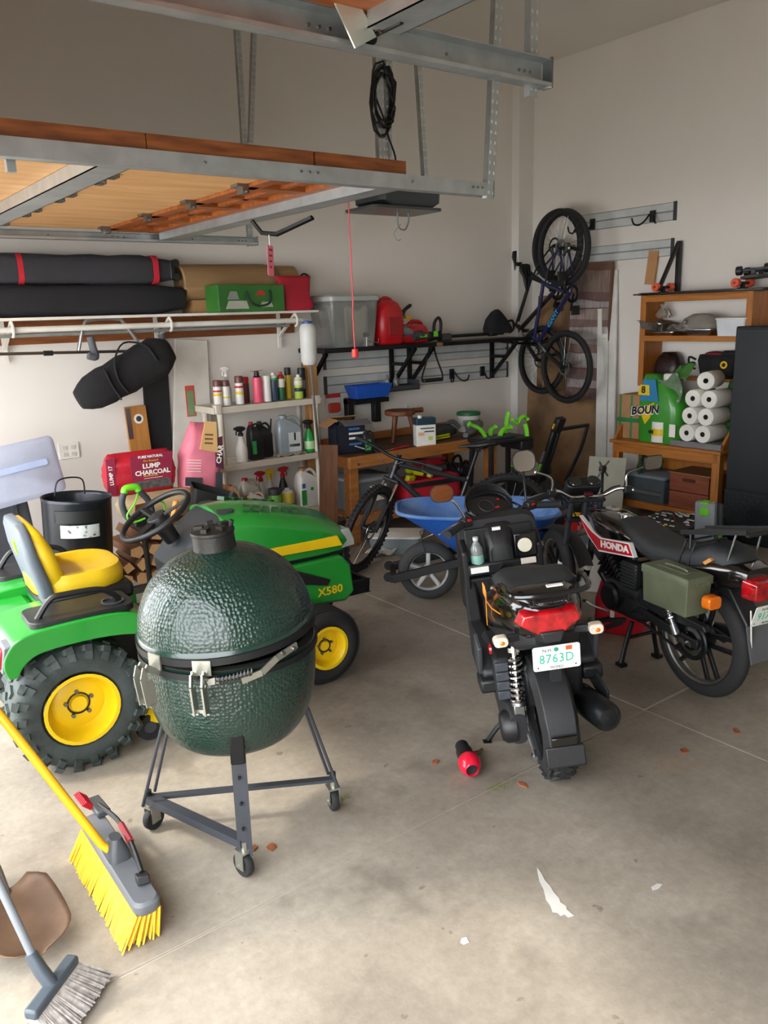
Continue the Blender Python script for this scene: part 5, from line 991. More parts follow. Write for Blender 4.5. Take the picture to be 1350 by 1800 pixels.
MB().tube(cr([(-.02, 0, .14), (.04, 0, .19), (.14, 0, .18), (.17, 0, .1)], 4), .02, 8).build('handle', RED, t)
MB().tube(cr([(-.12, 0, .15), (-.1, 0, .22), (-.06, 0, .25)], 4), .02, 8).build('spout_base', mat('spout_green', '2c7a3a', .4), t); MB().tube(cr([(-.07, 0, .24), (-.04, 0, .30), (.04, 0, .345)], 4), [.018]*8+[.01], 8).build('spout', BLK, t); MB().box((.0, 0, .235), (.08, .04, .03)).build('spout_lever', JY, t, bevel=.006)
t = thing('drill', 'grey cordless drill lying on the wall shelf', 'power tool', (4.66, 5.92, SZ), -10)
MB().tube([(-.02, 0, .11), (.08, 0, .11), (.15, 0, .10)], [.04, .045, .02], 12).build('drill_body', GREY, t); MB().bar((-.02, 0, .1), (-.06, 0, .03), .05, .05).build('grip', DGREY, t); MB().b2((-.12, -.045, .0), (.0, .045, .045)).build('battery', GREY, t, bevel=.01); MB().b2((-.10, -.048, .03), (-.03, -.044, .06)).build('lime_accent', GRN, t)
t = thing('power_tool', 'dark cordless tool beside the grey drill on the wall shelf', 'power tool', (4.90, 5.91, SZ), 8)
MB().tube([(-.1, 0, .06), (.0, 0, .07), (.14, 0, .05)], [.04, .05, .03], 10).build('tool_body', DGREY, t); MB().b2((-.04, -.045, .05), (.06, -.04, .075)).build('lime_accent', GRN, t)
t = thing('hand_sander', 'black corded tool with upright D handle on the wall shelf', 'power tool', (5.08, 5.94, SZ), 0)
MB().tube([(-.1, 0, .05), (.08, 0, .06)], [.05, .04], 10).build('tool_body', BLK, t); MB().tube(cr([(.02, 0, .07), (.03, 0, .17), (.08, 0, .22), (.11, 0, .17), (.10, 0, .06)], 4), .015, 8).build('loop_handle', BLK, t); MB().b2((-.02, -.05, .05), (.03, -.046, .1)).build('lime_accent', GRN, t)
t = thing('hand_crank', 'small bright metal crank clamp on the shelf front', 'tool', (4.27, 5.89, SZ), 0)
MB().cyl((0, 0, 0), (0, 0, .09), .013, n=10).build('post', CHR, t); MB().tube([(0, 0, .05), (.12, -.02, .02), (.13, -.02, .06)], .007, 6).build('crank_arm', CHR, t); MB().box((0, 0, .1), (.06, .05, .04)).build('head', DGREY, t, bevel=.01)
t = thing('trimmer_parts', 'black string trimmer shaft lying on the right half of the shelf', 'power tool', (5.7, 6.02, SZ), 0)
MB().tube([(-.45, 0, .04), (.4, 0, .045)], .016, 8).build('shaft', BLK, t); MB().box((-.40, 0, .035), (.12, .1, .07)).build('motor_head', DGREY, t, bevel=.015); MB().box((.25, 0, .05), (.1, .06, .06)).build('switch_grip', BLK, t, bevel=.012)
t = thing('backpack', 'small black pack slumped at the corner end of the wall shelf', 'bag', (6.02, 6.02, SZ+.045), 0)
MB().loft([[(a+ox, b, z) for a, b in rrect(w, d, .06, 5)] for w, d, z, ox in ((.30, .16, 0, 0), (.32, .17, .05, 0), (.24, .14, .14, -.02), (.12, .08, .21, -.02), (.04, .03, .235, -.01))]).build('bag_body', FAB, t, ang=60); MB().tube(cr([(.08, -.03, .1), (.18, -.03, .12), (.2, -.03, .04), (.14, -.03, .0)], 4), .012, 6).build('strap', FAB, t)
# hanging on the slat wall
t = thing('parts_bin', 'bright blue open parts bin on a black bracket on the back wall', 'bin', (4.45, 6.16, 1.17), 0)
MB().loft([[(a, b-.04, z) for a, b in rrect(w, d, .01)] for w, d, z in ((.36, .14, 0), (.42, .2, .12))], True, False).loft([[(a, b-.04, z) for a, b in rrect(w, d, .01)] for w, d, z in ((.405, .185, .12), (.35, .13, .006))], False, True).build('bin_body', mat('bin_blue', '1f56b8', .4), t)
for x in (-.19, .12): MB().b2((x, .03, -.25), (x+.07, .10, .0)).build('bracket', BLK, t, bevel=.006); 
MB().b2((-.19, -.1, -.05), (.19, .1, -.01)).build('bracket_shelf', BLKM, t)
t = thing('hook_tray', 'grey tray of small jars on the slotted rail by the blue bin', 'tray', (4.84, 6.18, 1.20), 0)
MB().b2((-.2, -.09, 0), (.2, .09, .012)).b2((-.2, -.09, 0), (.2, -.08, .05)).b2((-.2, .08, 0), (.2, .09, .05)).b2((.19, -.09, 0), (.2, .09, .09)).build('tray_body', DGREY, t, bevel=.003)
for x in (-.13, -.02): bottle_small('glass_jar', ('left small clear jar in the grey wall tray', 'right small clear jar in the grey wall tray')[x > -.1], (4.84+x, 6.18, 1.213), .85, GREY, CLEARP, None, 'jar')
def hook(label, p, wall='Y', grp='hooks on the slotted rails', m=BLKM, wide=.0):
    t = thing('wall_hook', label, 'hook', p, 0 if wall == 'Y' else -90, grp)
    MB().b2((-.03, -.03, -.05), (.03, -.015, .05)).build('mount_plate', BLK, t, bevel=.004)
    for s in ((-1, 1) if wide else (0,)): MB().tube(cr([(s*wide*.3, -.03, .02), (s*wide*.6, -.07, -.04), (s*wide, -.10, -.07), (s*wide*1.2, -.15, -.06), (s*wide*1.3, -.17, -.01)], 4), .008, 8).build('prong', m, t)
    return t
hook('long black double hook on the back wall lower rail', (5.62, WY-.004, 1.30), wide=.08); hook('thin black hook at the corner end of the back wall rail', (6.05, WY-.004, 1.30))
hook('wide black double hook on the free end of the right wall rail', (WX-.004, 4.72, 2.70), 'X', wide=.09); hook('black bike hook beside the bicycle wheel on the right wall', (WX-.004, 5.40, 2.70), 'X'); hook('black bike hook behind the bicycle wheels on the right wall', (WX-.004, 5.58, 2.70), 'X')
t = thing('stirrup_handle', 'black strap handle hanging from the wall shelf bracket', 'strap', (5.10, 5.98, 1.60), 0)
MB().tube(cr([(-.02, 0, 0), (-.07, 0, -.15), (-.12, 0, -.28), (-.10, 0, -.31), (.05, 0, -.32), (.13, 0, -.31), (.13, 0, -.25), (.07, 0, -.12), (.03, 0, 0)], 4), .013, 6, sq=.5).build('webbing', FAB, t); MB().b2((-.11, -.025, -.33), (.13, .025, -.295)).build('foot_bar', BLK, t, bevel=.008)
t = thing('blister_pack', 'red and white hanging tool pack on the wall left of the blue bin', 'package', (4.16, WY, 1.12), 0)
MB().prism(rrect(.16, .21, .01), -.012, -.018).build('backing_card', mat('pack_white', 'd8d2ca', .6), t); MB().prism(rrect(.12, .09, .02), -.018, -.05).build('red_tool', mat('pack_red', 'c23a2a', .5), t, loc=(0, 0, -.03), bevel=.01); MB().prism(rrect(.16, .04, .004), -.0185, -.02).build('card_header', mat('pack_red', 'c23a2a', .5), t, loc=(0, 0, .08))
# ================================================================ WHITE SHELF UNIT AND ITS BOTTLES
RESIN = mat('resin_white', 'cfc6b6', .5, var=.06)
t = thing('shelf_unit', 'off-white plastic shelf unit full of bottles against the back wall', 'shelf', (2.78, 5.88, 0))
UW, UD = .98, .33
for z in (.30, .77, 1.235):
    s = MB().b2((0, 0, z-.008), (UW, UD, z)).build('shelf', RESIN, t)
    MB().b2((-.012, -.01, z-.045), (UW+.012, .012, z+.006)).b2((-.012, UD-.012, z-.045), (UW+.012, UD+.01, z+.006)).b2((-.012, 0, z-.045), (.012, UD, z+.006)).b2((UW-.012, 0, z-.045), (UW+.012, UD, z+.006)).build('shelf_rim', RESIN, s, bevel=.004)
for x in (.055, UW-.035):
    for y in (.02, UD-.03):
        p = [(0, .26), (.31, .73), (.78, 1.19)]
        for a, b in p: MB().lathe([(.024, a), (.027, a+.02), (.024, a+.05), (.024, b-.05), (.028, b-.01), (.028, b)], 14, TM((x, y, 0)), cap=True).build('post', RESIN, t)
for x in (.03, UW-.03): MB().prism(rrect(.06, .06, .012), 1.19, 1.262, 'XY', M=TM((x, .012, 0))).build('corner_block', RESIN, t, bevel=.004)
UX, UY = 2.78, 5.98
def can(label, X, Y, z, r, h, body, capm, capkind='flat', bands=(), name='spray_can', cat='spray can', grp='cans on the top shelf'):
    t = thing(name, label, cat, (X, Y, z), 0, grp)
    ch = h*.24 if capkind == 'flat' else 0; bh = h-ch if capkind == 'flat' else h*.8
    MB().lathe([(.001, 0), (r*.96, 0), (r, .004), (r, bh-.01), (r*.94, bh), (.001, bh)], 20).build('can_body', body, t)
    if capkind == 'flat': MB().lathe([(r*.97, bh), (r*.97, h-.006), (r*.9, h), (.001, h)], 20).build('cap', capm, t)
    elif capkind == 'dome': MB().lathe([(r*.94, bh), (r*.8, bh+h*.06), (r*.4, bh+h*.1), (r*.4, h-.004), (.001, h)], 18).build('nozzle', capm, t)
    elif capkind == 'straw': MB().lathe([(r*.9, bh), (r*.55, bh+h*.05), (r*.5, h-.004), (.001, h)], 18).build('nozzle', capm, t); MB().tube([(-.06, -.01, h), (.05, -.01, h+.003)], .002, 5).build('straw', RED, t)
    for z0, z1, m in bands: MB().lathe([(r*1.0, z0*h), (r*1.02, z0*h+.001), (r*1.02, z1*h-.001), (r*1.0, z1*h)], 20).build('label_band', m, t)
    return t
PRED = mat('print_red', 'c8303a', .5); PYEL = mat('print_yellow', 'e6c62c', .5); PGRN = mat('print_green', '2f9a4a', .5); BRC = mat('brown_cap', '6e3f3a', .4); CANW = mat('can_white', 'e2dfda', .35); PINK = mat('can_pink', 'e0566f', .4)
ZT = 1.241
can('leftmost brown-capped white spray can on the top shelf', 2.865, UY, ZT, .034, .205, CANW, BRC, 'flat', ((.55, .62, PRED), (.4, .5, PYEL)))
can('second brown-capped white spray can from the left on the top shelf', 2.937, UY, ZT, .033, .20, CANW, BRC, 'flat', ((.3, .36, PYEL),))
can('brown-capped white spray can standing right of the trigger bottle', 3.058, UY, ZT, .035, .225, CANW, BRC, 'flat', ((.58, .66, PRED), (.35, .45, PYEL)))
can('dark red can half hidden behind the pink can on the top shelf', 3.135, UY+.06, ZT, .04, .21, mat('can_maroon', '4a1a1c', .4), RED, 'flat')
can('bright pink tall can with black nozzle on the top shelf', 3.219, UY-.01, ZT, .039, .255, PINK, BLK, 'straw')
can('plain white spray can right of the pink can', 3.303, UY-.01, ZT, .036, .212, CANW, WHT, 'flat')
can('dark blue can with green and white top on the top shelf', 3.374, UY, ZT, .037, .235, mat('can_slate', '33435a', .4), CANW, 'dome', ((.72, .8, PGRN),))
can('green can with red tip on the top shelf', 3.447, UY, ZT, .031, .235, mat('can_green', '1e5a38', .4), RED, 'dome', ((.45, .75, mat('can_cream', 'd9d2bd', .5)),))
can('short maroon can behind the green one on the top shelf', 3.497, UY+.05, ZT, .022, .195, mat('can_maroon', '4a1a1c', .4), CANW, 'flat')
can('tall yellow can with black top on the top shelf', 3.545, UY+.05, ZT, .028, .26, mat('can_yellow', 'c9a81c', .4), BLK, 'flat')
can('lime and white can in front of the yellow can', 3.598, UY-.03, ZT, .036, .205, mat('can_lime', 'a9c24a', .4), CANW, 'dome', ((.55, .75, mat('can_cream', 'd9d2bd', .5)), (.3, .45, DGRN)))
can('black can with white print at the right end of the top shelf', 3.668, UY+.03, ZT, .034, .25, BLK, BLK, 'flat', ((.3, .6, GREY),))
def trigger(label, X, Y, z, r, h, body, head, rz=180, grp='trigger bottles', col2=None):
    t = thing('spray_bottle', label, 'spray bottle', (X, Y, z), rz, grp)
    MB().lathe([(.001, 0), (r*.95, 0), (r, .006), (r, h*.38), (r*.85, h*.46), (r*.7, h*.56), (r*.42, h*.68), (r*.36, h*.74)], 20).build('bottle_body', body, t)
    MB().lathe([(r*.46, h*.73), (r*.46, h*.8), (r*.3, h*.82)], 14).build('collar', head, t)
    MB().loft([[(x, a, zz+b) for a, b in rrect(w, hh, .008)] for x, w, hh, zz in ((-r*.9, .02, .02, h*.93), (-r*.4, .028, .04, h*.93), (r*.5, .028, .045, h*.93), (r*1.0, .02, .024, h*.945), (r*1.25, .014, .016, h*.945))]).cyl((0, 0, h*.8), (0, 0, h*.93), r*.32, n=10).build('spray_head', head, t)
    MB().tube([(r*.6, 0, h*.9), (r*.85, 0, h*.83), (r*.8, 0, h*.76)], .006, 6).build('trigger_lever', head, t)
    if col2: MB().lathe([(r*1.0, h*.1), (r*1.02, h*.11), (r*1.02, h*.34), (r*1.0, h*.35)], 20).build('label_band', col2, t)
    return t
trigger('clear trigger bottle with white head behind the brown caps', 2.985, UY+.07, ZT, .036, .305, CLEARP, WHT, 180)
ZM = .776
trigger('white trigger bottle with black head on the middle shelf', 3.02, 5.94, ZM, .047, .29, WHT, BLK, 180)
jug('oil_jug', 'black oil jug with red cap on the middle shelf', (3.17, 5.99, ZM), .12, .10, .31, BLK, RED, 0, ((-.4, -.1, .15, .5, PGRN),), cat='jug')
jug('oil_jug', 'black oil jug with sloping handle behind the red-capped one', (3.28, 6.04, ZM), .14, .10, .30, mat('jug_black', '141416', .4), BLK, 0)
jug('oil_jug', 'silver motor oil jug with black figure one on the middle shelf', (3.495, 5.99, ZM), .22, .11, .335, mat('jug_silver', '9aa6ac', .35, .2), mat('jug_silver', '9aa6ac', .35), -8, ((-.1, .4, .08, .56, mat('label_silver', 'c9cccc', .5)), (-.08, .35, .2, .27, BLK)))
text('jug_numeral', '1', .085, BLK, [o for o in COL.objects if o.name.startswith('oil_jug')][-1], FACE((.035, -.0575, .15), (1, 0, 0), (0, 0, 1)), bold=.003)
trigger('green spray bottle with black head at the right of the middle shelf', 3.68, 5.96, ZM, .045, .275, mat('bottle_green', '1f9a45', .3), BLK, 180, col2=mat('label_lime', 'bfe2b0', .5))
tag(MB().tube([(0, 0, 0), (.04, 0, .3)], [.02, .012], 6, sq=.4).build('putty_knife', BLK, None, loc=(3.37, 6.12, ZM)), 'black handled scraper standing behind the silver jug', 'tool')
tag(MB().grid(lambda u, v: (-.14+.28*u, -.05+.10*v, .012+.012*math.sin(u*17)*math.cos(v*13)), 18, 8).build('plastic_wrap', mat('foil_wrap', 'b9b4ab', .25, .6), None, loc=(3.46, 5.925, ZM-.002), solid_=.008), 'crumpled silver wrapper under the oil jug on the middle shelf', 'wrapper')
ZB = .306
PORG = mat('print_orange', 'd9722a', .5)
jug('cleaner_jug', 'cream jug with orange label at the left of the bottom shelf', (2.95, 6.02, ZB), .11, .10, .28, mat('jug_cream', 'c9c2b2', .4), RED, 0, ((-.4, .45, .05, .38, PORG),))
jug('cleaner_jug', 'pale jug with orange band behind the blue-labelled jug', (3.12, 6.05, ZB), .17, .11, .31, mat('jug_pale', 'c4bfb6', .4), RED, 0, ((-.5, .5, .38, .56, PORG),))
jug('cleaner_jug', 'small white jug with blue label on the bottom shelf', (3.11, 5.93, ZB), .15, .08, .21, WHT, WHT, 0, ((-.2, .4, .05, .5, mat('print_ocean', '2a7fb0', .5)), (-.1, .25, .3, .42, PAPER)))
can('dark green jar with lime top half on the bottom shelf', 3.296, 5.94, ZB, .055, .205, mat('jar_dark', '12352c', .4), DGREY, 'flat', ((.42, .74, mat('jar_lime', '7fc85a', .4)),), 'paint_jar', 'jar', 'bottles on the bottom shelf')
can('yellow and maroon tin on the bottom shelf', 3.427, 5.95, ZB, .055, .19, mat('tin_yellow', 'd8c44a', .4), CANW, 'dome', ((.05, .3, mat('can_maroon', '4a1a1c', .4)),), 'oil_tin', 'can', 'bottles on the bottom shelf')
trigger('white and red headed trigger bottle behind the dark green jar', 3.26, 6.10, ZB, .045, .34, mat('bottle_white', 'cfcac2', .4), RED, 180)
trigger('yellow headed trigger bottle in the middle of the bottom shelf', 3.36, 6.13, ZB, .045, .34, mat('bottle_white', 'cfcac2', .4), JY, 0)
trigger('red headed black trigger bottle behind the yellow tin', 3.47, 6.09, ZB, .048, .35, BLK, RED, 0)
jug('cleaner_jug', 'large white detergent jug with green label on the bottom shelf', (3.63, 5.96, ZB), .20, .13, .34, WHT, mat('cap_amber', 'b08a5a', .4), 0, ((-.46, -.22, .06, .45, PGRN), (-.42, -.25, .5, .62, LB), (.0, .14, .42, .5, PGRN)))
tag(MB().tube(cr([(0, 0, .02), (-.01, 0, .3), (-.03, 0, .42), (-.06, .0, .46)], 4), .018, 8).build('vacuum_tube', DGREY, None, loc=(2.735, 5.84, .42)), 'curved dark vacuum pipe beside the shelf unit left post', 'pipe')
# ================================================================ LEFT: LONG WALL SHELF AND WHAT IS ON IT
SHW = mat('shelf_white', 'e2dfd6', .5); CW = mat('cleat_wood', '8a4f24', .55, col2='733d18', vs=4, streak=(1, 8, 8))
t = thing('closet_shelf', 'long white wall shelf with hanging rods at the left', 'shelf', (0, 0, 0))
MB().b2((.14, 5.95, 1.945), (3.84, 6.27, 1.965)).build('shelf_board', SHW, t, bevel=.003)
for z0, z1 in ((1.87, 1.95), (1.78, 1.855)): MB().b2((.14, 6.268, z0), (3.78, 6.298, z1)).build('wall_cleat', CW, t, bevel=.003)
MB().cyl((.14, 5.98, 1.885), (3.69, 5.98, 1.885), .02, n=14).build('hanging_rod', SHW, t); MB().cyl((.14, 6.05, 1.845), (3.6, 6.05, 1.845), .012, n=10).build('thin_rod', GALV, t)
for x in (1.40, 2.52, 3.62):
    MB().b2((x-.015, 6.25, 1.66), (x+.015, 6.268, 1.945)).build('bracket_upright', SHW, t); MB().bar((x, 6.25, 1.76), (x, 5.98, 1.935), .016, .024, (1, 0, 0)).build('bracket_brace', SHW, t)
    MB().tube(cr([(x, 5.98, 1.94), (x, 5.945, 1.90), (x, 5.955, 1.85), (x, 5.98, 1.84)], 4), .01, 6).build('rod_hook', SHW, t)
def ringY(c, w, h, r=.04, n=4, dz=0): return [(c, b, a+dz) for a, b in rrect(h, w, r, n)]
def softbox(name, label, X0, X1, y, z, w, h, m, cat='bag', seed=1, sag=.012, taper=.7):
    t = thing(name, label, cat, ((X0+X1)/2, y, z), 0); L = X1-X0; rnd = random.Random(seed); R_ = []
    for i in range(13):
        u = i/12; k = taper+(1-taper)*min(1, min(u, 1-u)*6); R_.append([(-L/2+L*u, b*k, h/2+a*k+rnd.uniform(-sag, sag)*.5) for a, b in rrect(h, w, h*.28, 4)])
    MB().loft(R_).build('bag_body', m, t, ang=60); return t
CHB = mat('canopy_grey', '35353a', .85, bump=.3, bs=200); REDW = mat('red_webbing', 'c01d30', .7)
t = softbox('canopy_bag', 'upper dark grey wheeled canopy bag with red straps on the shelf', 1.18, 2.60, 6.11, 2.185, .24, .20, CHB, seed=2)
for x in (-.38, .57): MB().loft([[(x+dx, b*1.02, .10+a*1.03) for a, b in rrect(.20, .24, .056, 4)] for dx in (-.018, .018)]).build('red_strap', REDW, t)
MB().b2((.69, -.09, .03), (.73, .09, .17)).build('end_plate', BLK, t, bevel=.01)
for z in (.05, .15): MB().cyl((.735, -.10, z), (.735, -.05, z), .028, n=14).build('bag_wheel', BLK, t)
t = softbox('canopy_bag', 'lower black wheeled canopy bag lying on the shelf', 1.16, 2.68, 6.10, 1.967, .26, .215, mat('canopy_black', '202023', .9, bump=.3, bs=200), seed=5)
for z in (.06, .16): MB().b2((-.70, -.135, z-.02), (-.64, -.125, z+.02)).build('buckle', BLK, t, bevel=.005)
t = thing('paper_roll', 'roll of brown paper lying on the shelf behind the green box', 'roll', (3.20, 6.13, 1.967), 0); KP = mat('kraft_paper', '9a7a56', .8, col2='86683f', vs=3, streak=(.5, 4, 4))
MB().lathe([(.001, -.5), (.03, -.5), (.03, -.495), (.15, -.5), (.155, -.49), (.15, .5), (.13, .51), (.03, .505), (.001, .5)], 28, TM((0, 0, .225), (0, 0, 0), (1, .85, .92)), ax='X').build('rolled_paper', KP, t)
MB().lathe([(.13, -.53), (.15, -.52), (.16, .2), (.15, .3)], 24, TM((0, -.02, .22), (0, 0, 0), (1, .85, .95)), ax='X', a0=20, a1=200).build('loose_end', KP, t, solid_=.004)
MB().b2((-.46, -.1, 0), (.46, .1, .095)).build('packing_block', CARD, t)
t = thing('tent_box', 'green tent carton with dark carry handle on the shelf front', 'box', (3.14, 5.93, 1.967), 9); GBX = mat('box_green', '2c6a28', .45, col2='3c7d30', vs=3)
MB().prism([(-.32, -.10), (.32, -.10), (.30, .10), (-.30, .10)], 0, .20, 'XY').build('carton', GBX, t, bevel=.004)
MB().tube(cr([(-.06, -.102, .15), (-.05, -.125, .08), (.02, -.13, .04), (.12, -.13, .05), (.16, -.125, .09), (.17, -.102, .16)], 4), .009, 6).build('handle', mat('handle_dark', '20342a', .6), t)
for (x0, x1, z0, z1, m) in ((-.24, -.13, .09, .15, mat('tent_grey', '8f948c', .6)), (-.26, -.04, .02, .08, mat('tent_pale', 'b9bcae', .6)), (.03, .13, .12, .155, PRED), (.06, .2, .03, .07, mat('tent_pale', 'b9bcae', .6))): MB().prism([(x0, z0), (x1, z0), (x1-.02, z1), (x0+.03, z1)], -.1005, -.102).build('printed_picture', m, t)
t = thing('red_bag', 'small red drawstring bag at the right end of the shelf', 'bag', (3.62, 6.0, 1.967), 0)
MB().loft([[(a+ox, b, z) for a, b in rrect(w, d, .05, 4)] for w, d, z, ox in ((.24, .14, 0, .03), (.3, .16, .03, .03), (.26, .13, .12, .02), (.34, .10, .25, .0), (.36, .06, .275, .0))]).build('bag_body', mat('bag_crimson', 'b01c30', .7, bump=.2, bs=90), t, ang=60); MB().tube(cr([(.05, 0, .24), (.10, -.02, .29), (.17, 0, .27), (.16, 0, .235)], 4), .009, 6).build('drawcord', BLK, t)
# hanging from the rods
t = thing('pull_up_bar', 'grey metal bar with padded hooks hanging below the shelf', 'bar', (1.85, 6.02, 1.84), 0)
MB().tube(cr([(-.02, 0, -.13), (.04, 0, .06), (.10, 0, .1), (.28, 0, .1), (.34, 0, .06), (.46, 0, -.13)], 4), .013, 8).build('bent_frame', ALU, t); MB().tube([(-1.2, -.02, -.09), (.55, -.02, -.14)], .011, 8).build('cross_bar', STEEL, t)
for x in (.07, .60): MB().tube(cr([(x, -.02, -.02), (x+.01, -.03, -.10), (x+.005, -.08, -.16), (x-.05, -.09, -.15)], 4), .026, 10).build('padded_hook', mat('foam_grey', '5c6066', .8), t)
MB().cyl((-.26, -.02, -.118), (-.2, -.02, -.12), .018, n=12).build('bar_collar', BLK, t)
t = thing('carry_bag', 'black duffel bag hanging at a slant below the shelf', 'bag', (2.12, 5.92, 1.545), rot=(0, -24, 0))
R_ = []
for i in range(15):
    u = i/14; k = .55+.45*min(1, min(u, 1-u)*7); h = (.25+.06*u); R_.append([(-.39+.78*u, b*k*.9, a*k*(1+.04*math.sin(i*2.1))) for a, b in rrect(h, .22, .1, 5)])
MB().loft(R_).build('bag_body', FAB, t, ang=70)
MB().tube(cr([(-.08, -.10, -.10), (-.10, -.118, .02), (-.05, -.10, .14), (.08, -.06, .21), (.2, -.10, .13), (.22, -.118, .0)], 4), .016, 6, sq=.4).build('carry_strap', FAB, t)
MB().tube([(-.15, -.11, -.12), (-.16, -.116, 0), (-.15, -.10, .125)], .014, 6, sq=.4).build('binding_strap', FAB, t)
# leaning against the wall
tag(MB().prism([(-.12, 0), (.30, 0), (.36, 1.75), (.09, 1.77)], -.012, .012).build('foam_panel', mat('foam_white', 'dcd8cf', .7), None, loc=(2.58, 6.252, 0), rot=(-.3, 0, 0), bevel=.002), 'tall white panel leaning on the wall behind the pink bag', 'panel')
p = [o for o in COL.objects if o.name == 'foam_panel'][0]
MB().b2((.13, -.0145, 1.15), (.21, -.0125, 1.40)).build('price_tag', mat('tag_red', 'd0574a', .6), p); MB().b2((.142, -.016, 1.16), (.198, -.014, 1.36)).build('tag_print', mat('tag_green', '7d9a6e', .6), p)
tag(MB().b2((-.11, -.01, 0), (.10, .01, 1.55)).build('melamine_board', mat('panel_black', '141518', .7), None, loc=(2.44, 6.284, 0), rot=(0, 2, 0)), 'black panel leaning between the wooden board and white panel', 'panel')
wb = tag(MB().b2((-.085, -.012, 0), (.085, .012, 1.28)).build('wooden_board', mat('board_maple', 'bd8443', .5, col2='a96f33', vs=4, streak=(8, 8, .7)), None, loc=(2.30, 6.17, 0), rot=(-3, -1, 0), bevel=.003), 'narrow varnished wooden board with round sticker leaning on the wall', 'board')
MB().b2((-.083, -.014, 1.03), (-.045, -.0115, 1.27)).build('steel_hinge', STEEL, wb); MB().lathe([(.001, .002), (.037, .002), (.038, 0)], 24, TM((.015, -.0125, 1.18), (90, 0, 0))).build('round_sticker', PAPER, wb); MB().lathe([(.001, .0032), (.02, .003), (.022, .002)], 18, TM((.015, -.0125, 1.18), (90, 0, 0))).build('sticker_print', DGREY, wb)
t = thing('box_lid', 'translucent white plastic lid at the left edge of the picture', 'lid', (1.17, 5.50, .80), rot=(-8, -5, 12))
MB().loft([[(a, y, b+.19) for a, b in rrect(w, h, .04, 4)] for w, h, y in ((.66, .36, 0), (.68, .38, -.03), (.62, .32, -.05))]).build('lid_panel', mat('lid_translucent', 'cfd6ea', .35, trans=.35), t); MB().prism(rrect(.5, .04, .015), -.05, -.06).build('lid_rib', mat('lid_rib_blue', 'b3c2e6', .4), t, loc=(0, 0, .22))
# charcoal bags, sacks
def sack(name, label, loc, rot, w, d, h, m, seed=3, cat='bag', n=12, neck=1.0):
    t = thing(name, label, cat, loc, rot=rot); rnd = random.Random(seed); R_ = []
    for i in range(n+1):
        u = i/n; k = .82+.18*math.sin(PI*min(1, .08+u*.9)); e = 1-.9*max(0, (u-.82)/.18)**1.5; kk = 1-(1-neck)*max(0, (u-.6)/.4)
        R_.append([(a*k*kk+rnd.uniform(-.006, .006), b*(k*e+.05)+rnd.uniform(-.005, .005), h*u+rnd.uniform(-.004, .004)) for a, b in rrect(w, d, d*.4, 5)])
    MB().loft(R_).build('sack_body', m, t, ang=80); return t
RBG = mat('charcoal_red', 'b51a2c', .45, var=.12, vs=7, bump=.2, bs=30); MAR = mat('charcoal_maroon', '8f2240', .5); TPINK = mat('bag_pink', 'd9778a', .6, var=.08, bump=.15, bs=30); WPR = mat('white_print', 'efe9e2', .6)
t = sack('charcoal_bag', 'red lump charcoal bag lying on the firewood against the wall', (1.98, 5.46, .765), (0, 0, -4), .50, .165, .28, RBG)
MB().prism([(-.08, .07), (.19, .06), (.22, .27), (-.08, .26)], -.082, -.092).build('label_panel', MAR, t); MB().prism([(-.10, .03), (.2, .03), (.17, .09), (-.06, .085)], -.083, -.0935).build('coal_picture', mat('coal_grey', '54504d', .8, var=.4, vs=40), t); MB().prism([(-.25, .02), (-.19, .02), (-.18, .27), (-.24, .26)], -.070, -.088).build('side_label', MAR, t)
fm = lambda x, z, y=-.0945: FACE((x, y, z), (1, 0, 0), (0, 0, 1))
text('lettering', 'LUMP', .045, WPR, t, fm(.06, .185), bold=.0015, sx=1.1); text('lettering', 'CHARCOAL', .045, WPR, t, fm(.065, .14), bold=.0015); text('lettering', 'PURE NATURAL', .024, WPR, t, fm(.06, .25), bold=.0006); text('lettering', 'Fire Roasted', .02, JY, t, fm(.06, .222)); text('lettering', 'LUMP 17', .035, WPR, t, FACE((-.215, -.0905, .15), (0, 0, 1), (-1, 0, 0)), bold=.001)
MB().b2((0, -.0945, .115), (.1, -.0935, .119)).build('print_line', PYEL, t); MB().b2((.0, -.0945, .10), (.13, -.0935, .103)).build('print_line', WPR, t)
t = sack('charcoal_bag', 'upright pink charcoal bag leaning on the white panel', (2.375, 5.42, .615), (-4, 8, -8), .30, .19, .59, TPINK, 8, neck=.62)
MB().prism([(-.03, .40), (.10, .38), (.08, .60), (.0, .60)], -.092, -.108).build('kraft_label', mat('kraft_label', 'cfa66d', .7), t); MB().prism([(-.13, .14), (-.01, .14), (-.01, .20), (-.13, .20)], -.1035, -.109).build('dark_label', DGREY, t); MB().prism([(.10, .05), (.15, .05), (.14, .24), (.09, .24)], -.1, -.107).build('side_print', DGREY, t); MB().prism([(.09, .28), (.15, .26), (.13, .50), (.08, .48)], -.095, -.104).build('dark_print', mat('print_plum', '4a1f30', .6), t)
for k in range(5): MB().b2((-.12, -.1065, .24+k*.02), (-.02, -.104, .245+k*.02)).build('print_line', WPR, t)
for k in range(3): MB().b2((0, -.1085, .44+k*.03), (.06, -.1075, .452+k*.03)).build('label_print', mat('kraft_print', '6e4a2a', .6), t)
text('lettering', 'CHAR', .05, WPR, t, FACE((.115, -.107, .37), (.1, 0, 1), (-1, 0, .1)), bold=.0012)
t = sack('pellet_sack', 'tan paper sack lying over the stacked firewood', (2.06, 5.40, .605), (0, 0, -8), .54, .40, .16, mat('sack_tan', 'b9a27c', .8, var=.15, bump=.2, bs=20), 4)
MB().prism([(-.2, .03), (-.1, .04), (-.09, .13), (-.19, .12)], -.195, -.207).build('sack_print', mat('sack_brown', '7a4f2c', .7), t)
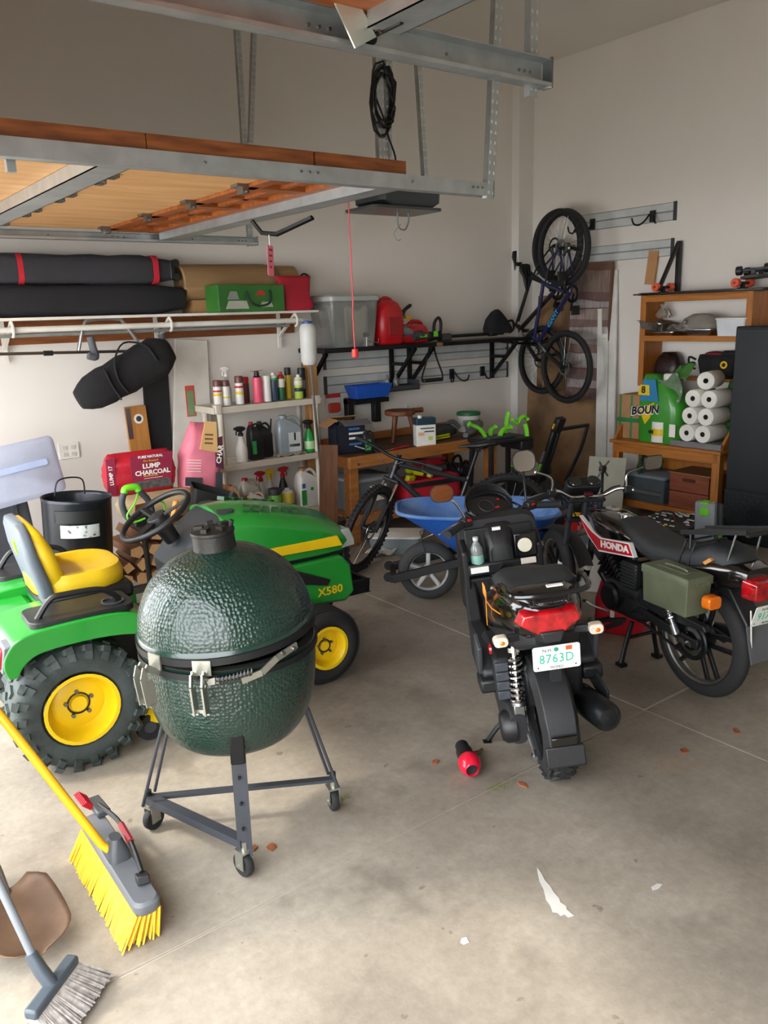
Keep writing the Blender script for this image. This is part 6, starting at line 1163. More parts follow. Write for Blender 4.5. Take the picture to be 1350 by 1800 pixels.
t = thing('black_crate', 'black tilted bin beside the tan sack behind the steering wheel', 'bin', (2.30, 5.10, .60), rot=(0, 20, -20))
MB().loft([[(a, b, z) for a, b in rrect(w, d, .03, 4)] for w, d, z in ((.26, .24, 0), (.32, .28, .18))], True, False).loft([[(a, b, z) for a, b in rrect(w, d, .03, 4)] for w, d, z in ((.30, .26, .18), (.25, .23, .01))], False, True).build('bin_body', BLK, t)
# firewood
LOGE = mat('log_end', 'e0b585', .8, col2='c2905c', vs=9); 
rk = thing('log_rack', 'dark metal firewood rack behind the tractor seat', 'rack', (1.95, 5.2, 0), 0)
for y in (-.2, .2): MB().bar((-.66, y, .22), (.62, y, .22), .04, .045).build('base_rail', mat('rack_dark', '45423f', .6), rk)
for x in (-.64, .60):
    for y in (-.2, .2): MB().bar((x, y, 0), (x, y, .44 if x < 0 else .60), .035, .035).build('upright', mat('rack_dark', '45423f', .6), rk)
rnd = random.Random(11); n = 0; row = 0; z = .245
spots = []
while z < .56:
    x = -.56+(row % 2)*.05+(.30 if z > .40 else 0)
    while x < .54:
        w_ = rnd.uniform(.075, .12); spots.append((x+w_/2, z+rnd.uniform(0, .012), w_)); x += w_+.006
    z += .088; row += 1
words = ['bottom', 'second', 'third', 'top']
LOGB = mat('log_bark', '6a4a34', .9, col2='8c6244', vs=8)
for i, (x, z, w_) in enumerate(spots):
    k = rnd.choice((4, 5, 5, 6)); a0 = rnd.random()*6; L = rnd.uniform(.38, .44); pr = [(w_*.5*(.8+.3*rnd.random())*math.cos(a0+2*PI*j/k), .042+.044*(.8+.25*rnd.random())*math.sin(a0+2*PI*j/k)) for j in range(k)]
    o = thing('firewood_log', 'split firewood log stacked in the rack behind the tractor seat', 'log', (1.95+x, 5.0-rnd.uniform(0, .03), z), 0, 'split logs in the firewood rack')
    lg = MB().loft([[(a, 0, b) for a, b in pr], [(a*rnd.uniform(.9, 1.08), L, b) for a, b in pr]], False, False).build('bark', LOGB, o, ang=20); MB().loft([[(a, -.001, b) for a, b in pr], [(a*.99, .006, b) for a, b in pr]]).build('split_face', LOGE, o, ang=20)
o = thing('firewood_log', 'single split log end beside the foot of the pink charcoal bag', 'log', (2.60, 5.36, .60), 0); MB().prism([(-.06, 0), (.05, .0), (.08, .06), (.03, .11), (-.05, .09)], 0, .3).build('split_face', LOGE, o, ang=20)
MB().b2((-.12, -.02, -.04), (.1, .34, -.002)).build('log_under', LOGB, o)
# black hod with slot handle, dark sled, cultivator handle
t = thing('ash_bin', 'black curved metal kindling bin with slot and white scraped label', 'bin', (1.38, 5.0, .475), rot=(0, 4, 0)); HB_ = mat('bin_black', '20242a', .28, .3)
MB().lathe([(.19, 0), (.195, .01), (.2, .4), (.205, .42)], 36, cap=False).lathe([(.001, 0), (.19, 0)], 36).build('bin_body', HB_, t, solid_=.006)
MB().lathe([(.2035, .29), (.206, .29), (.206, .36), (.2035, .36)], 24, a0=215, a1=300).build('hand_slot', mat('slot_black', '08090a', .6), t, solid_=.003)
MB().lathe([(.2025, .20), (.2045, .2), (.2045, .275), (.2025, .275)], 20, a0=225, a1=290).build('scraped_label', mat('label_scraped', 'cfd2d2', .6, col2='3a3f45', vs=30, thr=(.55, .66)), t, solid_=.002)
MB().tube(cr([(-.1, .1, .41), (-.08, .1, .5), (0, .1, .52), (.07, .1, .5), (.08, .1, .41)], 4), .005, 6).build('wire_handle', BLKM, t)
ft = MB().lathe([(.19, -.05), (.2, -.04), (.19, 0), (.001, 0)], 30).build('bin_base', HB_, t)
t = thing('sled', 'dark grey tapered plastic sled standing behind the tractor seat', 'sled', (1.10, 5.60, .0), rot=(-4, 0, 0))
MB().loft([[(a, b*.3, z) for a, b in rrect(w, .12, .03, 4)] for w, z in ((.42, 0), (.40, .4), (.34, .8), (.2, .98))]).build('sled_body', mat('sled_grey', '3b3e44', .45, var=.2, vs=3), t, ang=60)
for x in (-.1, .1): MB().bar((x, -.024, .1), (x*.8, -.024, .85), .03, .012, (0, 1, 0)).build('sled_rib', DGREY, t)
t = thing('tiller_handle', 'grey loop handle with lime green grips and cable behind the steering wheel', 'handle', (1.66, 4.72, 0), 0)
MB().tube([(.14, .25, 0), (.08, .1, .5), (.03, 0, .74)], .018, 8).build('pole', BLK, t); MB().box((.03, 0, .74), (.10, .07, .07)).build('switch_head', BLK, t, bevel=.012)
for s in (-1, 1): MB().tube(cr([(.03, s*.02, .74), (.03+s*.07, 0, .76), (.0+s*.08, -.02, .86), (-.02+s*.045, -.03, .93)], 5), .019, 10).build('grip_arm', mat('grip_grey', '3d4146', .7), t)
MB().tube(cr([(-.065, -.03, .93), (-.05, -.03, .955), (.01, -.03, .955), (.025, -.03, .93)], 4), .021, 10).build('lime_grip', GRN, t)
MB().tube(cr([(.02, -.03, .92), (-.02, -.06, .86), (-.07, -.06, .80), (-.04, -.05, .75), (.04, -.05, .76)], 5), .006, 6).build('lime_cable', GRN, t)
MB().tube(cr([(.06, .02, .76), (.12, .05, .80), (.17, .04, .83), (.21, .06, .80), (.20, .06, .72), (.16, .05, .68)], 5), .006, 6).build('lime_cable', GRN, t)
# ================================================================ RIGHT: HUTCH, CABINET, LEANING PANELS
t = thing('hutch_desk', 'honey wood desk with tall shelf hutch against the right wall', 'hutch', (0, 0, 0))
def hb(n, a, b, m=OAK, bevel=.004): return MB().b2(a, b).build(n, m, t, bevel=bevel)
Y0, Y1 = 3.64, 4.72
hb('desk_top', (6.20, Y0-.02, .685), (6.71, Y1+.02, .715), OAKH, .006); hb('apron', (6.23, Y0+.02, .60), (6.25, Y1-.02, .685), OAKH)
for x in (6.23, 6.63):
    for y in (Y0+.0, Y1-.07): hb('leg', (x, y, 0), (x+.07, y+.07, .685))
hb('lower_shelf', (6.24, Y0+.05, .13), (6.70, Y1-.05, .155), OAKH); hb('stretcher', (6.235, Y0+.05, .10), (6.255, Y1-.05, .165), OAKH); hb('back_panel', (6.69, Y0+.05, .15), (6.70, Y1-.05, .685))
for y in (Y0-.005, Y1-.02):
    MB().prism([(6.24, .715), (6.70, .715), (6.70, .98), (6.58, .97), (6.44, .92), (6.33, .83), (6.27, .76)], y, y+.025).build('end_bracket', OAK, t, bevel=.004)
hy0, hy1 = 3.545, 4.60
for y in (hy0, hy1-.03): hb('hutch_side', (6.42, y, .715 if y < 4 else 1.2), (6.71, y+.03, 2.0))
hb('back_post', (6.63, hy1-.03, .715), (6.71, hy1, 1.2))
for y in (hy0, hy1-.055): hb('face_stile', (6.40, y, 1.2 if y > 4 else .715), (6.425, y+.055, 2.0))
for z in (1.645, 2.0): hb('hutch_shelf', (6.41, hy0, z-.025), (6.71, hy1, z), OAKH)
hb('hutch_shelf', (6.54, hy0, 1.255), (6.71, hy1, 1.28), OAKH)
for z in (1.60, 1.94): hb('face_rail', (6.40, hy0+.05, z), (6.425, hy1-.05, z+.05), OAKH)
DZ_ = .716
# cardboard box behind the towel pack
t = thing('cardboard_box', 'brown shipping box with green tape on the desk left end', 'box', (6.48, 4.64, DZ_), 2)
MB().b2((-.13, -.13, 0), (.13, .13, .40)).build('carton', CARD, t, bevel=.003)
for y in (-.02, .1): MB().b2((-.132, y-.012, .0), (-.1305, y+.012, .40)).build('printed_stripe', mat('stripe_green', '3f7a4a', .6), t)
MB().b2((-.1325, -.13, .15), (-.131, .13, .19)).build('green_tape', mat('tape_green', '1d7a3a', .5), t); MB().box((.0, 0, .402), (.25, .2, .004), (0, 0, 0)).build('box_flap', CARD, t)
# paper towel pack
TG = mat('pack_green', '3a8f2c', .35, var=.1, coat=.3); TW = mat('towel_white', 'e6e3da', .9, bump=.25, bs=80); CORE = mat('core_brown', '5b5148', .8)
t = thing('paper_towel_pack', 'torn green plastic pack of paper towels on the desk', 'package', (6.39, 4.29, DZ_), 0)
MB().loft([[(b*kx, a*ky+oy, z) for a, b in rrect(.44, .26, .09, 5)] for z, kx, ky, oy in ((0, .95, .95, 0), (.02, 1, 1, 0), (.30, 1.0, 1.0, 0), (.42, .95, .93, .02), (.54, .8, .55, .08), (.60, .5, .3, .12))]).build('wrapper', TG, t, ang=60)
MB().prism([(-.02, .37), (.17, .37), (.14, .56), (.02, .56)], -.128, -.136, 'YZ').build('blue_panel', mat('pack_blue', '2f7fb0', .4), t); MB().prism([(.07, .42), (.19, .42), (.17, .51), (.08, .51)], -.131, -.139, 'YZ').build('yellow_flash', mat('pack_yellow', 'e8c41c', .4), t)
text('lettering', '8', .085, BLK, t, FACE((-.1395, .135, .465), (0, -1, 0), (0, 0, 1)), bold=.003)
MB().prism([(.02, .36), (.17, .29), (.11, .16), (.06, .22)], -.130, -.1365, 'YZ').build('yellow_diamond', mat('pack_yellow', 'e8c41c', .4), t)
text('lettering', 'BOUN', .10, BLK, t, FACE((-.1385, .115, .285), (0, -1, .12), (0, 0, 1)), bold=.004, shear=.2); text('lettering', 'BOUN', .10, WPR, t, FACE((-.1378, .118, .282), (0, -1, .12), (0, 0, 1)), bold=.009, shear=.2)
MB().lathe([(.001, 0), (.09, 0), (.09, .18), (.001, .18)], 24, TM((-.062, -.02, .01))).build('roll_picture', WPR, t); MB().lathe([(.0905, .06), (.092, .06), (.092, .12), (.0905, .12)], 24, TM((-.062, -.02, .01))).build('yellow_band', mat('pack_yellow', 'e8c41c', .4), t)
text('lettering', '4X', .045, BLK, t, FACE((-.1565, .03, .10), (0, -1, 0), (0, 0, 1)), bold=.002)
MB().prism([(-.20, .07), (-.14, .07), (-.14, .18), (-.20, .18)], -.128, -.1335, 'YZ').build('nutrition_label', WPR, t)
MB().lathe([(.001, .36), (.055, .36), (.058, .37), (.058, .60), (.05, .61), (.001, .61)], 20, TM((-.03, -.06, 0))).build('exposed_roll', TW, t)
MB().grid(lambda u, v: (-.10+.05*math.sin(v*4), -.20+.2*u, .36+.26*v*(1-.3*u)+.02*math.sin(u*8)), 8, 8).build('torn_wrap', mat('wrap_clear', 'b5d0ae', .2, trans=.7), t, solid_=.002)
MB().grid(lambda u, v: (-.06+.16*v+.02*math.sin(u*9), -.22+.16*u, .55+.14*v+.02*math.sin(u*6)), 8, 6).build('torn_wrap', mat('wrap_green', '6fae5f', .2, trans=.5), t, solid_=.002)
# stacked rolls
t = thing('organizer_box', 'flat clear organizer box of small parts under the paper rolls', 'box', (6.39, 3.88, DZ_), 0)
MB().b2((-.16, -.24, 0), (.16, .24, .05)).build('case', mat('organizer_clear', 'b4b6b8', .2, trans=.6), t, bevel=.006)
for k in range(6): MB().b2((-.13, -.2+k*.07, .008), (-.05, -.15+k*.07, .035)).build('small_parts', solid(('b0304a', 'd8d23a', '6a4a8a', 'b03040', '8a8a8a', 'a04a6a')[k]), t)
RLR = .074; roll0 = None
def towel_roll(label, loc, rot, first=None):
    if first is None:
        r = thing('paper_towel_roll', label, 'paper towel', loc, rot=rot, group='loose paper towel rolls on the desk')
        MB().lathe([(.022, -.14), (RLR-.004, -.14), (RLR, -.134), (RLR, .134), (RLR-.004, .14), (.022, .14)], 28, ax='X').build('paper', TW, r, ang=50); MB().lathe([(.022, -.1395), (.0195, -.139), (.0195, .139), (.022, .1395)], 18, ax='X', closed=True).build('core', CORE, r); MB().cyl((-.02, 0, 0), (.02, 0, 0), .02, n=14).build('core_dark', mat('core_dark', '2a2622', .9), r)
        return r
    return dup(first, None, loc, rot, label)
zz = DZ_+.05+RLR
rows = [(0, 3.965, 'bottom left'), (0, 3.815, 'bottom right'), (1, 3.945, 'middle row left'), (1, 3.795, 'middle row right'), (2, 3.925, 'upper row left'), (2, 3.775, 'upper row right')]
for r_, y, nm in rows:
    lb = '%s paper towel roll of the stacked pairs on the desk' % nm
    q_ = towel_roll(lb, (6.375, y, zz+r_*.148), (r_*60, 0, 0), roll0); roll0 = roll0 or q_
towel_roll('single paper towel roll lying across the top of the stack', (6.375, 3.85, zz+3*.146+.01), (0, 0, 14), roll0)
t = thing('paper_towel_pack', 'green wrapped paper towel pack behind the stacked rolls', 'package', (6.56, 3.72, DZ_), 0)
MB().loft([[(b*k, a*k, z) for a, b in rrect(.12, .14, .04, 4)] for z, k in ((0, .95), (.02, 1), (.5, 1), (.56, .8))]).build('wrapper', mat('pack_dark_green', '2a5a26', .3), t); text('lettering', 'BOUNTY', .09, BLK, t, FACE((-.0715, -.0, .32), (0, 0, -1), (0, -1, 0)), bold=.003)
# on the hutch shelves
FOIL = mat('foil', 'c9c9c9', .22, 1, bump=.3, bs=50)
def foilpan(label, loc, rot, w, d, h, grp='foil trays on the hutch shelf'):
    t = thing('foil_tray', label, 'tray', loc, rot=rot, group=grp)
    MB().loft([[(a, b, z) for a, b in rrect(w*k, d*k, .04, 5)] for k, z in ((.82, 0), (.96, h*.96), (1.04, h), (1.04, h-.004), (.94, h*.93), (.8, .004))]).build('pan', FOIL, t); return t
foilpan('deep tilted foil tray sticking out at the left of the hutch shelf', (6.50, 4.46, 1.70), (6, 0, -10), .3, .3, .07)
foilpan('flat foil tray under the tilted one on the hutch shelf', (6.55, 4.38, 1.646), (0, 0, 0), .3, .26, .035); foilpan('foil tray inside the clear bag on the hutch shelf', (6.54, 4.03, 1.646), (0, 0, 5), .3, .26, .055)
PB = mat('poly_bag', 'c8c4b8', .15, trans=.6, bump=.6, bs=25)
t = thing('plastic_bag', 'crumpled clear plastic bag over the middle foil tray', 'bag', (6.52, 4.06, 1.705), 0)
MB().lathe([(.02, 0), (.15, .004), (.17, .04), (.13, .09), (.07, .125), (.001, .13)], 22, TM((0, 0, 0), (0, 0, 0), (.85, 1.15, 1))).build('bag_body', PB, t); MB().grid(lambda u, v: (-.14+.03*math.sin(v*7), .05+.2*u, .01+.06*v*(1-u)+.015*math.sin(u*11)), 10, 6).build('bag_tail', PB, t, solid_=.002)
tag(MB().lathe([(.05, 0), (.07, .02), (.05, .06), (.02, .09), (.03, .12)], 14).build('plastic_bag', PB, None, loc=(6.60, 4.50, 1.80)), 'small clear bag in the left corner behind the foil trays', 'bag')
t = tote('plastic_tub', 'white rectangular plastic tub at the right of the hutch shelf', (6.50, 3.72, 1.646), .24, .26, .15, mat('tub_white', 'd9dce0', .4), WHT, 0, cat='tub')
t = thing('leather_bag', 'dark brown leather pouch on the lower hutch shelf', 'bag', (6.62, 4.42, 1.281), 0)
MB().loft([[(b*k, a*k2, z) for a, b in rrect(.27, .18, .07, 5)] for z, k, k2 in ((0, .9, .9), (.03, 1, 1), (.1, .95, .98), (.17, .7, .8), (.215, .3, .5))]).build('pouch', mat('leather_brown', '2c1a18', .4, bump=.3, bs=40), t, ang=70); MB().tube(cr([(-.06, -.06, .17), (-.09, 0, .2), (-.06, .06, .17)], 4), .01, 6).build('pouch_strap', mat('leather_brown', '2c1a18', .4), t)
t = thing('tool_pouch', 'black tool bag with yellow ring on the lower hutch shelf', 'bag', (6.62, 3.93, 1.281), 0)
MB().loft([[(b*k, a*k2, z) for a, b in rrect(.36, .18, .06, 5)] for z, k, k2 in ((0, .8, .7), (.04, .95, .85), (.15, 1, 1), (.2, .8, .95))]).build('pouch', FAB, t, ang=70); MB().tube(cr([(-.09, .17, .16), (-.1, .23, .18), (-.1, .22, .1), (-.09, .17, .08)], 4), .01, 6).build('loop', FAB, t); MB().torus(.025, .009, 16, 6, TM((-.1, -.10, .12), (0, 0, 90))).build('yellow_ring', JY, t); MB().ell((0, .04, .2), (.06, .1, .03)).build('red_item', mat('red_cloth', '7c2430', .7), t); MB().box((0, -.1, .2), (.1, .14, .07), (0, 0, 20)).build('pouch_flap', FAB, t, bevel=.02)
# longboards on the very top
def longboard(name, label, o, yaw, L, w, wm, deckm, tilt=0, zb=0):
    t = thing(name, label, 'skateboard', o, rot=(tilt, 0, yaw), group='upside-down longboards on the hutch')
    out = cr([(-L/2, 0, 0), (-L*.46, w*.28, 0), (-L*.38, w*.36, 0), (-L*.28, w*.5, 0), (L*.28, w*.5, 0), (L*.38, w*.36, 0), (L*.46, w*.28, 0), (L/2, 0, 0), (L*.46, -w*.28, 0), (L*.38, -w*.36, 0), (L*.28, -w*.5, 0), (-L*.28, -w*.5, 0), (-L*.38, -w*.36, 0), (-L*.46, -w*.28, 0)], 3, True)
    MB().prism([(p.x, p.y) for p in out], 0, .022, 'XY').build('deck', deckm, t, bevel=.003)
    for s in (-1, 1):
        x = s*L*.30
        k = MB().bar((x, 0, .014), (x, 0, .03), .05, .07).bar((x, -.085, .065), (x, .085, .065), .022, .022).bar((x, 0, .02), (x, 0, .07), .035, .03).build('truck', BLKM, t, bevel=.003)
        for y in (-.105, .105):
            wv = MB().lathe([(.012, -.024), (.03, -.024), (.036, -.018), (.036, .018), (.03, .024), (.012, .024)], 22, TM((x, y, .066)), ax='Y', closed=True).build('wheel', wm, t); MB().lathe([(.001, -.02), (.013, -.02), (.013, .02), (.001, .02)], 14, TM((x, y, .066)), ax='Y').build('bearing', mat('bearing_gold', '7a5a22', .4, .6), wv)
    return t
ORW = mat('wheel_orange', 'e85a3a', .4)
t = longboard('longboard', 'black longboard with orange wheels lying upside down on the hutch', (6.50, 4.07, 2.001), 90, 1.24, .24, ORW, BLK)
MB().b2((.52, .07, .002), (.6, .118, .0155)).build('deck_sticker', mat('sticker_maroon', '5a3230', .6), t)
longboard('longboard', 'grey longboard with black wheels resting on the orange-wheeled one', (6.54, 3.60, 2.098), 18, .5, .2, BLK, mat('deck_grey', '4a4742', .7), tilt=-4)
t = thing('shelf_bracket', 'black triangular shelf bracket standing on the right wall rail', 'bracket', (6.66, 4.42, 2.02), 0)
MB().prism([(0, 0), (.04, 0), (.04, .44), (.0, .44)], -.02, .02, 'XZ').bar((-.26, 0, .02), (.0, 0, .42), .03, .03).build('bracket_arm', BLK, t, bevel=.004)
# black cabinet
t = thing('metal_cabinet', 'tall black metal cabinet with diamond plate base at the right edge', 'cabinet', (6.15, 2.60, 0), 0)
CBM = mat('cabinet_black', '1d2124', .45, .3); MB().b2((0, 0, 0), (.44, .93, 1.73)).build('cabinet_body', CBM, t, bevel=.012)
for a, b in ((.012, .458), (.472, .918)): MB().b2((-.016, a, .44), (.0, b, 1.71)).build('door', CBM, t, bevel=.004)
MB().b2((-.012, .005, .03), (.0, .925, .43)).build('diamond_plate', CBM, t)
dm = MB()
for i in range(26):
    for j in range(11): dm.box((-.0135, .03+i*.035, .05+j*.034), (.006, .026, .008), (40 if (i+j) % 2 else -40, 0, 0))
o = dm.build('tread_bumps', CBM, t); o['kind'] = 'stuff'
MB().b2((-.03, .47, 1.0), (-.016, .49, 1.2)).build('door_handle', BLKM, t)
struct('baseboard_right', MB().b2((6.66, -2.2, 0), (6.72, 3.62, .09)), mat('curb_grey', 'b0aba2', .7), bevel=.006)
# leaning panels
t = thing('canvas_picture', 'striped purple and white canvas leaning on the wall behind bikes', 'picture', (6.66, 5.40, 1.02), rot=(0, 2, -90)); CB = mat('canvas_back', '6e4f3d', .8)
MB().b2((-.25, -.02, 0), (.25, .01, 1.32)).build('canvas', CB, t)
cols = ['6b5450', '9a9090', '6f5a56', 'a89f9c', '7d655c', '8e8380', 'aaa29e', '76605a', '93817a', '98908f', '6a5350', '7f6a62', '6a524a']
z = .02; rnd = random.Random(4)
for i, c in enumerate(cols):
    h = rnd.uniform(.05, .16) if z < 1.0 else .2
    if z+h > 1.31: break
    MB().prism([(-.235, z), (.235, z+rnd.uniform(-.02, .02)), (.235, z+h+rnd.uniform(-.02, .02)), (.1, z+h+rnd.uniform(-.02, .02)), (-.1, z+h+rnd.uniform(-.02, .02)), (-.235, z+h)], -.02, -.0225-.001*(i % 3)).build('painted_stripe', mat('canvas_%s' % c, c, .8, var=.2, vs=8, streak=(6, 6, 1)), t); z += h
PLYW = mat('old_plywood', '9a7852', .75, col2='6e5338', vs=2, streak=(2, 2, .7), bump=.05)
tag(MB().b2((-.62, -.012, 0), (.42, .012, 1.08)).build('plywood_sheet', mat('stained_ply', '8f6e4c', .75, col2='3e3128', vs=1.9, thr=(.45, .72)), None, loc=(6.64, 5.58, 0), rot=(-2, 0, -90)), 'stained brown plywood sheet leaning below the hanging bikes', 'plywood')
tag(MB().b2((-.24, -.012, 0), (.24, .012, 2.05)).build('plywood_sheet', PLYW, None, loc=(6.69, 5.85, 0), rot=(-.4, 0, -90)), 'tall pale plywood strip behind the hanging bikes by the corner', 'plywood')
for i, (y, w_, h, lean, lb) in enumerate(((5.03, .10, 2.28, 3.2, 'wide white trim board leaning right of the striped canvas'), (4.93, .08, 2.26, 3.6, 'white trim board leaning beside the hutch'), (5.10, .05, 1.9, 2.2, 'narrow white trim strip closest to the striped canvas'))):
    tag(MB().b2((-w_/2, -.012, 0), (w_/2, .012, h)).build('trim_board', mat('trim_white', 'dedbd5', .5), None, loc=(6.58+i*.01, y+.07, 0), rot=(-lean+.8, -lean*.9, -90), bevel=.003), lb, 'board')
tag(MB().b2((-.05, -.01, 0), (.05, .01, .3)).build('wood_offcut', mat('offcut', 'b98a5a', .7), None, loc=(6.69, 4.72, 2.10), rot=(-1, 6, -90)), 'pale wood offcut propped behind the shelf bracket', 'board')
# under the desk
t = thing('wooden_crate', 'reddish wooden dovetailed crate on the desk lower shelf', 'crate', (6.46, 3.95, .156), 0); RWD = mat('crate_red', '8e4a2e', .6, col2='75381f', vs=4, streak=(8, 1, 8))
for z in (0, .155): MB().b2((-.17, -.19, z), (.17, .19, z+.15)).build('crate_body', RWD, t, bevel=.004)
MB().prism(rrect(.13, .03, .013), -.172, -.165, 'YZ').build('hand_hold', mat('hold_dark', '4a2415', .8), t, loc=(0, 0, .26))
tag(MB().b2((-.18, -.2, 0), (.18, .2, .012)).build('crate_cover', mat('lid_wood', '8a5f38', .6), None, loc=(6.47, 3.95, .464)), 'flat wooden lid resting on the reddish crate', 'board')
tote('storage_tote', 'clear tote of green wire on the desk lower shelf', (6.46, 4.42, .156), .38, .48, .26, mat('tote_clear2', '6f7a80', .2, trans=.5), mat('tote_rim', '7b868c', .4), 0)
coil('green_wire', 'tangled dark green wire heaped on the clear tote', (6.44, 4.45, .48), .13, .006, 7, mat('wire_green', '1c4a30', .6), 9, 1.2)
tag(MB().b2((-.005, -.17, 0), (.005, .17, .58)).build('acrylic_sheet', mat('acrylic', '8f8a66', .3, trans=.3), None, loc=(5.98, 4.62, .0), rot=(0, 14, 24)), 'cloudy yellowish plastic sheet leaning at the left desk leg', 'sheet')
# in front of the desk
t = thing('tool_chest', 'black open socket tool case on the floor in front of the desk', 'tool case', (5.72, 3.72, 0), 8)
for a, b in (((-.30, -.24, 0), (.30, .24, .20)),): MB().b2(a, b).build('case_body', BLK, t, bevel=.02)
MB().b2((-.28, -.22, .19), (.28, .22, .205)).build('tool_tray', DGREY, t)
rnd = random.Random(6)
for k in range(46):
    x, y = rnd.uniform(-.26, .26), rnd.uniform(-.2, .2); L = rnd.uniform(.015, .06); m_ = STEEL if k % 9 else (RED if k % 2 else JY)
    MB().cyl((x, y, .212), (x, y+L, .214), rnd.uniform(.007, .012), n=8).build('socket', m_, t)
MB().tube([(-.15, -.1, .215), (.1, .05, .22)], .009, 8).build('ratchet_bar', CHR, t); MB().box((-.2, .12, .215), (.12, .05, .02), (0, 0, 20)).build('red_tray', RED, t, bevel=.004)
t = thing('parts_organizer', 'clear upright parts organizer with lime latches by the desk', 'organizer', (5.62, 3.36, 0), rot=(0, -4, 12))
MB().b2((-.035, -.075, .10), (.035, .075, .44)).build('clear_case', mat('organizer_pale', 'b9c4cc', .2, trans=.45), t, bevel=.01); MB().b2((-.06, -.09, 0), (.06, .09, .11)).build('foot', DGREY, t, bevel=.01); MB().b2((.03, -.11, .0), (.09, -.06, .42)).build('frame', DGREY, t, bevel=.015)
MB().b2((-.045, -.035, .34), (-.033, .035, .40)).build('lime_latch', GRN, t, bevel=.004); MB().b2((-.04, -.03, .425), (.03, .03, .445)).build('lime_latch', GRN, t, bevel=.004); MB().b2((-.02, -.115, .16), (.05, -.1, .24)).build('lime_latch', GRN, t, bevel=.004)
t = thing('cordless_tool', 'dark hand tool with lime end lying behind the motorcycle seat', 'power tool', (5.30, 3.30, 0), 10)
MB().bar((-.1, .25, .14), (-.02, -.2, .14), .05, .06).build('tool_body', DGREY, t, bevel=.015); MB().b2((-.14, .24, .08), (-.06, .29, .2)).build('lime_end', GRN, t, bevel=.012); MB().b2((-.12, -.2, 0), (.0, .2, .11)).build('tool_case', BLK, t, bevel=.02)
t = thing('socket_set_box', 'grey boxed socket set with blue side standing by the motorcycle tank', 'box', (5.05, 3.88, 0), 30)
MB().b2((-.22, -.2, 0), (.22, .2, .24)).build('carton', mat('carton_grey', '7c8384', .6), t, bevel=.005); MB().b2((-.222, -.2, .02), (-.2205, .1, .22)).build('blue_side', mat('carton_blue', '5f8ab0', .6), t); MB().prism([(-.15, .03), (.0, .03), (-.04, .16), (-.1, .12)], -.224, -.2215, 'YZ').build('mountain_print', mat('carton_leaf', '4f7a58', .6), t)
for k in range(5): MB().lathe([(.001, .012), (.022, .01), (.025, 0)], 14, TM((-.15+k*.07, -.1, .24))).build('blister_dome', mat('dome_clear', 'b5babb', .2), t)
tag(MB().b2((-.06, -.05, 0), (.06, .05, .14)).build('white_block', WHT, None, loc=(5.42, 3.62, 0), bevel=.02), 'small white plastic piece on the floor beside the tool case', 'box')
t = thing('jerry_can', 'red plastic container on the floor behind the motorcycle engine', 'fuel can', (3.96, 2.87, 0), 20)
MB().loft([[(a, b, z) for a, b in rrect(w, d, .09, 6)] for w, d, z in ((.30, .24, 0), (.36, .30, .03), (.37, .30, .2), (.30, .26, .30), (.16, .16, .35))]).build('can_body', mat('can_crimson', 'a80f22', .35), t, ang=60); MB().tube(cr([(-.08, 0, .32), (-.04, 0, .40), (.05, 0, .40), (.1, 0, .3)], 4), .02, 8).build('handle', mat('can_crimson', 'a80f22', .35), t); MB().b2((-.06, -.153, .06), (.05, -.149, .14)).build('caution_label', PAPER, t)
t = jug('washer_jug', 'white washer fluid jug standing behind the motorcycle front wheel', (4.40, 3.46, 0), .21, .16, .38, WHT, BLK, 30, ((-.4, .4, .55, .62, mat('jug_teal', '2a6f86', .5)), (.1, .3, .12, .22, BLK)))
t = thing('fuel_can', 'red fuel can on the floor beyond the wheelbarrow handles', 'fuel can', (4.98, 3.98, 0), -20)
MB().loft([[(a, b, z) for a, b in rrect(w, d, .07, 5)] for w, d, z in ((.3, .26, 0), (.33, .29, .02), (.33, .29, .24), (.26, .24, .33))]).build('can_body', RED, t, ang=60); MB().tube(cr([(-.1, 0, .3), (-.05, 0, .38), (.06, 0, .38), (.1, 0, .3)], 4), .02, 8).build('handle', RED, t); MB().cyl((-.1, 0, .32), (-.13, 0, .40), .03, n=12).build('cap', JY, t)
# green-accented mower folded in the corner
t = thing('lawn_mower', 'black cordless lawn mower with lime details in the back corner', 'mower', (5.80, 5.33, 0), -90)
MB().loft([[(a, b, z) for a, b in rrect(w, d, .12, 5)] for w, d, z in ((.70, .50, .08), (.72, .52, .16), (.55, .4, .24), (.4, .3, .32), (.3, .24, .38))]).build('mower_deck', BLK, t, ang=50); MB().b2((-.18, -.12, .36), (.16, .12, .46)).build('motor_cover', DGREY, t, bevel=.03); MB().b2((-.17, -.125, .43), (.1, -.118, .45)).build('lime_line', GRN, t); MB().ell((-.22, 0, .41), (.05, .04, .03)).build('lime_button', GRN, t)
for x in (-.28, .28):
    for y in (-.27, .27): MB().torus(.075, .025, 24, 8, TM((x, y, .10))).build('wheel', RUB, t)
for y in (-.2, .2): MB().tube(cr([(.25, y, .3), (.42, y, .62), (.50, y, .86)], 4), .016, 8).build('handle_tube', BLK, t)
MB().tube([(.50, -.2, .86), (.50, .2, .86)], .018, 8).build('handle_bar', BLK, t)
bt = MB().bar((.30, -.21, .36), (.48, -.21, .86), .11, .05).build('battery_arm', BLK, t, bevel=.02); MB().bar((.335, -.245, .47), (.36, -.245, .54), .085, .012, (1, 0, 0)).build('lime_print', GRN, t); MB().bar((.365, -.245, .56), (.40, -.245, .66), .085, .012, (1, 0, 0)).build('grey_print', GREY, t)
MB().bar((.48, -.22, .84), (.54, -.22, .97), .10, .06).build('control_head', BLK, t, bevel=.012); MB().bar((.495, -.255, .875), (.515, -.255, .92), .06, .01, (1, 0, 0)).build('yellow_print', JY, t)
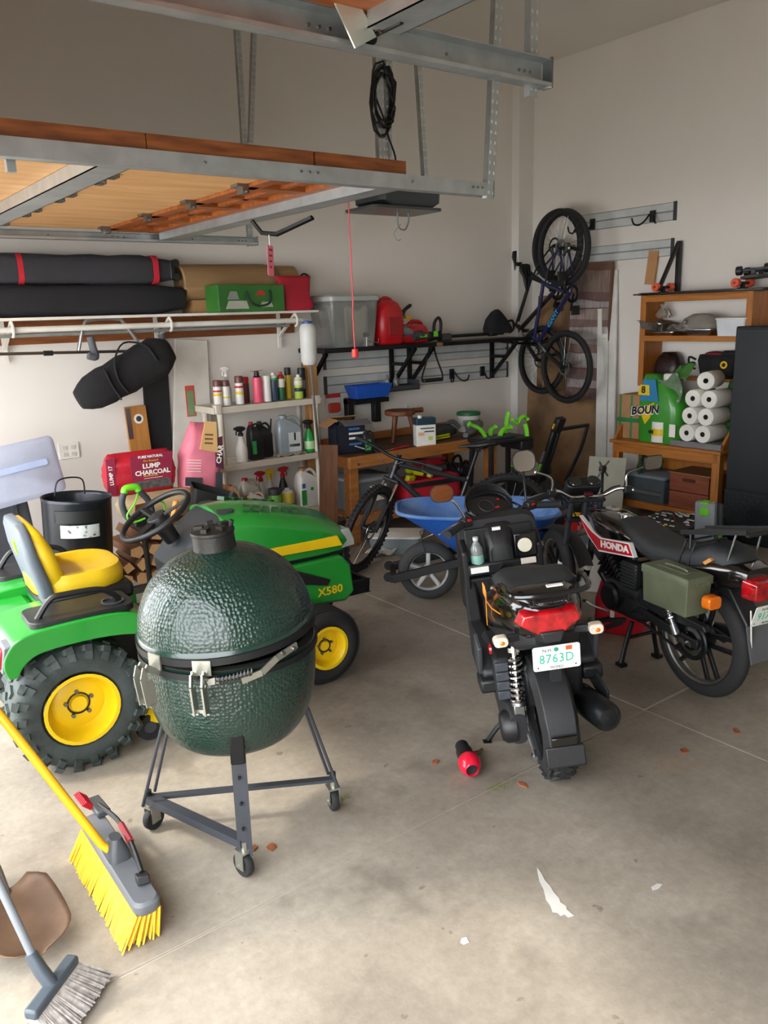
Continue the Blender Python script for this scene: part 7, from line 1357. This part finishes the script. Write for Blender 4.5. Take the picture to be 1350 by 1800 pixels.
t = thing('tool_case', 'grey and yellow power tool case on the floor by the mower', 'tool case', (4.95, 4.45, 0), -25)
MB().b2((-.2, -.14, 0), (.2, .14, .34)).build('case_body', mat('case_slate', '2b3038', .5), t, bevel=.03); MB().box((.0, -.145, .22), (.3, .02, .05), (0, 35, 0)).build('yellow_flash', mat('flash_yellow', 'd9b41c', .4), t); MB().tube(cr([(-.12, 0, .33), (-.08, 0, .40), (.08, 0, .40), (.12, 0, .33)], 4), .016, 8).build('handle', GREY, t)
t = thing('metal_bracket', 'small spoked metal bracket sticking up beside the mower', 'bracket', (5.55, 4.30, 0), 0)
MB().cyl((0, 0, 0), (0, 0, .58), .012, n=8).build('post', BLK, t); 
for a in (40, 130, 220, 310): MB().tube([(0, 0, .58), (.09*math.cos(math.radians(a)), -.01, .58+.09*math.sin(math.radians(a)))], .009, 6).build('spoke', GREY, t)
MB().cyl((0, -.02, .58), (0, .02, .58), .03, n=14).build('hub', STEEL, t)
# ================================================================ FOREGROUND: BROOMS, SHOVEL, FLOOR BITS
t = thing('push_broom', 'yellow push broom with grey head and yellow bristles at the left', 'broom', (.695, 2.51, 0), 0)
YB = mat('bristle_yellow', 'e0ac14', .6, col2='f0c638', vs=40, streak=(1, 1, .2)); BG = mat('broom_grey', '5f6266', .5); YH = mat('handle_yellow', 'd9a319', .35)
A, B = V((.005, .27, 0)), V((-.005, -.27, 0)); ux = (B-A).normalized(); nx = V((-ux.y, ux.x, 0))
MX = Matrix(((ux.x, nx.x, 0, 0), (ux.y, nx.y, 0, 0), (0, 0, 1, 0), (0, 0, 0, 1))); L = (B-A).length/2+.03
MB().loft([[(a, b, z) for a, b in rrect(2*L*k, .085*k2, .03, 4)] for k, k2, z in ((.98, .9, .10), (1, 1, .11), (1, 1, .135), (.97, .85, .145))], M=MX).build('broom_head', BG, t)
br = MB(); rnd = random.Random(3)
for i in range(80):
    for j in range(6):
        x, y = -L+.015+i*(2*L-.03)/79, -.038+j*.015; sp = 1.0+.12*rnd.random(); br.tube([(x, y, .105), (x*1.02+rnd.uniform(-.004, .004), y*1.5-.035+rnd.uniform(-.006, .006), .002)], [.004, .0036], 4, M=MX)
o = br.build('bristles', YB, t); o['kind'] = 'stuff'
MB().loft([[(a, b, z) for a, b in rrect(.11*k, .075*k, .02, 3)] for k, z in ((1, .14), (.9, .17), (.5, .215))], M=MX).build('handle_socket', DGREY, t)
MB().tube([V((-.02, .0, .17)), V((-.045, .01, .2)), V((-.56, .31, 1.36))], .0145, 12).build('handle', YH, t)
t = thing('scrub_brush', 'grey brush with red bristle end lying on the broom head', 'brush', (.735, 2.55, .10), 0)
MB().bar(V((.0, .34, .05)), V((.0, .2, .06)), .05, .025).build('brush_head', DGREY, t, bevel=.006)
rb = MB()
for i in range(12):
    for j in range(4): p = (V((-.01, .36, .05))).lerp(V((-.01, .26, .055)), i/11)+V((j*.006-.02, j*.003, .004)); rb.tube([p, p+V((-.03, -.0, .03))], .003, 4)
o = rb.build('red_bristles', mat('bristle_red', 'c8202e', .6), t); o['kind'] = 'stuff'
MB().tube(cr([V((.0, .26, .065)), V((.015, .1, .08)), V((.0, -.08, .09)), V((-.02, -.22, .07))], 5), .009, 8).build('brush_handle', BLK, t); MB().tube([V((.014, .06, .083)), V((.002, -.07, .091))], .012, 8).build('red_grip', mat('grip_red', '8c1a26', .6), t); MB().box((-.025, -.235, .06), (.05, .04, .03), (0, 20, 80)).build('brush_clip', BLK, t, bevel=.004)
t = thing('angle_broom', 'grey angled broom with fanned bristles at the bottom left corner', 'broom', (.365, 2.095, 0), 0)
P0, P1 = V((.285-.365, 2.025-2.095, .12)), V((.44-.365, 2.16-2.095, .12)); u = (P1-P0).normalized()
MB().bar(P0, P1, .04, .03).build('broom_head', mat('broom_slate', '3b444c', .5), t, bevel=.008)
br = MB(); dn = V((.065, -.025, -.12))
for i in range(60):
    for j in range(5):
        p = P0.lerp(P1, 0.02+.96*i/59)+V((.004*j-.006, -.003*j+.004, -.012)); f = (i/59-.5)*.07; q = p+dn+u*f+V((rnd.uniform(-.006, .006), rnd.uniform(-.006, .006), 0)); q.z = .003+.004*j; br.tube([p, q], [.003, .0035], 4)
o = br.build('bristles', mat('bristle_grey', '8d8783', .7, col2='b3aca6', vs=60), t); o['kind'] = 'stuff'
mid = P0.lerp(P1, .5)
MB().tube([mid+V((0, 0, .0)), mid+V((-.02, .02, .05)), mid+V((-.035, .04, .1))], [.02, .02, .017], 10).build('handle_socket', mat('broom_slate', '3b444c', .5), t); MB().tube([mid+V((-.03, .035, .085)), mid+V((-.243, .41, 1.1))], .012, 10).build('handle', GREY, t)
t = thing('shovel', 'rusty brown steel shovel scoop at the lower left edge', 'shovel', (.22, 2.0, 0), 0); RUST = mat('shovel_rust', '7a5f4a', .6, .3, col2='5b4636', vs=6)
def scoop(u_, v_):
    w_ = .155*(1-.12*(v_*2-1)**2)*(1 if v_ > .1 else .6+.4*v_/.1)*math.sqrt(max(.02, 1-max(0, (v_-.72)/.28)**2)); x = (u_*2-1)*w_
    return (x, -.34*v_, .02+.05*(u_*2-1)**2*(1-.5*v_)+.03*(1-v_))
MB().grid(scoop, 16, 16, TM((.13, .60, .085), (12, 4, 8), .82)).build('blade', RUST, t, solid_=.004, ang=60)
MB().tube([(.125, .58, .115), (.115, .62, .18), (.075, .68, .43), (-.09, .82, 1.1)], [.024, .026, .02, .018], 10).build('shaft', mat('shaft_grey', '6a6460', .6), t)
# pump bottle with red top on the floor
t = thing('hose_nozzle', 'black cylinder with bright red rounded head on the floor', 'tool', (2.12, 2.29, 0), rot=(0, 0, -121)); RDG = mat('red_gloss', 'd01433', .25, coat=.5)
MB().lathe([(.001, -.15), (.026, -.15), (.03, -.145), (.03, -.10), (.036, -.095), (.036, -.01), (.04, .0)], 22, TM((0, 0, .04)), ax='X').build('black_grip', BLK, t)
MB().lathe([(.04, -.005), (.047, .0), (.049, .02), (.045, .045), (.034, .066), (.026, .074), (.024, .06), (.001, .05)], 26, TM((0, 0, .049)), ax='X').build('red_head', RDG, t); MB().lathe([(.001, .062), (.023, .064), (.025, .06)], 18, TM((0, 0, .049)), ax='X').build('dark_mouth', BLK, t)
MB().tube([(-.09, .03, .03), (-.10, .07, .03), (-.11, .085, .035)], .008, 8).build('brass_valve', mat('brass', '7a6238', .4, .8), t)
# smear of white paint, leaves, clippings
def flat(name, label, cat, loc, pts, m, rz=0, h=.0012, grp=None):
    o = MB().prism(pts, 0, h, 'XY').build(name, m, None, loc=loc, rot=(0, 0, rz)); return tag(o, label, cat, grp)
PW = mat('paint_white', 'c9c7c2', .7)
flat('paint_smear', 'streak of white paint on the concrete in the foreground', 'stain', (1.81, 1.575, .0003), [(.002, .13), (.008, .10), (.010, .06), (.020, .03), (.022, .0), (.032, -.03), (.03, -.05), (.044, -.07), (.040, -.085), (.055, -.115), (.035, -.12), (.028, -.105), (.012, -.11), (.008, -.095), (-.008, -.09), (-.006, -.06), (-.012, -.03), (-.006, .02), (-.009, .06), (-.004, .10)], PW, -32)
flat('paint_smear', 'small white paint spot left of the long streak', 'stain', (1.45, 1.59, .0003), [(.015, .01), (.0, .015), (-.015, .005), (-.012, -.008), (.006, -.012)], PW); flat('paint_smear', 'faint white paint spot right of the long streak', 'stain', (2.11, 1.36, .0003), [(.02, .01), (-.01, .012), (-.02, 0), (0, -.008), (.03, -.004)], PW)
LEAF = mat('dry_leaf', '9c5a34', .8, col2='7a3f22', vs=20)
leafm = None
for i, (x, y, lb) in enumerate(((1.16, 2.42, 'dry leaf beside the front caster of the grill'), (1.215, 2.385, 'second dry leaf right of the front grill caster'), (2.22, 2.07, 'brown leaf bit left of the moped rear wheel'), (2.06, 2.44, 'reddish leaf bit beside the black cylinder'), (2.95, 1.80, 'brown leaf bit right of the moped'), (3.28, 1.75, 'leaf bit near the motorcycle wheel'))):
    pts = [(math.cos(a)*(.014+.007*((i*7+k) % 3)), math.sin(a)*(.01+.005*((i+k*2) % 3))) for k, a in enumerate([2*PI*j/7 for j in range(7)])]
    flat('leaf_bit', lb, 'leaf', (x, y, .001), pts, LEAF, i*50, .004, 'dry leaf bits on the floor')
GC = mat('clipping_green', '6b7a3c', .8)
for i, (x, y, lb) in enumerate(((2.13, 2.13, 'small heap of green clippings right of the red-headed cylinder'), (1.58, 2.48, 'green clippings near the right grill caster'))):
    g = MB(); r_ = random.Random(i)
    for k in range(30): a = r_.random()*6.28; c = V((r_.gauss(0, .03), r_.gauss(0, .015), .003)); g.bar(c, c+V((.012*math.cos(a), .012*math.sin(a), .003)), .003, .001)
    tag(g.build('grass_clippings', GC, None, loc=(x, y, .0)), lb, 'grass clippings', kind='stuff')
# water bottle in the moped pocket
mp = [o for o in COL.objects if o.name == 'moped'][0]
bb = bottle_small('water_bottle', 'small clear water bottle in the moped front pocket', (0, 0, 0), 1.0, mat('cap_clear', 'cfd8d6', .3), CLEARP, mat('label_teal', '7fb0a2', .5))
bb.matrix_world = mp.matrix_basis @ TM((.835, .12, .665))
# white canister on a pole, beside the shelf unit
t = thing('paint_sprayer', 'white canister with blue cap on a thin pole by the shelf unit', 'canister', (3.66, 5.74, 0), 0)
MB().tube([(.03, .02, 0), (-.03, 0, .9), (-.07, -.01, 1.55)], .011, 8).build('pole', STEEL, t); MB().lathe([(.001, 1.52), (.05, 1.53), (.066, 1.56), (.068, 1.8), (.06, 1.84), (.04, 1.86)], 22, TM((-.08, -.01, 0))).build('canister', mat('canister_white', 'd3d3cf', .4), t); MB().lathe([(.042, 1.85), (.044, 1.875), (.001, 1.88)], 18, TM((-.08, -.01, 0))).build('blue_cap', mat('cap_blue', '24509a', .4), t)
